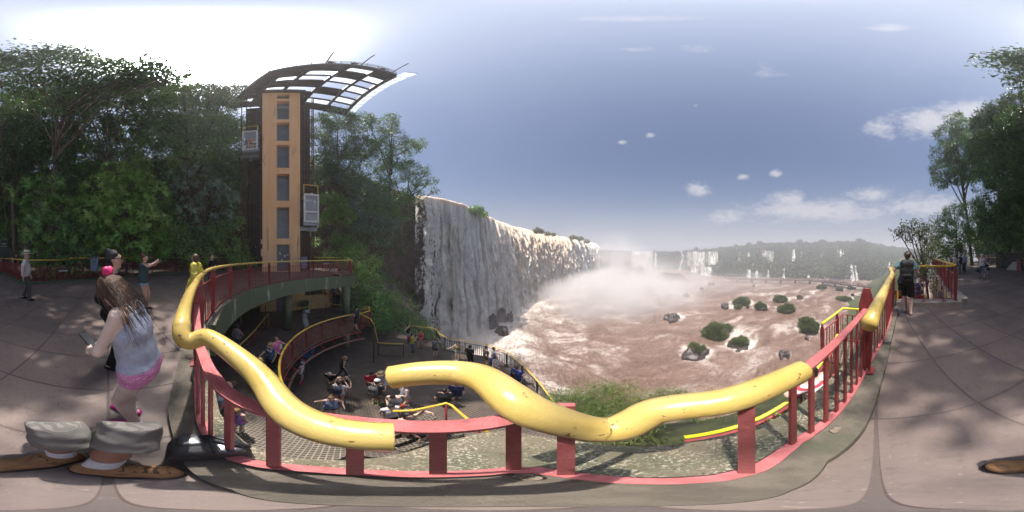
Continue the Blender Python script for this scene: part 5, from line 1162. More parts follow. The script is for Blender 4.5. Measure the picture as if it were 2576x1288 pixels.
tree('rain_forest_tree', 'gnarled lacy tree leaning over the river beside the backpack man', [(2262, 585, 11, .55, .4), (2285, 575, 11, .6, .45), (2310, 572, 11.5, .65, .45), (2330, 580, 12, .6, .5), (2300, 600, 11.5, .6, .4), (2325, 610, 12, .7), (2340, 640, 12, .75), (2318, 650, 11.8, .6), (2335, 680, 11.6, .8), (2310, 690, 11.2, .6), (2350, 610, 12.5, .7), (2345, 710, 11.5, .7)], G5, A(2338, 12, -2.5), .12, dens=5, per=12, spread=.28, L=.16, W=.09, gap=.36)
tree('rain_forest_tree', 'rounded bush-like trees behind the stairwell below the slender tree', [(2345, 590, 22, 1.7), (2375, 560, 23, 2.0), (2400, 540, 24, 2.0), (2440, 530, 25, 2.2), (2380, 610, 21, 1.7), (2420, 590, 22, 2.0), (2455, 570, 23, 2.0), (2360, 635, 20, 1.3), (2470, 520, 24, 2.0)], G2, A(2410, 25, -1), .18, dens=2.9, L=.28, W=.13)
tree('bush', 'shaded dark bush behind the fence at the back end of the plaza', [(2400, 630, 25, 1.6), (2440, 625, 26, 1.8), (2480, 615, 27, 2.0), (2520, 610, 27.5, 2.2), (2560, 605, 28, 2.4), (2600, 600, 28, 2.5), (2500, 560, 28, 2.4), (2450, 590, 27.5, 2.0)], G6, None, .08, 'shrubs behind the fence', 'bush', dens=2.8, L=.3, W=.15)
tree('bush', 'bright bush at the brink left of the stairwell railing', [(2250, 720, 8.5, .5), (2262, 700, 9.5, .5), (2275, 720, 9.0, .5)], G2, A(2260, 9, -3), .03, 'shrubs on the river bank', 'bush', dens=6, spread=.25, L=.12, W=.06)
# --- grass on the bank just below the kerb
n = 52000; ii = rng.integers(0, 200, n); ok = (BS[ii] < 9.5) & (BS[ii] > 2.0); ii = ii[ok]; qq = rng.integers(3, 36, len(ii))
Pg = np.stack([BX[qq, ii], BY[qq, ii], BZ[qq, ii]], -1) + rng.normal(size=(len(ii), 3)) * np.array([.10, .10, .03])
t_ = fbm(Pg * 1.3 + 2, 3); keep = t_ > .36; Pg, t_ = Pg[keep], t_[keep]
Dg = unit(rng.normal(size=Pg.shape) * .5 + np.array([.35, .2, 1.0])); Lg = (.10 + .75 * np.clip(t_ - .40, 0, .35)) * rng.uniform(.6, 1.3, len(Pg))
V, F = leaf_quads(Pg, Dg, rnd(len(Pg)), Lg, Lg * .06 + .006, .05)
tag(link('grass', new_mesh('grass', V, F, GR)), 'long bright grass growing on the bank below the kerb', 'grass', kind='stuff')
def mound(lb, lobes, m=GR, **kw):
    return tree('grass_mound', lb, lobes, m, None, 0, 'grass mounds below the kerb', 'grass mound', dens=60, per=14, spread=.15, L=.115, W=.012, gap=.1, **kw)
mound('big grassy mound beyond the S-bend of the handrail', [(1430, 1025, 2.6, .45, .4), (1500, 1012, 3.0, .60, .55), (1560, 1012, 2.9, .60, .5), (1600, 1040, 2.7, .45, .4), (1600, 1060, 2.5, .4, .3), (1470, 1075, 2.1, .35, .3), (1540, 1090, 1.9, .4, .3)])
mound('small grassy mound just above the right yellow handrail', [(1660, 1003, 3.4, .30, .25), (1690, 1000, 3.4, .34, .25), (1715, 1010, 3.2, .25, .2)])
st_ = thing('dry_shrub', 'bare reddish twigs with few leaves beside the floodlight', 'shrub', lpt(.95, .95, -1.4)); b = MB()
for k in range(26):
    o = Vector(lpt(.75 + random.random() * .6, .85 + random.random() * .3, -1.5)); e = o + Vector((random.uniform(-.2, .2), random.uniform(-.2, .2), random.uniform(.35, .75))); b.tube([o, o.lerp(e, .5) + Vector((random.uniform(-.06, .06), 0, 0)), e], [.008, .006, .003], 5)
b.build('stem', mat('dry_twig', (.20, .12, .07), (.28, .18, .10), 9), st_)
V, F = crown_leaves([(lpt(1.05, 1.0, -.95), .3, .3, .25)], dens=45, per=4, spread=.15, L=.06, W=.03, gap=.3); link('leaves', new_mesh('leaves', V, F, G4), st_)

# ------------------------------------------------------------------ rocks in the river
M_rrock = mat('river_rock', (.026, .019, .018), (.062, .045, .04), 1.5, .5, 1.0, 5)
names = {0: 'big grassy rock nearest the yellow handrail in the rapids', 1: 'long grassy rock upstream of the biggest near rock', 2: 'dark rock with scrub at the centre of the rapids', 3: 'small scrubby rock touching the central dark rock', 4: 'low wet rock just downstream of the central dark rock', 5: 'bare brown boulder close to the flat red bar', 6: 'round bright grassy rock nearest the right railing', 7: 'small grassy rock touching the round bright one', 8: 'round dark green islet in the middle of the river', 9: 'long low green islet left of the round one', 10: 'small islet below the long low green one', 11: 'tiny islet between the long low islet and the round one', 12: 'flat-topped islet above the wide sloping one', 13: 'wide sloping islet right of the round dark green one', 14: 'lone small round islet in calm brown water', 15: 'dark misty rock left of the long low islet', 16: 'dark rock in the mist at the left of the rapids', 18: 'long flat green islet right of the lone round one', 20: 'green islet nearest the middle of the catwalk'}
def rock(k, px, py, wpx, hpx, kind):
    c_ = np.array(G(px, py, WZ)); d = np.hypot(c_[0], c_[1]); r = max(.5, d * math.radians(wpx * .13975) / 2); hgt = d * math.radians(hpx * .13975) * 1.02
    n1, n2 = 40, 22; th = np.linspace(0, 2 * math.pi, n1, endpoint=False)[None]; ph = np.linspace(-.9, math.pi / 2, n2)[:, None]
    D = np.stack([np.cos(th) * np.cos(ph), np.sin(th) * np.cos(ph), np.sin(ph) + 0 * th], -1); D = np.sign(D) * np.abs(D) ** .8
    s = 1 + (fbm(D * 1.5 + k * 3.1, 4) - .5) * 1.35 + (np.abs(fbm(D * 4.5 + k, 3) - .5)) * .5 - .1; P = D * s[..., None] * np.array([r * 1.05, r * .85, hgt * (.56 if kind else .80)])
    P = P + np.array([c_[0], c_[1], WZ]); P = np.concatenate([P, P[:, :1]], 1)
    t = thing('river_rock', names.get(k, 'small dark rock or islet far off in the brown rapids'), 'rock', tuple(c_), 'rocks and islets in the river')
    link('stone', grid_mesh('stone', P[::-1], M_rrock, True), t)
    if kind:
        top = P[9 if kind == 1 else 12:].reshape(-1, 3); n = int(np.clip(3200 * (r / 2.5) ** 1.2, 500, 4200)) * (1 if kind == 1 else 1); C = top[rng.integers(0, len(top), n)]
        nz_ = fbm(C * 1.1 + k, 3); C = C[(nz_ > .40) & (C[:, 2] > WZ + hgt * (.12 if kind == 1 else .3))]; out = unit(C - np.array([c_[0], c_[1], WZ - hgt * .3]))
        if kind == 2: C = C[(C[:, 0] - c_[0]) * .6 + (C[:, 1] - c_[1]) * -.3 > -.15 * r]; out = unit(C - np.array([c_[0], c_[1], WZ - hgt * .3]))
        C = np.repeat(C, 5, 0) + rng.normal(size=(len(C) * 5, 3)) * .12 * min(2, r / 2); out = np.repeat(out, 5, 0); sz = .22 * min(2.4, r / 2)
        V, F = leaf_quads(C, unit(out + rng.normal(size=C.shape) * .45 + np.array([0, 0, .3])), unit(rng.normal(size=C.shape) + np.array([0, 0, 1])), rng.uniform(.5, 1.7, len(C)) * sz * 1.7, rng.uniform(.25, .5, len(C)) * sz * .5)
        link('grass_tuft', new_mesh('grass_tuft', V, F, leaf_mat('islet_grass', (.035, .062, .012), (.07, .10, .02), (.10, .115, .035), .25, .6, .5)), t)
for k, q in enumerate(ROCKS): rock(k, *q)
names = {100: 'wet black boulder at the foot of the near fall, upper one', 101: 'wet black boulder at the foot of the near fall, lower left one', 102: 'wet black boulder at the foot of the near fall, lower right one', 103: 'small wet boulder on the right below the near fall'}
for k, q in enumerate([(1262, 806, 26, 36, 0), (1243, 822, 24, 42, 0), (1262, 838, 32, 26, 0), (1281, 806, 16, 30, 0)]):
    rock(100 + k, *q)
for k, (px, d, r, h_, lb) in enumerate([(1490, 100, 5.5, 2.6, 'flat dark ledge in the mist right of the main fall'), (1560, 150, 16, 7, 'large dark rocky island far off in the mist'), (1600, 165, 14, 9, 'dark misty hump behind the large rocky island'), (1680, 150, 18, 6, 'long dark rocky shore in the mist below the broad far fall')]):
    c_ = np.array(A(px, d, WZ)); th = np.linspace(0, 2 * math.pi, 60)[None]; ph = np.linspace(-.4, math.pi / 2, 24)[:, None]; D = np.stack([np.cos(th) * np.cos(ph), np.sin(th) * np.cos(ph), np.sin(ph) + 0 * th], -1); D[:, -1] = D[:, 0]
    s = 1 + (fbm(D * 2.2 + 31 * k, 5) - .5) * .9; tag(link('rock_island', grid_mesh('rock_island', (D * s[..., None] * np.array([r, r * .7, h_]) + c_)[::-1], M_rrock)), lb, 'rock', 'misty rocks below the falls')

# ------------------------------------------------------------------ far forest
n = 5200; i = rng.integers(0, 300, n); r0 = rng.integers(1, 40, n); C = PF[r0, i] + rng.normal(size=(n, 3)) * np.array([2, 2, .5])
keep = np.ones(n, bool)
pxc = np.degrees(np.arctan2(C[:, 0], C[:, 1])) / .13975 + 1288; dc = np.hypot(C[:, 0], C[:, 1]); pyc = 644 - np.degrees(np.arctan2(C[:, 2] + 4 - H, dc)) / .13975
for (x0, x1, y0, y1, ns, lb) in far_falls: keep &= ~((pxc > x0 - 3) & (pxc < x1 + 3) & (pyc > y0 - 1) & (pyc < y1 + 5))
keep &= ~((pxc < 1745) & (pyc > 640) & (rng.random(n) < .6))
C = C[keep]; n = len(C); R_ = rng.uniform(2.2, 4.6, n); k = 46
d = rnd(n * k); d[:, 2] = np.abs(d[:, 2]) * 1.1 - .1; d = unit(d); P_ = np.repeat(C, k, 0) + d * np.repeat(R_, k)[:, None] * np.array([1, 1, .85]) * rng.uniform(.75, 1.1, n * k)[:, None] + np.array([0, 0, 2.0])
D_ = unit(rng.normal(size=P_.shape) + d * .3); V, F = leaf_quads(P_, D_, unit(d + rng.normal(size=d.shape) * .35), rng.uniform(1.1, 2.4, len(P_)), rng.uniform(.8, 1.6, len(P_)), .15)
tag(link('far_forest', new_mesh('far_forest', V, F, leaf_mat('leaf_far', (.016, .028, .013), (.034, .052, .022), (.045, .062, .028), .2, .6, .03))), 'hazy forest covering the slopes beyond the river', 'forest', kind='stuff')
for k, (px, py, s) in enumerate([(1751, 624, .8), (1775, 626, .7), (1812, 622, .8), (1850, 616, .9), (1862, 620, .7), (1884, 612, 1.0), (1911, 609, 1.4), (1922, 612, 1.1), (1938, 612, 1.2), (1962, 611, .8), (1980, 612, .9), (2012, 606, 1.5), (2028, 609, .9), (2050, 610, .8), (2068, 606, 1.6), (2080, 609, 1.2), (2094, 611, .9), (2110, 608, 1.3), (2122, 611, .8), (2140, 609, .9), (2162, 603, 1.5), (2172, 606, 1.2), (2186, 611, 1.0), (2200, 614, 1.0), (2216, 615, 1.1), (2240, 622, .9)]):
    d = float(np.interp(px, [q[0] for q in TB], [q[1] for q in TB])) - 4; c_ = A(px, d, py=py + 2); r = 3.2 * s
    t = thing('emergent_tree', 'umbrella-crowned tree standing above the far forest skyline', 'tree', (c_[0], c_[1], c_[2] - 9), 'trees on the far skyline')
    V, F = crown_leaves([(c_, r, r, r * .42), ((c_[0] + r * .6, c_[1], c_[2] - r * .35), r * .6, r * .6, r * .3)], dens=.9, per=10, spread=1.4, L=1.5, W=.9, gap=.25)
    link('crown', new_mesh('crown', V, F, _M['leaf_far']), t); MB().tube([(c_[0], c_[1], c_[2] - 9), c_], [.45, .25], 6).build('trunk', M_bark, t)
# ================================================================== PEOPLE
def nets(F, o, h):
    I = F < 0; s = np.zeros(tuple(k - 1 for k in F.shape), np.int8); sl = [(slice(None, -1), slice(1, None))[b] for b in (0, 1)]
    for a in (0, 1):
        for b in (0, 1):
            for c_ in (0, 1): s += I[sl[a], sl[b], sl[c_]]
    act = (s > 0) & (s < 8); idx = np.argwhere(act); id_ = -np.ones(act.shape, np.int64); id_[act] = np.arange(len(idx))
    acc = np.zeros((len(idx), 3)); cnt = np.zeros(len(idx)); x, y, z = idx.T
    cor = [(a, b, c_) for a in (0, 1) for b in (0, 1) for c_ in (0, 1)]
    for p in cor:
        for ax in range(3):
            if p[ax]: continue
            q = list(p); q[ax] = 1
            f0 = F[x + p[0], y + p[1], z + p[2]]; f1 = F[x + q[0], y + q[1], z + q[2]]; cr = (f0 < 0) != (f1 < 0)
            t = np.where(cr, f0 / np.where(cr, f0 - f1, 1), 0); pt = np.tile(np.array(p, float), (len(idx), 1)); pt[:, ax] += t
            acc[cr] += pt[cr]; cnt += cr
    V = o + (idx + acc / cnt[:, None]) * h; Q = []
    for ax in range(3):
        u, v = (ax + 1) % 3, (ax + 2) % 3
        a = [slice(1, -1)] * 3; a[ax] = slice(0, -1); b = [slice(1, -1)] * 3; b[ax] = slice(1, None)
        A0, A1 = I[tuple(a)], I[tuple(b)]; e = np.argwhere(A0 != A1)
        if not len(e): continue
        fl = A0[tuple(e.T)]; base = e.copy(); base[:, u] += 1; base[:, v] += 1
        def cell(du, dv):
            k = base.copy(); k[:, u] += du; k[:, v] += dv; return id_[tuple(k.T)]
        q = np.stack([cell(-1, -1), cell(0, -1), cell(0, 0), cell(-1, 0)], 1); q[~fl] = q[~fl][:, ::-1]; Q.append(q)
    return V, np.concatenate(Q)
class SDF:                                # union of tapered capsules and rounded boxes with soft joints
    def __init__(s, h): s.h = h; s.p = []
    def cone(s, a, b, r1, r2, k=.02, clips=(), sub=False): s.p.append((np.array(a, float), np.array(b, float), r1, r2, k, clips, sub)); return s
    def ball(s, c, r, k=.02, **kw): return s.cone(c, np.array(c, float) + 1e-5, r, r, k, **kw)
    def mesh(s, grow=0, cuts=(), wr=0):
        lo = np.min([np.minimum(q[0] - max(q[2], q[3]), q[1] - max(q[2], q[3])) for q in s.p], 0) - .05 - grow; hi = np.max([np.maximum(q[0] + max(q[2], q[3]), q[1] + max(q[2], q[3])) for q in s.p], 0) + .05 + grow
        n = np.ceil((hi - lo) / s.h).astype(int) + 2; F = np.full(n, .4, np.float32); axs = [lo[i] + np.arange(n[i]) * s.h for i in range(3)]
        for a, b, r1, r2, k, clips, sub in s.p:
            m = max(r1, r2) + grow + k + .04; l = np.minimum(a, b) - m; u = np.maximum(a, b) + m
            i0 = np.clip(((l - lo) / s.h).astype(int), 0, n); i1 = np.clip(((u - lo) / s.h).astype(int) + 2, 0, n); sl = tuple(slice(i0[i], i1[i]) for i in range(3))
            G_ = np.stack(np.meshgrid(*[axs[i][sl[i]] for i in range(3)], indexing='ij'), -1); d = b - a; L2 = d @ d
            t = np.clip(((G_ - a) @ d) / L2, 0, 1); dist = np.linalg.norm(G_ - a - t[..., None] * d, axis=-1) - (r1 + (r2 - r1) * t) - grow
            for pt, nn in clips: dist = np.maximum(dist, (G_ - np.array(pt)) @ np.array(nn))
            f = F[sl]
            if sub: F[sl] = np.maximum(f, -dist)
            else:
                hh = np.maximum(k - np.abs(f - dist), 0) / max(k, 1e-6); F[sl] = np.minimum(f, dist) - hh * hh * k * .25
        if len(cuts) or wr:
            G_ = np.stack(np.meshgrid(*axs, indexing='ij'), -1)
            if wr: F = F + (fbm(G_ * 16, 2) - .5).astype(np.float32) * wr
            for pt, nn in cuts: F = np.maximum(F, ((G_ - np.array(pt)) @ np.array(nn)).astype(np.float32))
        F[0] = F[-1] = .4; F[:, 0] = F[:, -1] = .4; F[:, :, 0] = F[:, :, -1] = .4
        return nets(F, lo, s.h)
def ik(S, T, a, b, pole):
    S, T = np.array(S, float), np.array(T, float); d = T - S; L = np.linalg.norm(d); Lc = min(L, (a + b) * .995); dn = d / L; T = S + dn * Lc
    x = (a * a - b * b + Lc * Lc) / (2 * Lc); hgt = math.sqrt(max(a * a - x * x, 0)); p = np.array(pole, float); p = p - dn * (p @ dn); p /= np.linalg.norm(p) + 1e-9
    return S + dn * x + p * hgt, T
def rot(ax, deg):
    return np.array(Matrix.Rotation(math.radians(deg), 3, ax))
SK = [(.56, .36, .27), (.62, .42, .33), (.48, .29, .20), (.34, .19, .125)]
def person(label, pos, face, h=1.7, sex='f', fat=1.0, skin=0, top=((.5, .5, .5), 'tee'), bottom=((.1, .1, .15), 'shorts'), hair=((.03, .018, .012), 'long'), hat=None, shoes=(.1, .1, .1), lean=0, twist=0, head=(0, 0), aR=None, aL=None, fR=None, fL=None, hipz=None, vox=None, group='visitors', eyes=False, glasses=False, cape=None, belly=0, shift=(0, 0), poleR=(.5, -1, -.3), poleL=(-.5, -1, -.3), knees=None, name='person', cut=None):
    px, d, z = pos if len(pos) == 3 else (*pos, 0)
    if isinstance(z, str): z = lowz(*A(px, d, 0)[:2])
    P0 = Vector(A(px, d, z)); f = az(px) + math.pi - math.radians(face) * 1.0   # face 0: towards camera, 90: towards the right of the picture
    hd = Vector((math.sin(f), math.cos(f))); rz = math.atan2(-hd.x, hd.y); s = h / 1.72
    t = thing(name, label, 'person', P0, group, rz); rngd = math.hypot(d, H - z)
    vox = vox or (.009 if rngd < 1.6 else .013 if rngd < 3.5 else .016 if rngd < 8 else .021); vox /= s
    fem = sex == 'f'; sw = .165 if fem else .192; hw = .092 if fem else .085; hz = hipz if hipz is not None else .90
    Pv = np.array([shift[0], shift[1], hz]); R = rot('Z', twist) @ rot('X', -lean); X_, Y_, Z_ = R.T
    Wc, Ch, Sh, Nk = Pv + Z_ * .17, Pv + Z_ * .34, Pv + Z_ * .51, Pv + Z_ * .565
    RH = R @ rot('Z', head[1]) @ rot('X', -head[0]); HX, HY, HZ = RH.T; Hc = Nk + HZ * .135 + HY * .025
    hp = lambda x, y, zz: Hc + HX * x + HY * y + HZ * zz
    S = {1: Sh + X_ * sw - Z_ * .015, -1: Sh - X_ * sw - Z_ * .015}; hips = {1: Pv + X_ * hw, -1: Pv - X_ * hw}
    hand = {1: aR, -1: aL}; E = {}; Wr = {}
    for sd in (1, -1):
        T = hand[sd]
        if T is None: T = S[sd] + np.array([sd * .07, .04, -.50])
        else: T = np.array(T, float)
        E[sd], Wr[sd] = ik(S[sd], T, .285, .255, poleR if sd == 1 else poleL)
    Kn = {}; An = {}
    for sd, ft in ((1, fR), (-1, fL)):
        T = np.array(ft, float) if ft is not None else np.array([sd * .095, 0, .085])
        Kn[sd], An[sd] = ik(hips[sd], T, .43, .41, knees or (sd * .08, 1, 0))
    fb = 1 + (fat - 1) * .8
    B = SDF(vox)
    def torso(q, g=1.0):
        q.cone(hips[1] + Z_ * .02, hips[-1] + Z_ * .02, .105 * fb * (1.05 if fem else 1), .105 * fb * (1.05 if fem else 1), .05)
        wr_ = (.092 if fem else .105) * fat
        q.cone(Wc + X_ * .05, Wc - X_ * .05, wr_, wr_, .06); q.cone(Pv + X_ * .05, Wc + X_ * .05, .10 * fb, wr_, .05); q.cone(Pv - X_ * .05, Wc - X_ * .05, .10 * fb, wr_, .05)
        cr = (.098 if fem else .112) * fb
        q.cone(Ch + X_ * .07, Ch - X_ * .07, cr, cr, .06); q.cone(Wc + X_ * .05, Ch + X_ * .065, wr_, cr, .05); q.cone(Wc - X_ * .05, Ch - X_ * .065, wr_, cr, .05)
        q.cone(Sh + X_ * (sw - .045) - Z_ * .02, Sh - X_ * (sw - .045) - Z_ * .02, .06, .06, .06); q.cone(Ch + X_ * .06, Sh + X_ * .08 - Z_ * .03, cr, .06, .05); q.cone(Ch - X_ * .06, Sh - X_ * .08 - Z_ * .03, cr, .06, .05)
        if fem:
            for sd in (1, -1): q.ball(Ch + X_ * .075 * sd + Y_ * .075 + Z_ * .02, .058, .04)
        if belly: q.ball(Wc + Y_ * .06, .10 + belly, .08)
    torso(B)
    arm = (.047 if not fem else .041) * fb
    for sd in (1, -1):
        B.cone(S[sd], E[sd], arm * 1.12, arm * .86, .045); B.cone(E[sd], Wr[sd], arm * .88, arm * .60, .02)
        B.cone(hips[sd], Kn[sd], .088 * fb, .056 * fb, .05); B.cone(Kn[sd], An[sd], .054 * fb, .036 * fb, .02); mc = Kn[sd] * .68 + An[sd] * .32; back = -unit(np.cross(unit(An[sd] - Kn[sd]), np.array([1., 0, 0])))
        B.cone(Kn[sd] * .85 + An[sd] * .15 - np.array([0, .012, 0]), Kn[sd] * .5 + An[sd] * .5 - np.array([0, .014, 0]), .044 * fb, .04 * fb, .03)
        an = An[sd]; B.cone(an + np.array([0, -.03, -.045]), an + np.array([sd * .012, .10, -.055]), .036, .034, .03); B.cone(an + np.array([sd * .012, .09, -.06]), an + np.array([sd * .015, .155, -.064]), .034, .022, .02)
        fd = unit(Wr[sd] - E[sd]); n_ = unit(np.cross(fd, np.array([0, 0, 1.])) * -sd + np.array([0, 0, -.2])); sv = unit(np.cross(fd, n_))
        B.cone(Wr[sd] + sv * .012, Wr[sd] + fd * .075 + sv * .022, .021, .019, .02); B.cone(Wr[sd] - sv * .012, Wr[sd] + fd * .075 - sv * .022, .021, .019, .02)
        fr = max(.0085, vox * .62)
        for k, (o, L) in enumerate(((-.030, .062), (-.010, .076), (.011, .071), (.030, .055))):
            b0 = Wr[sd] + fd * .085 + sv * o; m1 = b0 + (fd * .86 + n_ * (.35 + .06 * k)) * L * .5; B.cone(b0, m1, fr, fr * .95, .006); B.cone(m1, m1 + unit(fd * .55 + n_ * (.75 + .05 * k)) * L * .5, fr * .95, fr * .8, .004)
        tb = Wr[sd] + fd * .03 - sv * .026; m1 = tb + unit(fd * .7 - sv * .6 + n_ * .3) * .04; B.cone(tb, m1, fr * 1.25, fr * 1.1, .008); B.cone(m1, m1 + unit(fd * .8 - sv * .15 + n_ * .5) * .03, fr * 1.1, fr * .85, .004)
    B.cone(Sh + Z_ * 0, Hc - HZ * .07, .056 if fem else .062, .05, .04)
    B.cone(hp(0, -.012, .028), hp(0, -.002, .012), .090, .086, .02); B.cone(hp(0, .022, -.03), hp(0, .058, -.092), .066, .030, .03); B.cone(hp(0, .05, .02), hp(0, .052, -.01), .05, .05, .02)
    B.cone(hp(0, .094, .008), hp(0, .112, -.026), .010, .014, .012)
    for sd in (1, -1):
        B.ball(hp(.082 * sd, -.008, -.01), .019, .01); B.ball(hp(.034 * sd, .098, .006), .012, .004, sub=True)
    B.cone(hp(.022, .092, -.060), hp(-.022, .092, -.060), .009, .009, .006)
    V, F = B.mesh(cuts=cut or ()); V *= s; o_ = [link('body', new_mesh('body', V, F, M_skin(SK[skin] if isinstance(skin, int) else skin), True), t, False)]
    def part(nm, q, m, par=t, **kw):
        V, F = q.mesh(**kw); return link(nm, new_mesh(nm, V * s, F, m, True), par, False)
    def mbpart(nm, mb_, m, par=t, smooth=False):
        me = new_mesh(nm, [np.array(v) * s for v in mb_.v], mb_.f, m, smooth); return link(nm, me, par, False)
    dn = lambda a, b: unit(np.array(b, float) - np.array(a, float))
    if top:
        tm = top[0] if isinstance(top[0], bpy.types.Material) else M_cloth(top[0]); kind = top[1]; q = SDF(vox); torso(q)
        sl_ = {'tee': .62, 'long': 2, 'tank': 0, 'strap': 0, 'sleeveless': .12}.get(kind, .6)
        for sd in (1, -1):
            if sl_ > 0:
                e = S[sd] + (E[sd] - S[sd]) * min(sl_, 1) * 1.02; q.cone(S[sd], E[sd], arm * 1.18, arm * 1.05, .03, clips=[(e, dn(S[sd], E[sd]))])
                if sl_ > 1: q.cone(E[sd], Wr[sd], arm * 1.0, arm * .72, .02, clips=[(Wr[sd], dn(E[sd], Wr[sd]))])
        hem = {'crop': .12, 'strap': .03}.get(kind, -.06 if kind != 'tank' else -.03); cuts = [(Pv + Z_ * (hem + .02), -Z_)]
        if sl_ > 0: cuts.append((Nk - Z_ * .012 + Y_ * .0, unit(Z_ + Y_ * .35)))
        else:
            cuts.append((Sh - Z_ * (.075 if kind == 'strap' else .04) + Y_ * .05, unit(Z_ * .9 + Y_ * .45)))
            for sd in (1, -1): cuts.append((Sh + X_ * sd * (sw - .045), unit(X_ * sd + Z_ * .55)))
        tp_ = part('shirt', q, tm, grow=.014, cuts=cuts, wr=.012)
        if sl_ == 0:
            b = MB()
            for sd in (1, -1):
                pth = [Ch + X_ * sd * .075 + Y_ * (.112) + Z_ * .09, Sh + X_ * sd * .085 + Y_ * .06 + Z_ * .03, Sh + X_ * sd * .085 - Y_ * .02 + Z_ * .055, Sh + X_ * sd * .08 - Y_ * .085 + Z_ * .0, Ch + X_ * sd * .07 - Y_ * .11 + Z_ * .06]
                b.tube([tuple(v) for v in smooth_poly(pth, 1)], .011 if kind == 'strap' else .017, 6)
            mbpart('strap', b, tm, tp_, True)
    if bottom:
        bm_ = bottom[0] if isinstance(bottom[0], bpy.types.Material) else M_cloth(bottom[0]); kind = bottom[1]; q = SDF(vox); fr_ = {'shorts': .55, 'short_shorts': .30, 'long_shorts': .98, 'pants': 2, 'capri': 1.4, 'brief': .1}[kind]
        q.cone(hips[1] + Z_ * .02, hips[-1] + Z_ * .02, .108 * fb * (1.05 if fem else 1), .108 * fb * (1.05 if fem else 1), .05); q.cone(Pv + X_ * .05, Wc + X_ * .05, .102 * fb, .098 * fat, .05); q.cone(Pv - X_ * .05, Wc - X_ * .05, .102 * fb, .098 * fat, .05)
        for sd in (1, -1):
            e = hips[sd] + (Kn[sd] - hips[sd]) * min(fr_, 1); lo_ = fr_ < 1.1
            q.cone(hips[sd], Kn[sd], .094 * fb, (.082 if lo_ and kind != 'short_shorts' else .062) * fb, .02, clips=[(e, dn(hips[sd], Kn[sd]))] if fr_ <= 1 else [])
            if fr_ > 1: 
                e = Kn[sd] + (An[sd] - Kn[sd]) * min(fr_ - 1, .98); q.cone(Kn[sd], An[sd], .064 * fb, .058, .02, clips=[(e, dn(Kn[sd], An[sd]))])
        part('shorts' if fr_ < 1.1 else 'trousers', q, bm_, grow=.009 if fr_ < 1.1 else .006, cuts=[(Pv + Z_ * .12, Z_)], wr=.010)
    if shoes is not None:
        for sd in (1, -1):
            q = SDF(vox); an = An[sd]; q.cone(an + np.array([0, -.035, -.045]), an + np.array([sd * .012, .10, -.052]), .040, .040, .03); q.cone(an + np.array([sd * .012, .09, -.056]), an + np.array([sd * .016, .165, -.06]), .038, .026, .02)
            if not isinstance(shoes, str): part('shoe', q, M_cloth(shoes), grow=.006, cuts=[(an + np.array([0, 0, -.01]), np.array([0, -.3, .95])), (an + np.array([0, 0, -.083]), np.array([0, 0, -1.]))])
            else:
                b = MB(); V2 = [(an[0] + sd * .01 + .042 * math.cos(a) * (1 + .15 * math.sin(a)), an[1] + .055 + .125 * math.sin(a)) for a in np.linspace(0, 2 * math.pi, 18, endpoint=False)]; b.prism(V2, an[2] - .098, an[2] - .08); mbpart('sandal', b, M_cloth((.10, .05, .04)))
    if hair:
        hc, hk = hair; q = SDF(vox); hm = M_hair(hc); fc = [(hp(0, .050, .03), unit(HY * .85 - HZ * .52))]
        if hk != 'bald': q.cone(hp(0, -.016, .034), hp(0, -.008, .022), .095, .092, .02, clips=fc); q.cone(hp(0, -.03, -.0), hp(0, -.03, -.05), .088, .07, .02, clips=[(hp(0, -.005, 0), HY)])
        else: q.cone(hp(.05, -.02, -.01), hp(-.05, -.02, -.01), .066, .066, .02, clips=[(hp(0, -.012, 0), HY), (hp(0, 0, .03), HZ)])
        if hk in ('long', 'wet'):
            for x in (-.06, 0, .06): q.cone(hp(x, -.06, .0), Sh + X_ * x * 1.3 - Y_ * .095 - Z_ * (.10 if hk == 'long' else .2), .05, .028, .04)
            for sd in (1, -1): q.cone(hp(.082 * sd, -.005, .02), hp(.09 * sd, .0, -.13), .026, .02, .03)
        if hk == 'bob':
            for sd in (1, -1): q.cone(hp(.075 * sd, -.015, .02), hp(.078 * sd, -.01, -.095), .034, .03, .04)
            q.cone(hp(-.05, -.06, -.05), hp(.05, -.06, -.05), .05, .05, .04)
        if hk == 'pony': q.cone(hp(0, -.09, .05), hp(0, -.15, .03), .034, .036, .02); q.cone(hp(0, -.15, .03), hp(0, -.155, -.16), .036, .012, .02)
        if hk == 'bun': q.ball(hp(0, -.075, .115), .045, .015)
        part('hair', q, hm, wr=.012)
    if hat:
        hc, hk = hat; hm = M_cloth(hc); b = MB(); Rm = Matrix(RH.tolist())
        if hk == 'brim':
            b.lathe([(.165, .055), (.175, .048), (.16, .062), (.105, .075), (.10, .10), (.098, .15), (.08, .185), (.04, .19)], tuple(hp(0, -.008, .0)), 24, R=Rm, sy=1.12); o = mbpart('hat', b, hm, t, True)
            b2 = MB().lathe([(.106, .074), (.1065, .10), (.10, .105)], tuple(hp(0, -.008, .0)), 24, R=Rm, sy=1.12); mbpart('hat_band', b2, M_cloth((.06, .045, .035)), o)
        elif hk == 'cap':
            b.lathe([(.100, .03), (.105, .045), (.103, .08), (.085, .115), (.045, .135), (.01, .139)], tuple(hp(0, -.012, .0)), 20, R=Rm, sy=1.08); o = mbpart('cap', b, hm, t, True)
            b2 = MB(); V2 = [hp(.07 * math.cos(a), .085 + .095 * math.sin(a), .048 - .02 * math.sin(a)) for a in np.linspace(0, math.pi, 10)]; n = len(V2); b2.add(V2 + [v + HZ * .006 for v in V2], [tuple(range(n))[::-1], tuple(range(n, 2 * n))] + [(i, i + 1, n + i + 1, n + i) for i in range(n - 1)]); mbpart('visor', b2, hm, o)
        elif hk == 'scarf':
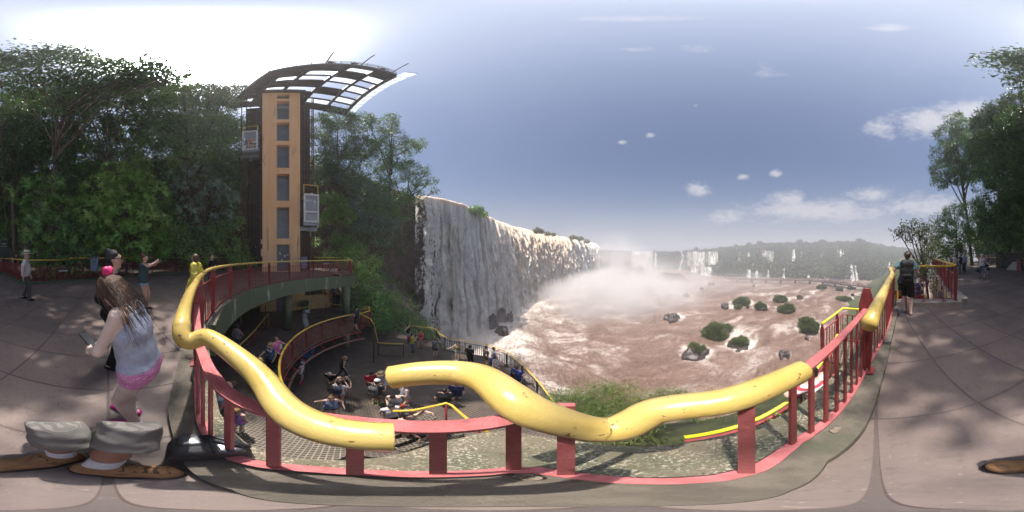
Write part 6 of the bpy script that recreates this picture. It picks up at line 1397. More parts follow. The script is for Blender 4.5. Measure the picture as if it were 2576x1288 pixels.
            q = SDF(vox); q.cone(hp(0, -.016, .036), hp(0, -.008, .028), .1, .097, .02, clips=[(hp(0, .06, .05), unit(HY * .7 - HZ * .7))]); part('headscarf', q, hm)
    if eyes:
        for sd in (1, -1):
            o = mbpart('eye', MB().lathe([(.002, -.006), (.010, -.003), (.010, .002), (.004, .005)], tuple(hp(.034 * sd, .086, .006)), 10, R=Matrix(RH.tolist()) @ Matrix.Rotation(-math.pi / 2, 3, 'X')), M_white, t, True)
            mbpart('iris', MB().lathe([(.0055, .0), (.005, .0075)], tuple(hp(.034 * sd, .086, .006)), 8, R=Matrix(RH.tolist()) @ Matrix.Rotation(-math.pi / 2, 3, 'X')), M_black, o)
        mbpart('lips', MB().tube([tuple(hp(x, .0995 - abs(x) * .25, -.060 + .002 * math.cos(x * 90))) for x in (-.024, -.012, 0, .012, .024)], [.002, .005, .006, .005, .002], 8), M_skin((.42, .16, .15)), t, True)
    if glasses:
        b = MB()
        for sd in (1, -1): b.lathe([(.024, -.003), (.026, .0), (.022, .006)], tuple(hp(.034 * sd, .103, .008)), 14, R=Matrix(RH.tolist()) @ Matrix.Rotation(-math.pi / 2, 3, 'X')); b.tube([tuple(hp(.058 * sd, .1, .012)), tuple(hp(.092 * sd, .0, .012))], .004, 5)
        b.tube([tuple(hp(-.015, .106, .012)), tuple(hp(.015, .106, .012))], .004, 5); mbpart('sunglasses', b, mat('sunglass', (.012, .012, .014), rough=.12))
    if cape:
        q = SDF(vox); torso(q)
        for sd in (1, -1): q.cone(S[sd], E[sd], arm * 1.6, arm * 1.8, .05); q.cone(E[sd], Wr[sd], arm * 1.7, arm * 1.4, .04); q.cone(hips[sd] + X_ * sd * .03, Kn[sd] + X_ * sd * .03 + np.array([0, 0, .12]), .14, .15, .08)
        if cape is M_rainc: q.cone(hp(0, -.05, -.08), hp(0, -.06, -.02), .09, .07, .05, clips=[(hp(0, .0, 0), HY)])
        part('rain_cape', q, cape, grow=.03, wr=.045, cuts=[(Kn[1] + np.array([0, 0, .02]), np.array([0, 0, -1.]))])
    M = Matrix.Translation(P0) @ Matrix.Rotation(rz, 4, 'Z')
    return dict(root=t, w=lambda v: M @ Vector(np.array(v) * s), Wr=Wr, E=E, S=S, Sh=Sh, Ch=Ch, Wc=Wc, Pv=Pv, X=X_, Y=Y_, Z=Z_, hp=hp, s=s, rz=rz, R=R, part=part, mb=mbpart, hips=hips, Kn=Kn, An=An, vox=vox)
def backpack(J, label, c, size=(.15, .09, .23), dz=.0, name='backpack'):
    ctr = J['Ch'] - J['Y'] * (.115 + size[1]) + J['Z'] * (-.02 + dz); t = thing(name, label, 'backpack', J['w'](ctr), 'bags carried by visitors', J['rz'])
    q = SDF(J['vox']); sx, sy, sz = size
    for a in (-1, 1): q.cone(ctr + J['X'] * a * (sx - sy) + J['Z'] * (sz - sy), ctr + J['X'] * a * (sx - sy) - J['Z'] * (sz - sy), sy, sy, .06)
    q.cone(ctr + J['Z'] * (sz - sy) - J['X'] * (sx - sy), ctr + J['Z'] * (sz - sy) + J['X'] * (sx - sy), sy, sy, .06); q.cone(ctr - J['Z'] * (sz - sy) - J['X'] * (sx - sy), ctr - J['Z'] * (sz - sy) + J['X'] * (sx - sy), sy, sy, .06); q.cone(ctr - J['X'] * (sx - sy), ctr + J['X'] * (sx - sy), sy, sy, .06)
    V, F = q.mesh(wr=.012); inv = (Matrix.Translation(J['w'](ctr)) @ Matrix.Rotation(J['rz'], 4, 'Z')).inverted()
    conv = lambda vs: [inv @ J['w'](v) for v in vs]
    m = mat('pack_%d' % int(sum(c) * 999), c, tuple(k * .6 for k in c), 30, .7, .4, 40); link('body', new_mesh('body', conv(V), F, m, True), t, False)
    q = SDF(J['vox']); q.cone(ctr - J['Y'] * sy * .75 - J['Z'] * sz * .35 - J['X'] * sx * .4, ctr - J['Y'] * sy * .75 - J['Z'] * sz * .35 + J['X'] * sx * .4, sy * .62, sy * .62, .02); V, F = q.mesh(); link('pocket', new_mesh('pocket', conv(V), F, m, True), t, False)
    for sd in (1, -1):
        b = MB(); pth = [ctr + J['X'] * sd * .08 + J['Z'] * sz * .8 + J['Y'] * sy * .6, J['Sh'] + J['X'] * sd * .09 + J['Z'] * .062, J['Sh'] + J['X'] * sd * .095 + J['Y'] * .085 - J['Z'] * .02, J['Ch'] + J['X'] * sd * .12 + J['Y'] * .11 - J['Z'] * .05, J['Wc'] + J['X'] * sd * .14 + J['Z'] * .02]
        b.tube([tuple(v) for v in smooth_poly(pth, 2)], .016, 6); link('strap', new_mesh('strap', conv(b.v), b.f, m, True), t, False)
    return t
def prop(name, label, cat, pos, parts, group=None, rz=0):
    t = thing(name, label, cat, pos, group)
    for nm, mb_, m in parts: mb_.build(nm, m, t)
    return t
def phone(J, label, c=(.03, .03, .035), lift=(0, 0, .03), size=(.075, .009, .145), tilt=0, flat=False):
    p = (Vector(J['w'](J['Wr'][1])) + Vector(J['w'](J['Wr'][-1]))) / 2 + Vector((Matrix.Rotation(J['rz'], 3, 'Z') @ Vector((0, .07, 0)))) + Vector(lift)
    R = Matrix.Rotation(J['rz'], 3, 'Z') @ Matrix.Rotation(math.radians(tilt), 3, 'X'); m = mat('phone_%d' % int(sum(c) * 999), c, rough=.25)
    sz = (size[2], size[1], size[0]) if flat else size
    return prop('phone', label, 'phone', p, [('body', MB().box(p, sz, R=R), m), ('screen', MB().box(p - R @ Vector((0, size[1] * .55, 0)), (sz[0] * .9, .002, sz[2] * .9), R=R), mat('phone_screen', (.08, .09, .1), rough=.1))], 'phones and cameras in hands')
BLK, WHT, NVY, DEN, KHA = (.016, .016, .018), (.62, .62, .63), (.018, .024, .055), (.20, .30, .46), (.24, .20, .14)
DKJ = (.04, .055, .09)
BRN, BN, GRY, DK, BLD = (.055, .028, .016), (.14, .075, .035), (.24, .23, .22), (.012, .010, .009), (.22, .14, .07)
# fabric with printed flowers
def print_mat(name, a, b, sc=14, thr=.55, c3=None):
    if name in _M: return _M[name]
    m = bpy.data.materials.new(name); m.use_nodes = True; _M[name] = m; K = NT(m.node_tree); p = K.n['Principled BSDF']; o = K.node('TexCoord').outputs['Object']
    v = K.node('TexVoronoi'); v.feature = 'DISTANCE_TO_EDGE'; K.put(v.inputs['Vector'], o); v.inputs['Scale'].default_value = sc
    n = K.noise(o, sc * 1.2, 3, .6, 2.5); rings = K.math('ABSOLUTE', K.math('SUBTRACT', K.math('FRACT', K.math('MULTIPLY', n, 6)), .5)); f = K.ramp(rings, .36, .42)
    col = K.mix(f, (*a, 1), (*b, 1))
    if c3: col = K.mix(K.ramp(K.noise(o, sc * .7, 2), .56, .6), col, (*c3, 1))
    K.put(p.inputs['Base Color'], col); p.inputs['Roughness'].default_value = .85; return m
def stripe_mat(name, a, b, pitch, axis=2, w=.5):
    m = bpy.data.materials.new(name); m.use_nodes = True; K = NT(m.node_tree); p = K.n['Principled BSDF']; s_ = K.node('SeparateXYZ'); K.put(s_.inputs[0], K.node('TexCoord').outputs['Object'])
    t = K.math('FRACT', K.math('DIVIDE', s_.outputs[axis], pitch)); K.put(p.inputs['Base Color'], K.mix(K.math('GREATER_THAN', t, w), (*a, 1), (*b, 1))); p.inputs['Roughness'].default_value = .85; return m
M_paisley = print_mat('pink_paisley', (.62, .16, .40), (.74, .58, .68), 20)
M_floral = print_mat('blue_floral', (.02, .03, .07), (.10, .30, .55), 13, c3=(.5, .5, .55))
M_tie = print_mat('tie_dye_pink', (.55, .10, .28), (.72, .38, .52), 9)
M_purp = print_mat('tie_dye_purple', (.38, .14, .34), (.55, .30, .48), 9)
M_plaid = print_mat('teal_plaid', (.11, .24, .28), (.33, .45, .47), 26)
M_camo = print_mat('dark_pattern', (.06, .06, .08), (.25, .25, .28), 22)
M_cand = stripe_mat('red_white_stripes', (.66, .64, .68), (.55, .07, .10), .105, 2, .55)
M_net = print_mat('black_white_check', (.60, .58, .56), (.03, .03, .03), 17)
M_rainc = bpy.data.materials.new('clear_plastic'); M_rainc.use_nodes = True
K = NT(M_rainc.node_tree); p = K.n['Principled BSDF']; p.inputs['Base Color'].default_value = (.36, .38, .38, 1); p.inputs['Roughness'].default_value = .25
tr = K.node('BsdfTransparent'); mx = K.node('MixShader'); mx.inputs[0].default_value = .6; K.l.new(tr.outputs[0], mx.inputs[1]); K.l.new(p.outputs[0], mx.inputs[2]); K.l.new(mx.outputs[0], K.n['Material Output'].inputs[0])
M_rainy = mat('yellow_plastic', (.72, .62, .10), (.62, .52, .07), 8, .3, .4, 12)

# --- upper deck
J = person('man in white hat, white polo and grey trousers striding across the plaza', (64, 5.65), 80, 1.70, 'm', 1.12, 1, (WHT, 'tee'), ((.10, .095, .085), 'pants'), (GRY, 'short'), ((.66, .60, .48), 'brim'), BLK, glasses=True, belly=.03, fR=(.09, .16, .085), fL=(-.09, -.10, .10), aR=(.30, -.02, .85), aL=(-.25, .14, .84), lean=2)
J['mb']('belt', MB().lathe([(.128, .0), (.130, .02), (.128, .04)], tuple(J['Wc'] - J['Z'] * .06), 20, sy=.95), M_black, J['root'])
# foreground woman, head bent over a phone
J = person('woman in grey tank top and pink paisley shorts bending over her phone', (338, .98), -112, 1.50, 'f', 1.03, (.74, .59, .50), ((.46, .49, .60), 'strap'), (M_paisley, 'short_shorts'), (BRN, 'wet'), None, (.50, .03, .22), lean=12, head=(40, 0), aR=(.05, .30, 1.00), aL=(-.09, .31, 1.00), fL=(-.09, -.05, .09), fR=(.10, .06, .09), poleR=(1, -.3, -.8), poleL=(-1, -.3, -.8), shift=(0, -.05), vox=.0085)
hp = J['hp']
q = SDF(J['vox']); q.ball(hp(0, -.085, .10), .04, .02); q.ball(hp(.02, -.11, .115), .03, .02); q.ball(hp(-.025, -.105, .12), .028, .02); J['part']('hair_bobble', q, mat('hot_pink', (.62, .015, .13), (.7, .05, .2), 40, .5), J['root'], wr=.012)
b = MB()
for k in range(340):
    x = random.uniform(-.09, .09); p0 = hp(x, random.uniform(-.08, .0), .07 + random.uniform(-.05, .03)); e = J['Sh'] + J['X'] * (x * 1.9 + random.uniform(-.05, .05)) - J['Y'] * random.uniform(.06, .13) - J['Z'] * random.uniform(-.02, .24)
    mid_ = (p0 + e) / 2 - J['Y'] * .05 + J['X'] * x * .35; pth = smooth_poly([p0, mid_, e], 2); b.tube([tuple(v) for v in pth], [random.uniform(.001, .0028) * (1 - .6 * i / len(pth)) for i in range(len(pth))], 5)
for k in range(26):
    sd = random.choice((1, 1, -1)); p0 = hp(.085 * sd, random.uniform(-.02, .05), .05); e = hp(random.uniform(.06, .10) * sd, random.uniform(.02, .12), -.14 - random.random() * .12); b.tube([tuple(v) for v in smooth_poly([p0, (p0 + e) / 2 + J['X'] * sd * .03, e], 1)], [.005, .005, .004, .003, .002, .002][:len(smooth_poly([p0, p0, e], 1))], 5)
J['mb']('hair_strands', b, M_hair((.06, .034, .022)), J['root'], True)
phone(J, 'dark phone held low by the woman in pink shorts', (.05, .05, .055), (0, 0, .04), tilt=-50)
for sd in (1, -1):
    q = SDF(J['vox']); an = J['An'][sd]; q.cone(an + np.array([0, 0, .03]), an + np.array([0, 0, -.03]), .042, .044, .02, clips=[(an + np.array([0, 0, .05]), np.array([0, 0, 1.]))]); J['part']('sock', q, M_white, J['root'])
J = person('woman in black with sunglasses standing behind the woman with pink bobble', (283, 1.95), 75, 1.62, 'f', 1.0, 1, (BLK, 'long'), (BLK, 'pants'), (DK, 'bun'), None, BLK, glasses=True, eyes=True, head=(-4, 10), aR=(.22, .12, 1.0), aL=(-.2, .2, 1.1))
J = person('woman in dark teal tee and denim shorts raising a phone to photograph', (361, 4.55), 70, 1.60, 'f', 1.08, 0, ((.055, .095, .105), 'tee'), ((.30, .42, .58), 'short_shorts'), ((.07, .02, .02), 'bun'), None, BLK, eyes=True, aR=(.10, .42, 1.50), aL=(-.12, .44, 1.50), fL=(-.12, .05, .085), poleR=(1, -.2, -.6), poleL=(-1, -.2, -.6))
phone(J, 'phone held up sideways by the woman in denim shorts', (.12, .07, .06), (0, 0, .06), flat=True)
prop('shoulder_bag', 'red and black shoulder bag at the hip of the woman with raised phone', 'bag', J['w'](J['Pv'] - J['X'] * .2), [('body', MB().box(Vector(J['w'](J['Pv'] - J['X'] * .19 + J['Z'] * .12)), (.12, .2, .24), J['rz']), M_cloth((.12, .012, .03))), ('strap', MB().tube([J['w'](J['Pv'] - J['X'] * .2 + J['Z'] * .2), J['w'](J['Ch'] + J['Y'] * .15 + J['Z'] * .05), J['w'](J['Sh'] + J['X'] * .09 + J['Z'] * .075), J['w'](J['Ch'] - J['Y'] * .14), J['w'](J['Pv'] - J['X'] * .2 + J['Z'] * .2)], .014, 6), M_black)], 'bags carried by visitors')
person('person in yellow raincoat standing at the curved railing', (493, 4.3), -115, 1.60, 'f', 1.0, 0, ((.3, .3, .1), 'tee'), (BLK, 'shorts'), (BRN, 'bob'), None, BLK, cape=M_rainy, eyes=True)
person('dark haired woman in black top and jeans looking over her shoulder', (533, 7.2), -60, 1.62, 'f', .95, 0, (BLK, 'tee'), (DKJ, 'pants'), (DK, 'bun'), None, BLK, head=(0, 75), eyes=True)
J = person('person in white shirt crouching over a bag at the far corner of the deck', (835, 12.0), 70, 1.68, 'm', 1.05, 0, (WHT, 'tee'), (BLK, 'pants'), (DK, 'short'), None, BLK, lean=75, hipz=.42, fR=(.12, .05, .085), fL=(-.12, .18, .085), aR=(.10, .62, .16), aL=(-.12, .62, .16), head=(25, 0), shift=(0, -.1))
prop('camera_bag', 'black bag on the floor in front of the crouching person', 'bag', A(845, 11.7, 0), [('body', MB().box(A(845, 11.7, .12), (.5, .3, .22), -az(845)), M_bag), ('handle', MB().tube([Vector(A(843, 11.7, .23)), Vector(A(845, 11.7, .30)), Vector(A(847, 11.7, .23))], .015, 6), M_black)])
person('woman in pale top standing behind the fence at the far left edge', (3, 17.5), 60, 1.62, 'f', 1, 0, ((.35, .35, .36), 'tank'), ((.3, .33, .36), 'pants'), (DK, 'long'), aR=(.1, .35, 1.35))
person('bald man in black shirt behind the left fence', (40, 16.0), 30, 1.70, 'm', 1.05, 0, (BLK, 'tee'), (DKJ, 'pants'), (DK, 'bald'), None, eyes=True)
person('person in tan hat low behind the left fence', (30, 17.5), 0, 1.42, 'f', 1, 0, ((.35, .3, .25), 'tee'), (KHA, 'shorts'), (BRN, 'short'), ((.5, .4, .25), 'cap'))
# leaning backpacker on the right
J = person('man in plaid shirt with black backpack leaning on the yellow handrail', (2282, 4.25), 178, 1.68, 'm', 1.1, 1, (M_plaid, 'tee'), (BLK, 'long_shorts'), (BRN, 'short'), None, 'sandals', lean=6, head=(4, -12), aL=(-.52, .18, 1.24), aR=(.22, .22, 1.05), fL=(-.04, .10, .085), fR=(.10, -.14, .085), poleL=(-.6, -.4, -.8))
backpack(J, 'large black backpack on the man leaning at the handrail', BLK, (.17, .11, .30), -.06)
prop('jacket', 'dark jacket tied at the side of the leaning backpacker', 'jacket', J['w'](J['Pv'] - J['X'] * .2), [('sleeve', MB().tube([J['w'](J['Wc'] - J['X'] * .16), J['w'](J['Pv'] - J['X'] * .2), J['w'](J['Pv'] - J['X'] * .21 - J['Z'] * .25)], [.05, .07, .04], 8), M_black), ('knot', MB().lathe([(.03, -.05), (.07, 0), (.03, .05)], J['w'](J['Wc'] - J['X'] * .15), 10), M_black)])
person('grey haired woman in grey tank beyond the stairwell railing', (2393, 15.5), 60, 1.62, 'f', 1.05, 0, ((.2, .19, .2), 'tank'), ((.16, .15, .14), 'pants'), (GRY, 'short'), glasses=True)
person('person in white cap partly hidden behind the grey haired woman', (2400, 16.6), -40, 1.70, 'm', 1.0, 0, (WHT, 'tee'), (KHA, 'pants'), (DK, 'short'), (WHT, 'cap'))
person('man in black shirt and cap holding something beyond the stairwell railing', (2416, 14.0), -75, 1.78, 'm', 1.1, 0, (BLK, 'tee'), ((.12, .14, .17), 'pants'), (GRY, 'short'), ((.3, .3, .3), 'cap'), aR=(.1, .4, 1.15), aL=(-.1, .42, 1.12))
person('man in pale blue shirt and white hat beside the man in black', (2426, 14.6), -150, 1.80, 'm', 1.05, 0, ((.42, .48, .56), 'tee'), ((.03, .03, .032), 'pants'), (GRY, 'short'), (WHT, 'brim'))
J = person('blonde woman in white tank and denim capris walking with dark bags', (2470, 11.2), 25, 1.68, 'f', 1.05, 1, (WHT, 'tank'), ((.12, .18, .28), 'capri'), ((.60, .52, .42), 'short'), None, (.16, .06, .05), glasses=True, aR=(.33, -.02, .92), aL=(-.40, .20, 1.02), fR=(.10, -.20, .10), fL=(-.08, .24, .09), eyes=True)
def hbag(lb, w, sz=(.26, .16, .34)):
    q = SDF(.03); q.cone((-.06, 0, -.22), (.06, 0, -.22), .11, .11, .05); q.cone((0, 0, -.2), (0, 0, -.02), .10, .03, .05); V, F = q.mesh(wr=.02); t = thing('carry_bag', lb, 'bag', w, 'bags carried by visitors'); link('body', new_mesh('body', V, F, mat('bag_black', (.02, .022, .02), rough=.4), True), t, False); link('handle', new_mesh('handle', *(lambda b: (b.v, b.f))(MB().tube([(-.03, 0, -.02), (0, 0, .05), (.03, 0, -.02)], .01, 6)), M_black), t, False)
hbag('round black bag hanging from the right hand of the blonde woman', J['w'](J['Wr'][1]) + Vector((0, 0, -.1))); hbag('dark green bag hanging from the left hand of the blonde woman', J['w'](J['Wr'][-1]) + Vector((0, 0, -.1)))
person('companion in dark shorts half hidden behind the blonde woman', (2481, 12.6), 20, 1.68, 'm', 1.0, 1, ((.2, .16, .2), 'tee'), (NVY, 'shorts'), (DK, 'short'))
for (px, d, z, f_, lb, sx, tp, bt, hr, ht) in [(2262, 8.6, -1.75, 150, 'person in red jacket with white stripe going down the stairwell', 'm', (.42, .02, .02), WHT, DK, None), (2312, 9.4, -1.45, 160, 'person in blue shirt highest on the stairwell stairs', 'm', (.05, .07, .22), KHA, WHT, ((.6, .6, .6), 'cap')), (2302, 8.6, -1.75, 170, 'person in dark floral top on the stairwell stairs', 'f', (.08, .05, .08), BLK, BRN, None), (2318, 8.2, -1.9, 170, 'person in maroon shirt on the stairwell stairs', 'm', (.20, .015, .04), NVY, DK, None), (2326, 7.2, -2.15, 165, 'person in green shirt and white cap lowest on the stairwell stairs', 'm', (.04, .16, .10), NVY, DK, (WHT, 'cap')), (2371, 8.6, -1.75, 140, 'person in grey beside the retaining wall of the stairwell', 'm', (.16, .16, .2), NVY, DK, None)]:
    person(lb, (px, d, z), f_, 1.7, sx, 1.0, 0, (tp, 'tee'), (bt, 'pants'), (hr, 'short'), ht)
# --- mid level
J = person('person in clear rain cape photographing on the mid level', (766, 10.1, -3.5), 75, 1.66, 'f', 1, 0, ((.1, .1, .1), 'long'), (BLK, 'shorts'), (DK, 'bob'), None, 'sandals', cape=M_rainc, aR=(.06, .28, 1.52), aL=(-.06, .3, 1.50), head=(6, 0))
phone(J, 'black camera at the eye of the person in clear cape', BLK, (0, 0, .05), (.11, .08, .09))
person('elderly man in navy shirt and cap resting a hand on the walkway rail', (897, 10.45, -3.49), -120, 1.70, 'm', 1.05, 0, (NVY, 'tee'), (NVY, 'long_shorts'), (GRY, 'short'), (BLK, 'cap'), BLK, aR=(.25, .30, 1.08), aL=(-.28, .2, 1.0), fL=(-.12, -.1, .085))
person('person in yellow jacket in the doorway corner under the deck', (832, 15.6, -3.5), 100, 1.68, 'f', 1, 0, ((.50, .36, .05), 'long'), (KHA, 'pants'), (DK, 'bun'))
person('person in light blue top at the back under the deck', (838, 17.0, -3.2), 160, 1.75, 'm', 1, 0, ((.22, .42, .58), 'tee'), (DKJ, 'pants'), (DK, 'short'))
person('person in black jacket and tan hat with back turned under the deck', (844, 15.0, -3.5), 175, 1.68, 'm', 1.05, 0, (BLK, 'long'), (BLK, 'pants'), (BRN, 'short'), ((.34, .24, .15), 'cap'))
person('person raising both hands beside the tan hat under the deck', (853, 15.6, -3.5), -80, 1.6, 'f', 1, 0, (BLK, 'tee'), (BLK, 'pants'), (DK, 'short'), aR=(.1, .3, 1.5), aL=(-.1, .3, 1.5))
J = person('woman in pink tie-dye shirt and sunglasses with a hand on the walkway rail', (693, 6.25, -3.49), 50, 1.68, 'f', 1.15, 0, (M_tie, 'tee'), ((.03, .03, .032), 'pants'), (BRN, 'bob'), None, BLK, glasses=True, aL=(-.42, .30, 1.18), aR=(.2, .25, 1.05), eyes=True)
prop('handbag', 'white handbag on the arm of the woman in pink tie-dye', 'bag', J['w'](J['Pv'] - J['X'] * .22), [('body', MB().box(Vector(J['w'](J['Wc'] - J['X'] * .22)), (.26, .12, .28), J['rz']), M_white), ('strap', MB().tube([J['w'](J['Wc'] - J['X'] * .2 + J['Z'] * .15), J['w'](J['Sh'] - J['X'] * .12 + J['Z'] * .08)], .012, 6), M_white)], 'bags carried by visitors')
person('blonde woman in blue floral shirt beside the pink tie-dye woman', (680, 5.85, -3.49), -50, 1.62, 'f', 1.12, 0, (M_floral, 'tee'), ((.02, .02, .025), 'pants'), (BLD, 'bob'), None, BLK, glasses=True, aR=(.2, .3, 1.05))
person('woman in purple tie-dye shirt seen from above left of the blonde pair', (632, 5.0, -3.49), 60, 1.64, 'f', 1.15, 0, (M_purp, 'tee'), (BLK, 'pants'), (BRN, 'bob'), None, BLK, glasses=True, aL=(-.3, .3, 1.1))
person('blonde woman in blue floral shirt clapping hands beside the yellow pipe', (655, 4.75, -3.49), -60, 1.62, 'f', 1.12, 0, (M_floral, 'tee'), (BLK, 'pants'), (BLD, 'bob'), None, BLK, aR=(.08, .32, 1.2), aL=(-.08, .34, 1.18))
person('person in pale top with hand on hip in the shade under the deck', (596, 7.6, -3.5), 150, 1.66, 'f', 1, 0, ((.30, .30, .33), 'tank'), ((.10, .13, .2), 'pants'), (DK, 'bun'), aR=(.26, -.02, 1.02), poleR=(1, -.6, 0))
person('woman in black tank and denim shorts with her back turned on the grating', (560, 3.75, -3.49), 175, 1.64, 'f', 1.05, 1, (BLK, 'tank'), (DEN, 'short_shorts'), (DK, 'long'), None, WHT)
person('person in white shirt crouched low beside the woman in denim shorts', (545, 3.6, -3.49), 120, 1.55, 'm', 1, 0, (WHT, 'tee'), (DEN, 'shorts'), (BRN, 'short'), None, lean=40, head=(20, 0))
person('child in lilac top low behind the red balusters', (594, 2.7, -3.49), 160, 1.35, 'f', 1, 0, ((.42, .20, .50), 'tank'), (DEN, 'shorts'), (BN, 'short'))
# --- lower deck
J = person('woman with patterned headscarf and white tank stepping up at the left', (755, 7.0, 'l'), 85, 1.60, 'f', 1, 0, (WHT, 'tank'), (BLK, 'short_shorts'), (DK, 'short'), ((.30, .28, .33), 'scarf'), (.5, .05, .12), lean=8)
backpack(J, 'small dark backpack on the woman with the headscarf', (.03, .025, .03), (.11, .06, .17))
person('grey haired man in black shirt and khaki shorts bending forward', (835, 6.3, 'l'), -15, 1.70, 'm', 1.12, 2, (BLK, 'tee'), (KHA, 'long_shorts'), (GRY, 'short'), None, BLK, lean=25, aR=(.05, .30, .92), aL=(-.08, .32, .92), head=(20, 0))
person('woman with fair ponytail in black tank and jeans striding away', (860, 7.4, 'l'), 100, 1.66, 'f', .95, 0, (BLK, 'tank'), (DKJ, 'pants'), (BLD, 'pony'), None, (.35, .35, .37), fR=(.08, -.34, .12), fL=(-.08, .26, .09), lean=12, aL=(-.22, .2, 1.0))
J = person('woman in black tank with plaid shirt round her waist facing right', (862, 5.75, 'l'), 10, 1.62, 'f', 1.1, 0, (BLK, 'strap'), ((.08, .09, .14), 'short_shorts'), (DK, 'bun'), None, (.5, .05, .12), head=(25, 0), aR=(.28, .25, 1.0), aL=(-.25, .3, 1.05))
q = SDF(.02); q.cone(J['hips'][1] + J['X'] * .03, J['Kn'][1] + J['X'] * .06, .13, .12, .05, clips=[(J['Kn'][1] + np.array([0, 0, .05]), np.array([0, 0, -1.])), (J['hips'][1] - J['X'] * .04, -J['X'])]); J['part']('tied_shirt', q, M_camo, J['root'], wr=.03)
J = person('person in white tee with navy pack lifting a phone, back to the camera', (852, 5.2, 'l'), 165, 1.62, 'f', 1.05, 0, (WHT, 'tee'), ((.36, .33, .28), 'shorts'), (DK, 'short'), None, WHT, aL=(-.02, .25, 1.45), aR=(.2, .3, 1.3))
backpack(J, 'navy backpack on the person in white tee lifting a phone', NVY, (.15, .08, .2))
J = person('woman in blue tank with white lettering lifting a hand to her ear', (832, 4.35, 'l'), 5, 1.62, 'f', 1.08, 1, ((.22, .30, .50), 'tank'), (BLK, 'short_shorts'), (BN, 'bun'), None, WHT, aR=(.32, .12, 1.50), aL=(-.36, .12, 1.0), head=(12, 0), poleR=(1, -.2, -.6))
tme = text_mesh('YES', .075, .004); Rt = Matrix.Translation(J['w'](J['Wc'] + J['Y'] * .125 + J['Z'] * .05)) @ Matrix.Rotation(J['rz'] + math.pi, 4, 'Z') @ Matrix.Rotation(math.pi / 2 - .12, 4, 'X')
tme.materials.clear(); tme.materials.append(M_white); o = link('lettering', tme, J['root']); o.matrix_basis = parent_matrix(J['root']).inverted() @ Rt; o.matrix_parent_inverse = Matrix.Identity(4)
pe = MB(); 
for r in (1,):
    pts_ = [(.055 * math.cos(a), .055 * math.sin(a), 0) for a in np.linspace(0, 2 * math.pi, 24)]; pe.tube(pts_, .005, 5); pe.tube([(0, .055, 0), (0, -.055, 0)], .005, 5); pe.tube([(0, 0, 0), (.039, -.039, 0)], .005, 5); pe.tube([(0, 0, 0), (-.039, -.039, 0)], .005, 5)
o = link('emblem', new_mesh('emblem', pe.v, pe.f, M_white), J['root']); o.matrix_parent_inverse = Matrix.Identity(4); o.matrix_basis = parent_matrix(J['root']).inverted() @ Matrix.Translation(J['w'](J['Ch'] + J['Y'] * .155 - J['Z'] * .03)) @ Matrix.Rotation(J['rz'] + math.pi, 4, 'Z') @ Matrix.Rotation(math.pi / 2 - .05, 4, 'X')
person('man in red polo and jeans looking down at a camera', (933, 5.95, 'l'), 25, 1.72, 'm', 1.12, 2, ((.50, .015, .04), 'tee'), ((.07, .085, .11), 'pants'), (DK, 'short'), None, (.10, .06, .04), aR=(.08, .32, 1.12), aL=(-.1, .34, 1.10), head=(28, 0), eyes=True)
J = person('man in white shirt and wide straw hat showing something to the man in red', (961, 5.9, 'l'), -40, 1.70, 'm', 1.08, 1, (WHT, 'tee'), (KHA, 'pants'), (GRY, 'short'), ((.62, .47, .25), 'brim'), BLK, aR=(.12, .34, 1.12), aL=(-.05, .36, 1.08), head=(15, 0))
backpack(J, 'dark pack on the man in the straw hat', BLK, (.14, .08, .2))
J = person('man in dark tee and khaki shorts with white cap and bright green shoes', (946, 5.15, 'l'), 150, 1.72, 'm', 1.1, 2, ((.02, .022, .03), 'tee'), (KHA, 'long_shorts'), (DK, 'short'), (WHT, 'cap'), (.05, .34, .06), aR=(.18, .3, 1.05), aL=(-.2, .3, 1.1), head=(18, 0))
backpack(J, 'grey backpack on the man with green shoes', (.08, .08, .085), (.16, .1, .24))
person('woman in white tank leaning forward with sunglasses on her head', (993, 4.75, 'l'), -10, 1.62, 'f', 1.1, 1, (WHT, 'tank'), (DEN, 'shorts'), (DK, 'bun'), None, BLK, lean=25, aR=(.15, .35, .95), aL=(-.30, .1, 1.35), head=(15, 0))
person('girl in pale blue top and bright pink shoes turning away', (1018, 5.1, 'l'), 120, 1.52, 'f', .95, 1, ((.40, .42, .52), 'tank'), (WHT, 'short_shorts'), (BRN, 'pony'), None, (.62, .08, .22), fR=(.1, -.15, .1), fL=(-.1, .18, .085))
person('man in white sleeveless shirt below the flat red bar', (982, 3.9, 'l'), 20, 1.65, 'm', 1, 1, (WHT, 'sleeveless'), (BLK, 'shorts'), (DK, 'short'), head=(15, 0))
prop('orange_bag', 'orange daypack lying beside the woman in white tank', 'bag', A(999, 5.0, -5.2), [('body', MB().lathe([(.12, 0), (.2, .08), (.18, .3), (.08, .42)], A(999, 5.0, -5.2), 14), M_cloth((.55, .09, .02))), ('strap', MB().tube([Vector(A(999, 5.0, -4.8)), Vector(A(1002, 4.95, -4.7)), Vector(A(1003, 5.0, -4.9))], .015, 6), M_black)])
person('dark haired woman in black and white checked top raising an arm', (1025, 2.75, -4.0), 35, 1.62, 'f', 1.05, 1, (M_net, 'strap'), (BLK, 'shorts'), (DK, 'long'), None, None, aL=(-.30, .30, 1.75), aR=(.25, .1, 1.0))
person('dark haired child in black and white top beside the checked top', (1060, 2.5, -3.8), 60, 1.35, 'f', 1, 1, (M_camo, 'tee'), (BLK, 'shorts'), (DK, 'short'))
J = person('long haired woman in yellow and black bikini top right below the deck edge', (1132, 1.62, -3.75), -60, 1.64, 'f', 1.05, 1, (print_mat('yellow_black', (.66, .60, .06), (.03, .03, .03), 10), 'strap'), (BLK, 'short_shorts'), (BRN, 'long'), None, None)
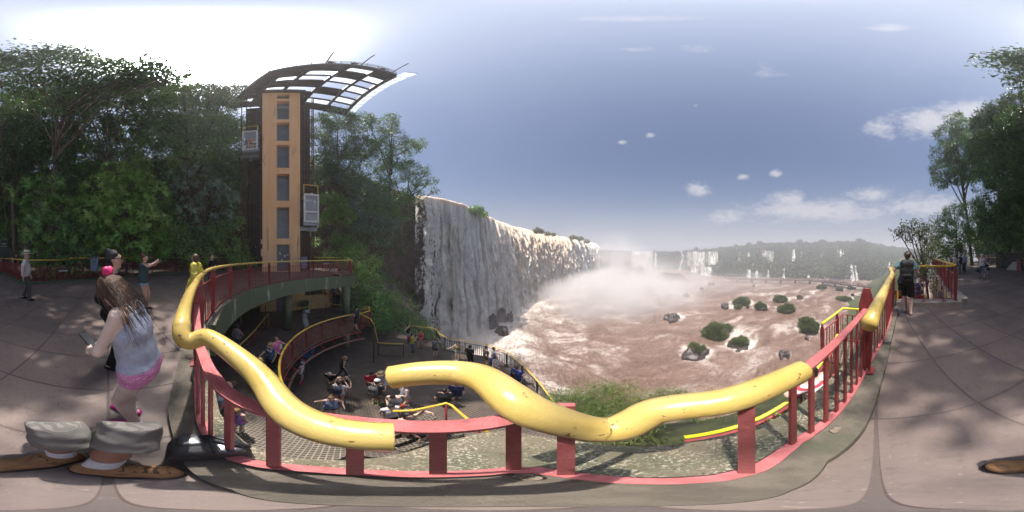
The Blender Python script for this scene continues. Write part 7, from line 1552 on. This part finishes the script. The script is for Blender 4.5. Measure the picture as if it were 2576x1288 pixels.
person('dark haired woman hidden behind the thick yellow handrail', (910, 3.0, 'l'), 10, 1.64, 'f', 1, 1, ((.3, .2, .2), 'tank'), (BLK, 'shorts'), (BRN, 'long'))
person('man in dark tee seen from behind under the S-bend', (1118, 5.0, -5.45), 175, 1.70, 'm', 1.15, 2, ((.02, .02, .024), 'tee'), (KHA, 'shorts'), (DK, 'short'), None, WHT)
person('man in navy top beside the dark tee under the S-bend', (1148, 5.5, -5.5), 170, 1.68, 'm', 1.1, 1, ((.02, .028, .09), 'tee'), (DKJ, 'shorts'), (DK, 'short'))
# far edge of the lower deck
person('man in black tank by the short black railing at the foot of the fall', (1026, 12.3, -5.6), 60, 1.70, 'm', .98, 1, (BLK, 'tank'), ((.3, .33, .38), 'pants'), (DK, 'short'))
J = person('person in yellow green tee and jeans photographing the pink top', (1036, 10.7, -5.6), 80, 1.62, 'f', 1, 1, ((.42, .42, .02), 'tee'), ((.07, .12, .2), 'pants'), (DK, 'short'), None, BLK, aR=(.06, .35, 1.4), aL=(-.06, .35, 1.4)); backpack(J, 'crimson backpack on the person in yellow green tee', (.30, .015, .06), (.14, .09, .2))
person('woman in coral pink top posing by the black railing', (1058, 11.3, -5.6), 0, 1.64, 'f', 1.02, 2, ((.66, .05, .12), 'tank'), (BLK, 'short_shorts'), (DK, 'short'), None, BLK, aR=(.06, .2, .98), aL=(-.06, .2, .98))
person('person in grey tee holding a camera towards the fall', (1094, 10.0, -5.6), 150, 1.66, 'm', 1.05, 1, ((.17, .18, .2), 'tee'), (BLK, 'shorts'), (BRN, 'short'), None, BLK, aR=(.06, .33, 1.46), aL=(-.06, .33, 1.46))
person('woman in olive top stretching both arms at the railing', (1152, 9.6, -5.6), 0, 1.60, 'f', 1, 1, ((.33, .33, .10), 'strap'), ((.45, .5, .58), 'short_shorts'), (DK, 'long'), None, WHT, aR=(.62, .1, 1.16), aL=(-.4, .1, 1.05), poleR=(0, -.3, -1))
person('seated person in patterned top in front of the olive top woman', (1160, 8.2, -5.6), 120, 1.6, 'f', 1.05, 0, (M_camo, 'tee'), (WHT, 'shorts'), (BRN, 'short'), hipz=.45, fR=(.1, .35, .085), fL=(-.1, .35, .085))
person('man in black standing against the bright railing', (1182, 8.9, -5.6), 150, 1.72, 'm', 1.05, 1, (BLK, 'tee'), (BLK, 'pants'), (DK, 'short'))
person('person in dark grey tee left of the white shirt photographer', (1222, 8.9, -5.6), 110, 1.68, 'm', 1.1, 1, ((.06, .055, .06), 'tee'), (KHA, 'shorts'), (DK, 'short'))
person('photographer in pale grey shirt at the bend of the railing', (1241, 8.7, -5.6), 100, 1.70, 'm', 1, 1, ((.38, .38, .4), 'tee'), (KHA, 'shorts'), (BRN, 'short'), aR=(.06, .33, 1.45), aL=(-.06, .33, 1.45))
J = person('woman in white tank holding a blue bag at the lower railing', (1246, 7.9, -5.6), 60, 1.64, 'f', 1.1, 1, ((.55, .55, .58), 'tank'), (DEN, 'shorts'), (BRN, 'bob'), aR=(.2, .25, 1.0), aL=(-.2, .3, 1.0)); backpack(J, 'bright blue backpack on the woman in white tank', (.03, .09, .36), (.14, .08, .2))
J = person('man in royal blue shirt with black pack at the lower railing', (1300, 6.8, -5.6), 140, 1.72, 'm', 1.12, 1, ((.02, .05, .30), 'tee'), (NVY, 'shorts'), (DK, 'short'), aR=(.2, .3, 1.0)); backpack(J, 'black backpack on the man in royal blue', BLK, (.13, .08, .19))
# striped man on the right-hand stairs
person('man in red and white striped shirt on the stairs outside the right kerb', (2066, 2.02, -1.78), -125, 1.66, 'm', 1.12, 1, (M_cand, 'tee'), ((.16, .2, .3), 'pants'), (DK, 'short'), None, BLK, lean=10, head=(10, 30), aR=(.05, .50, 1.34), aL=(-.30, .45, 1.25))
# visitors high on the platform and inside the cabs
for k, (u, v, lb, c_) in enumerate([(-.004, .12, 'person leaning on the platform edge nearest the glass canopy', (.03, .03, .04)), (-.004, .38, 'person leaning on the middle of the platform edge', (.08, .04, .04)), (-.004, .55, 'person standing at the platform edge towards the tower', (.04, .05, .07))]):
    p = pp(u + .03, v, .45); px = math.degrees(math.atan2(p.x, p.y)) / .13975 + 1288; person(lb, (px, math.hypot(p.x, p.y), p.z), 20, 1.7, 'm', 1, 0, (c_, 'tee'), (BLK, 'pants'), (DK, 'short'), vox=.03, aR=(.2, .35, 1.2), aL=(-.2, .35, 1.2), lean=12)
for (px, zz, f_, lb, c_, sx) in [(775, tz(558), 0, 'woman pressing raised hands at the glass of the lower cab', (.55, .45, .42), 'f'), (788, tz(558), -20, 'man at the right of the lower cab', (.05, .05, .06), 'm'), (622, tz(374), 10, 'person at the left of the upper cab', (.2, .2, .22), 'f'), (632, tz(374), 0, 'person in orange in the middle of the upper cab', (.6, .14, .06), 'm'), (641, tz(374), 0, 'person at the right of the upper cab', (.35, .35, .38), 'f')]:
    person(lb, (px, 16.0, zz), f_, 1.66, sx, 1, 0, (c_, 'tee'), ((.12, .14, .2), 'shorts'), (DK, 'short'), vox=.03, aR=(.12, .3, 1.5) if 'raised' in lb else None, aL=(-.12, .3, 1.5) if 'raised' in lb else None)
# photographer's own legs and shoes
sh = thing('person', 'photographer standing at the camera in grey shorts, white socks and tan shoes', 'person', (-.2, -.3, 0), 'visitors')
M_legs = M_skin((.33, .17, .11)); M_tan = mat('tan_suede', (.34, .19, .085), (.26, .13, .055), 18, .85, .5, 60, c3=(.18, .10, .05), s3=9); M_sole = mat('dark_sole', (.035, .025, .02), rough=.8); M_sock = mat('white_sock', (.70, .70, .72), (.6, .6, .63), 60, .9, .5, 90); M_knit = stripe_mat('grey_ribbed_knit', (.20, .19, .175), (.135, .125, .115), .009, 2)
BD = SDF(.012); legs = []
for (hx, hy, tx_, ty_, kx, ky) in ((-.20, -.385, -.345, -.165, -.41, -.40), (-.25, -.50, .10, -.415, -.19, -.55)):
    h3, t3 = np.array([hx, hy, 0]), np.array([tx_, ty_, 0]); f3 = unit(t3 - h3); ank = h3 + f3 * .055 + np.array([0, 0, .10]); kn = np.array([kx, ky, .56]); legs.append((h3, t3, f3, ank, kn))
    BD.cone(ank, kn, .042, .062, .03); BD.cone(ank * .6 + kn * .4 - f3 * .015, ank * .35 + kn * .65 - f3 * .015, .052, .05, .04); BD.cone(ank - np.array([0, 0, .05]), t3 - f3 * .05 + np.array([0, 0, .04]), .036, .03, .03)
BD.cone(legs[0][4], legs[1][4], .02, .02, .01); V, F = BD.mesh(cuts=[((0, 0, .48), np.array([0, 0, 1.]))]); link('body', new_mesh('body', V, F, M_legs, True), sh)
for k, (h3, t3, f3, ank, kn) in enumerate(legs):
    sv = np.array([-f3[1], f3[0], 0]); zz = np.array([0, 0, 1.])
    q = SDF(.007); q.cone(h3 + f3 * .04 + zz * .06, h3 + f3 * .12 + zz * .065, .054, .056, .03); q.cone(h3 + f3 * .12 + zz * .06, t3 - f3 * .05 + zz * .042, .060, .050, .03); q.cone(t3 - f3 * .06 + zz * .036 + sv * .02, t3 - f3 * .05 + zz * .036 - sv * .02, .044, .044, .02); q.cone(h3 + f3 * .05 + zz * .07, ank + zz * .0, .056, .056, .03)
    V, F = q.mesh(cuts=[(zz * .022, -zz), (zz * .125, unit(zz + f3 * .15))]); s0 = link('shoe', new_mesh('shoe', V, F, M_tan, True), sh)
    q = SDF(.007); q.cone(h3 + f3 * .04 + zz * .02, h3 + f3 * .13 + zz * .02, .058, .056, .03); q.cone(h3 + f3 * .13 + zz * .02, t3 - f3 * .05 + zz * .02, .063, .058, .03); V, F = q.mesh(grow=.004, cuts=[(zz * .003, -zz), (zz * .025, zz)]); link('sole', new_mesh('sole', V, F, M_sole, True), s0)
    b = MB()
    for i in range(5):
        c_ = h3 + f3 * (.115 + .026 * i) + zz * (.122 - .010 * i); b.tube([tuple(c_ + sv * .030 + f3 * .012), tuple(c_ + zz * .006), tuple(c_ - sv * .030 + f3 * .006)], .0035, 6); b.tube([tuple(c_ - sv * .030 + f3 * .014), tuple(c_ + zz * .007 + f3 * .006), tuple(c_ + sv * .030 - f3 * .004)], .0035, 6)
    for sgn in (1, -1): b.tube([tuple(h3 + f3 * .12 + zz * .105 + sv * (.02 * math.cos(a) + .03) * sgn + f3 * (.03 * math.sin(a))) for a in np.linspace(0, 6.28, 12)], .0035, 5)
    link('lace', new_mesh('lace', b.v, b.f, mat('brown_lace', (.09, .05, .03), rough=.8), True), s0)
    q = SDF(.008); q.cone(ank - zz * .02, ank + (kn - ank) * .26, .046, .049, .02, clips=[(ank + (kn - ank) * .25, unit(kn - ank))]); V, F = q.mesh(grow=.004, wr=.006); link('sock', new_mesh('sock', V, F, M_sock, True), sh)
    q = SDF(.012); d_ = unit(kn - ank); w_ = .115 if k == 0 else .10; a_ = ank + (kn - ank) * .72 ; q.cone(a_ - d_ * .12, kn + d_ * .10, w_ * 1.08, w_ * .98, .03, clips=[(a_ - d_ * .02, -d_), (kn + d_ * .06, d_)]); q.cone(a_ + sv * .05 - d_ * .1, kn + sv * .05, w_, w_ * .9, .04, clips=[(a_ - d_ * .02, -d_), (kn + d_ * .06, d_)])
    V, F = q.mesh(wr=.035, cuts=[(kn + d_ * .035, unit(np.array([kn[0] / np.hypot(kn[0], kn[1]) * .88, kn[1] / np.hypot(kn[0], kn[1]) * .88, .42])))]); link('shorts', new_mesh('shorts', V, F, M_knit, True), sh)
# --- tiny visitors on the catwalk: one of each clothing colour, then copies
protos = []
for k, c_ in enumerate([(.6, .6, .62), (.5, .05, .05), (.04, .06, .2), (.55, .4, .1), (.03, .03, .03), (.2, .35, .5), (.5, .2, .3), (.3, .3, .3)]):
    J = person('visitor seen small on the distant catwalk', (1900 + 2 * k, 131, -17.3), random.uniform(0, 360), 1.75, random.choice('mf'), 1.1, 0, (c_, 'tee'), ((.06, .07, .1), 'pants'), (DK, 'short'), vox=.05, group='visitors on the catwalk', shoes=None); protos.append(J['root'])
spots = []
for q, tt_ in along(CWP, .35, .3):
    px = math.degrees(math.atan2(q.x, q.y)) / .13975 + 1288
    dn_ = .62 if px < 1870 else .05 if px < 2010 else .16 if px < 2060 else .42 if px < 2150 else .30
    if random.random() < dn_ * .42: spots.append((q + Vector((-tt_.y, tt_.x, 0)).normalized() * random.uniform(-.75, .75), px))
q0, q1 = Vector(A(2076, 121, -16.7)), Vector(A(2126, 109, -16.7))
for k in range(16): spots.append((q0.lerp(q1, random.random()) + Vector((random.uniform(-1.5, 1.5), random.uniform(-1.5, 1.5), -.3 + .275)), 0))
print('catwalk visitors', len(spots))
for k, (q, px) in enumerate(spots):
    pr = protos[k % 8]
    if k < 8: r = pr
    else:
        r = pr.copy(); COL.objects.link(r)
        for ch in pr.children: c2 = ch.copy(); COL.objects.link(c2); c2.parent = r
    r.location = q + Vector((0, 0, .275)) if px else q; r.rotation_euler = (0, 0, random.uniform(0, 6.28))
# ------------------------------------------------------------------ air
def volmat(name, col, dens, g):
    m = bpy.data.materials.new(name); m.use_nodes = True; K = NT(m.node_tree); K.n.remove(K.n['Principled BSDF'])
    v = K.node('VolumePrincipled'); v.inputs['Color'].default_value = (*col, 1); v.inputs['Density'].default_value = dens; v.inputs['Anisotropy'].default_value = g
    K.l.new(v.outputs[0], K.n['Material Output'].inputs['Volume']); return m
hz = MB().box((40, 90, 4.5), (760, 960, 55)).build('haze', volmat('haze_air', (.93, .92, .95), HAZE, .35)); tag(hz, kind='stuff')

def mist(name, balls, dens, h, wob, seed):
    q = SDF(h)
    for c_, r, rz in balls: q.cone(np.array(c_) - np.array([0, 0, rz * .5]), np.array(c_) + np.array([0, 0, rz * .5]), r, r * .8, r * .8)
    lo = [b[0] for b in balls]
    V, F = q.mesh(); V = V + (fbm(V / (h * 3.5) + seed, 3)[:, None] - .5) * wob * unit(V - np.mean(V, 0)); V[:, 2] = np.maximum(V[:, 2], -22.2)
    tag(link(name, new_mesh(name, V, F, volmat(name + '_vapour_%d' % seed, (.97, .945, .93), dens, .0), True)), kind='stuff')
fp = lambda s_, out, z: (float(np.interp(s_, CS, CR[:, 0] + nrm[:, 0] * out)), float(np.interp(s_, CS, CR[:, 1] + nrm[:, 1] * out)), z)
def puff(c_, r, dens, seed, name='mist'):         # soft-edged bank of spray, denser at its middle
    mname = 'spray_%d' % int(dens * 10000)
    m = bpy.data.materials.get(mname)
    if m is None:
        m = bpy.data.materials.new(mname); m.use_nodes = True; K = NT(m.node_tree); K.n.remove(K.n['Principled BSDF']); o = K.node('TexCoord').outputs['Object']
        ln = K.node('VectorMath', operation='LENGTH'); K.put(ln.inputs[0], o)
        f = K.ramp(ln.outputs['Value'], 1.0, .15); g = K.node('NewGeometry'); n_ = K.noise(g.outputs['Position'], .06, 3, .6)
        f = K.math('MULTIPLY', f, K.math('MULTIPLY', K.ramp(n_, .28, .66), dens * 1.5))
        v = K.node('VolumePrincipled'); v.inputs['Color'].default_value = (.955, .90, .865, 1); K.put(v.inputs['Density'], f); v.inputs['Anisotropy'].default_value = 0
        K.l.new(v.outputs[0], K.n['Material Output'].inputs['Volume'])
    b = MB(); n1, n2 = 20, 12
    b.lathe([(math.sin(math.pi * max(.02, min(.98, i / n2))), -math.cos(math.pi * i / n2)) for i in range(n2 + 1)], (0, 0, 0), n1)
    o = link(name, new_mesh(name, b.v, b.f, m, True)); o.location = c_; o.scale = r; tag(o, kind='stuff')
for k, s_ in enumerate((66, 80, 95, 110, 126, 142, 158)): puff(fp(s_, 12, -18), (15, 15, 9), .075, k)
for k, s_ in enumerate((62, 78, 96, 114, 132, 150)): puff(fp(s_, 30, -17), (26, 26, 13), .050, k)
for k, s_ in enumerate((56, 74, 92, 114, 138)): puff(fp(s_, 54, -18), (32, 32, 12), .030, k)
for k, (px, d, r, rz, dn) in enumerate(((1390, 46, 14, 8, .026), (1450, 58, 20, 10, .026), (1540, 66, 26, 11, .026), (1640, 80, 32, 12, .022), (1740, 100, 38, 12, .016), (1860, 110, 40, 12, .009), (1560, 110, 40, 18, .020), (1680, 140, 50, 22, .014))): puff(A(px, d, -18), (r, r, rz), dn, k, 'spray_cloud')
for (s_, out, z, r, d) in ((160, 12, -4, (26, 26, 24), .022), (172, 26, 2, (34, 34, 30), .013), (140, 40, -8, (40, 40, 24), .014)): puff(fp(s_, out, z), r, d, 1, 'spray_cloud')
mist('spray_veil', [(A(px, d, -12), 26, 14) for px in range(1500, 2260, 45) for d in (110, 150, 190, 230)], .0008, 6, 16, 13)

for k, s_ in enumerate((10, 22, 34, 46, 56)): puff(fp(s_, 5, -18.5), (8, 8, 6), .045, k)
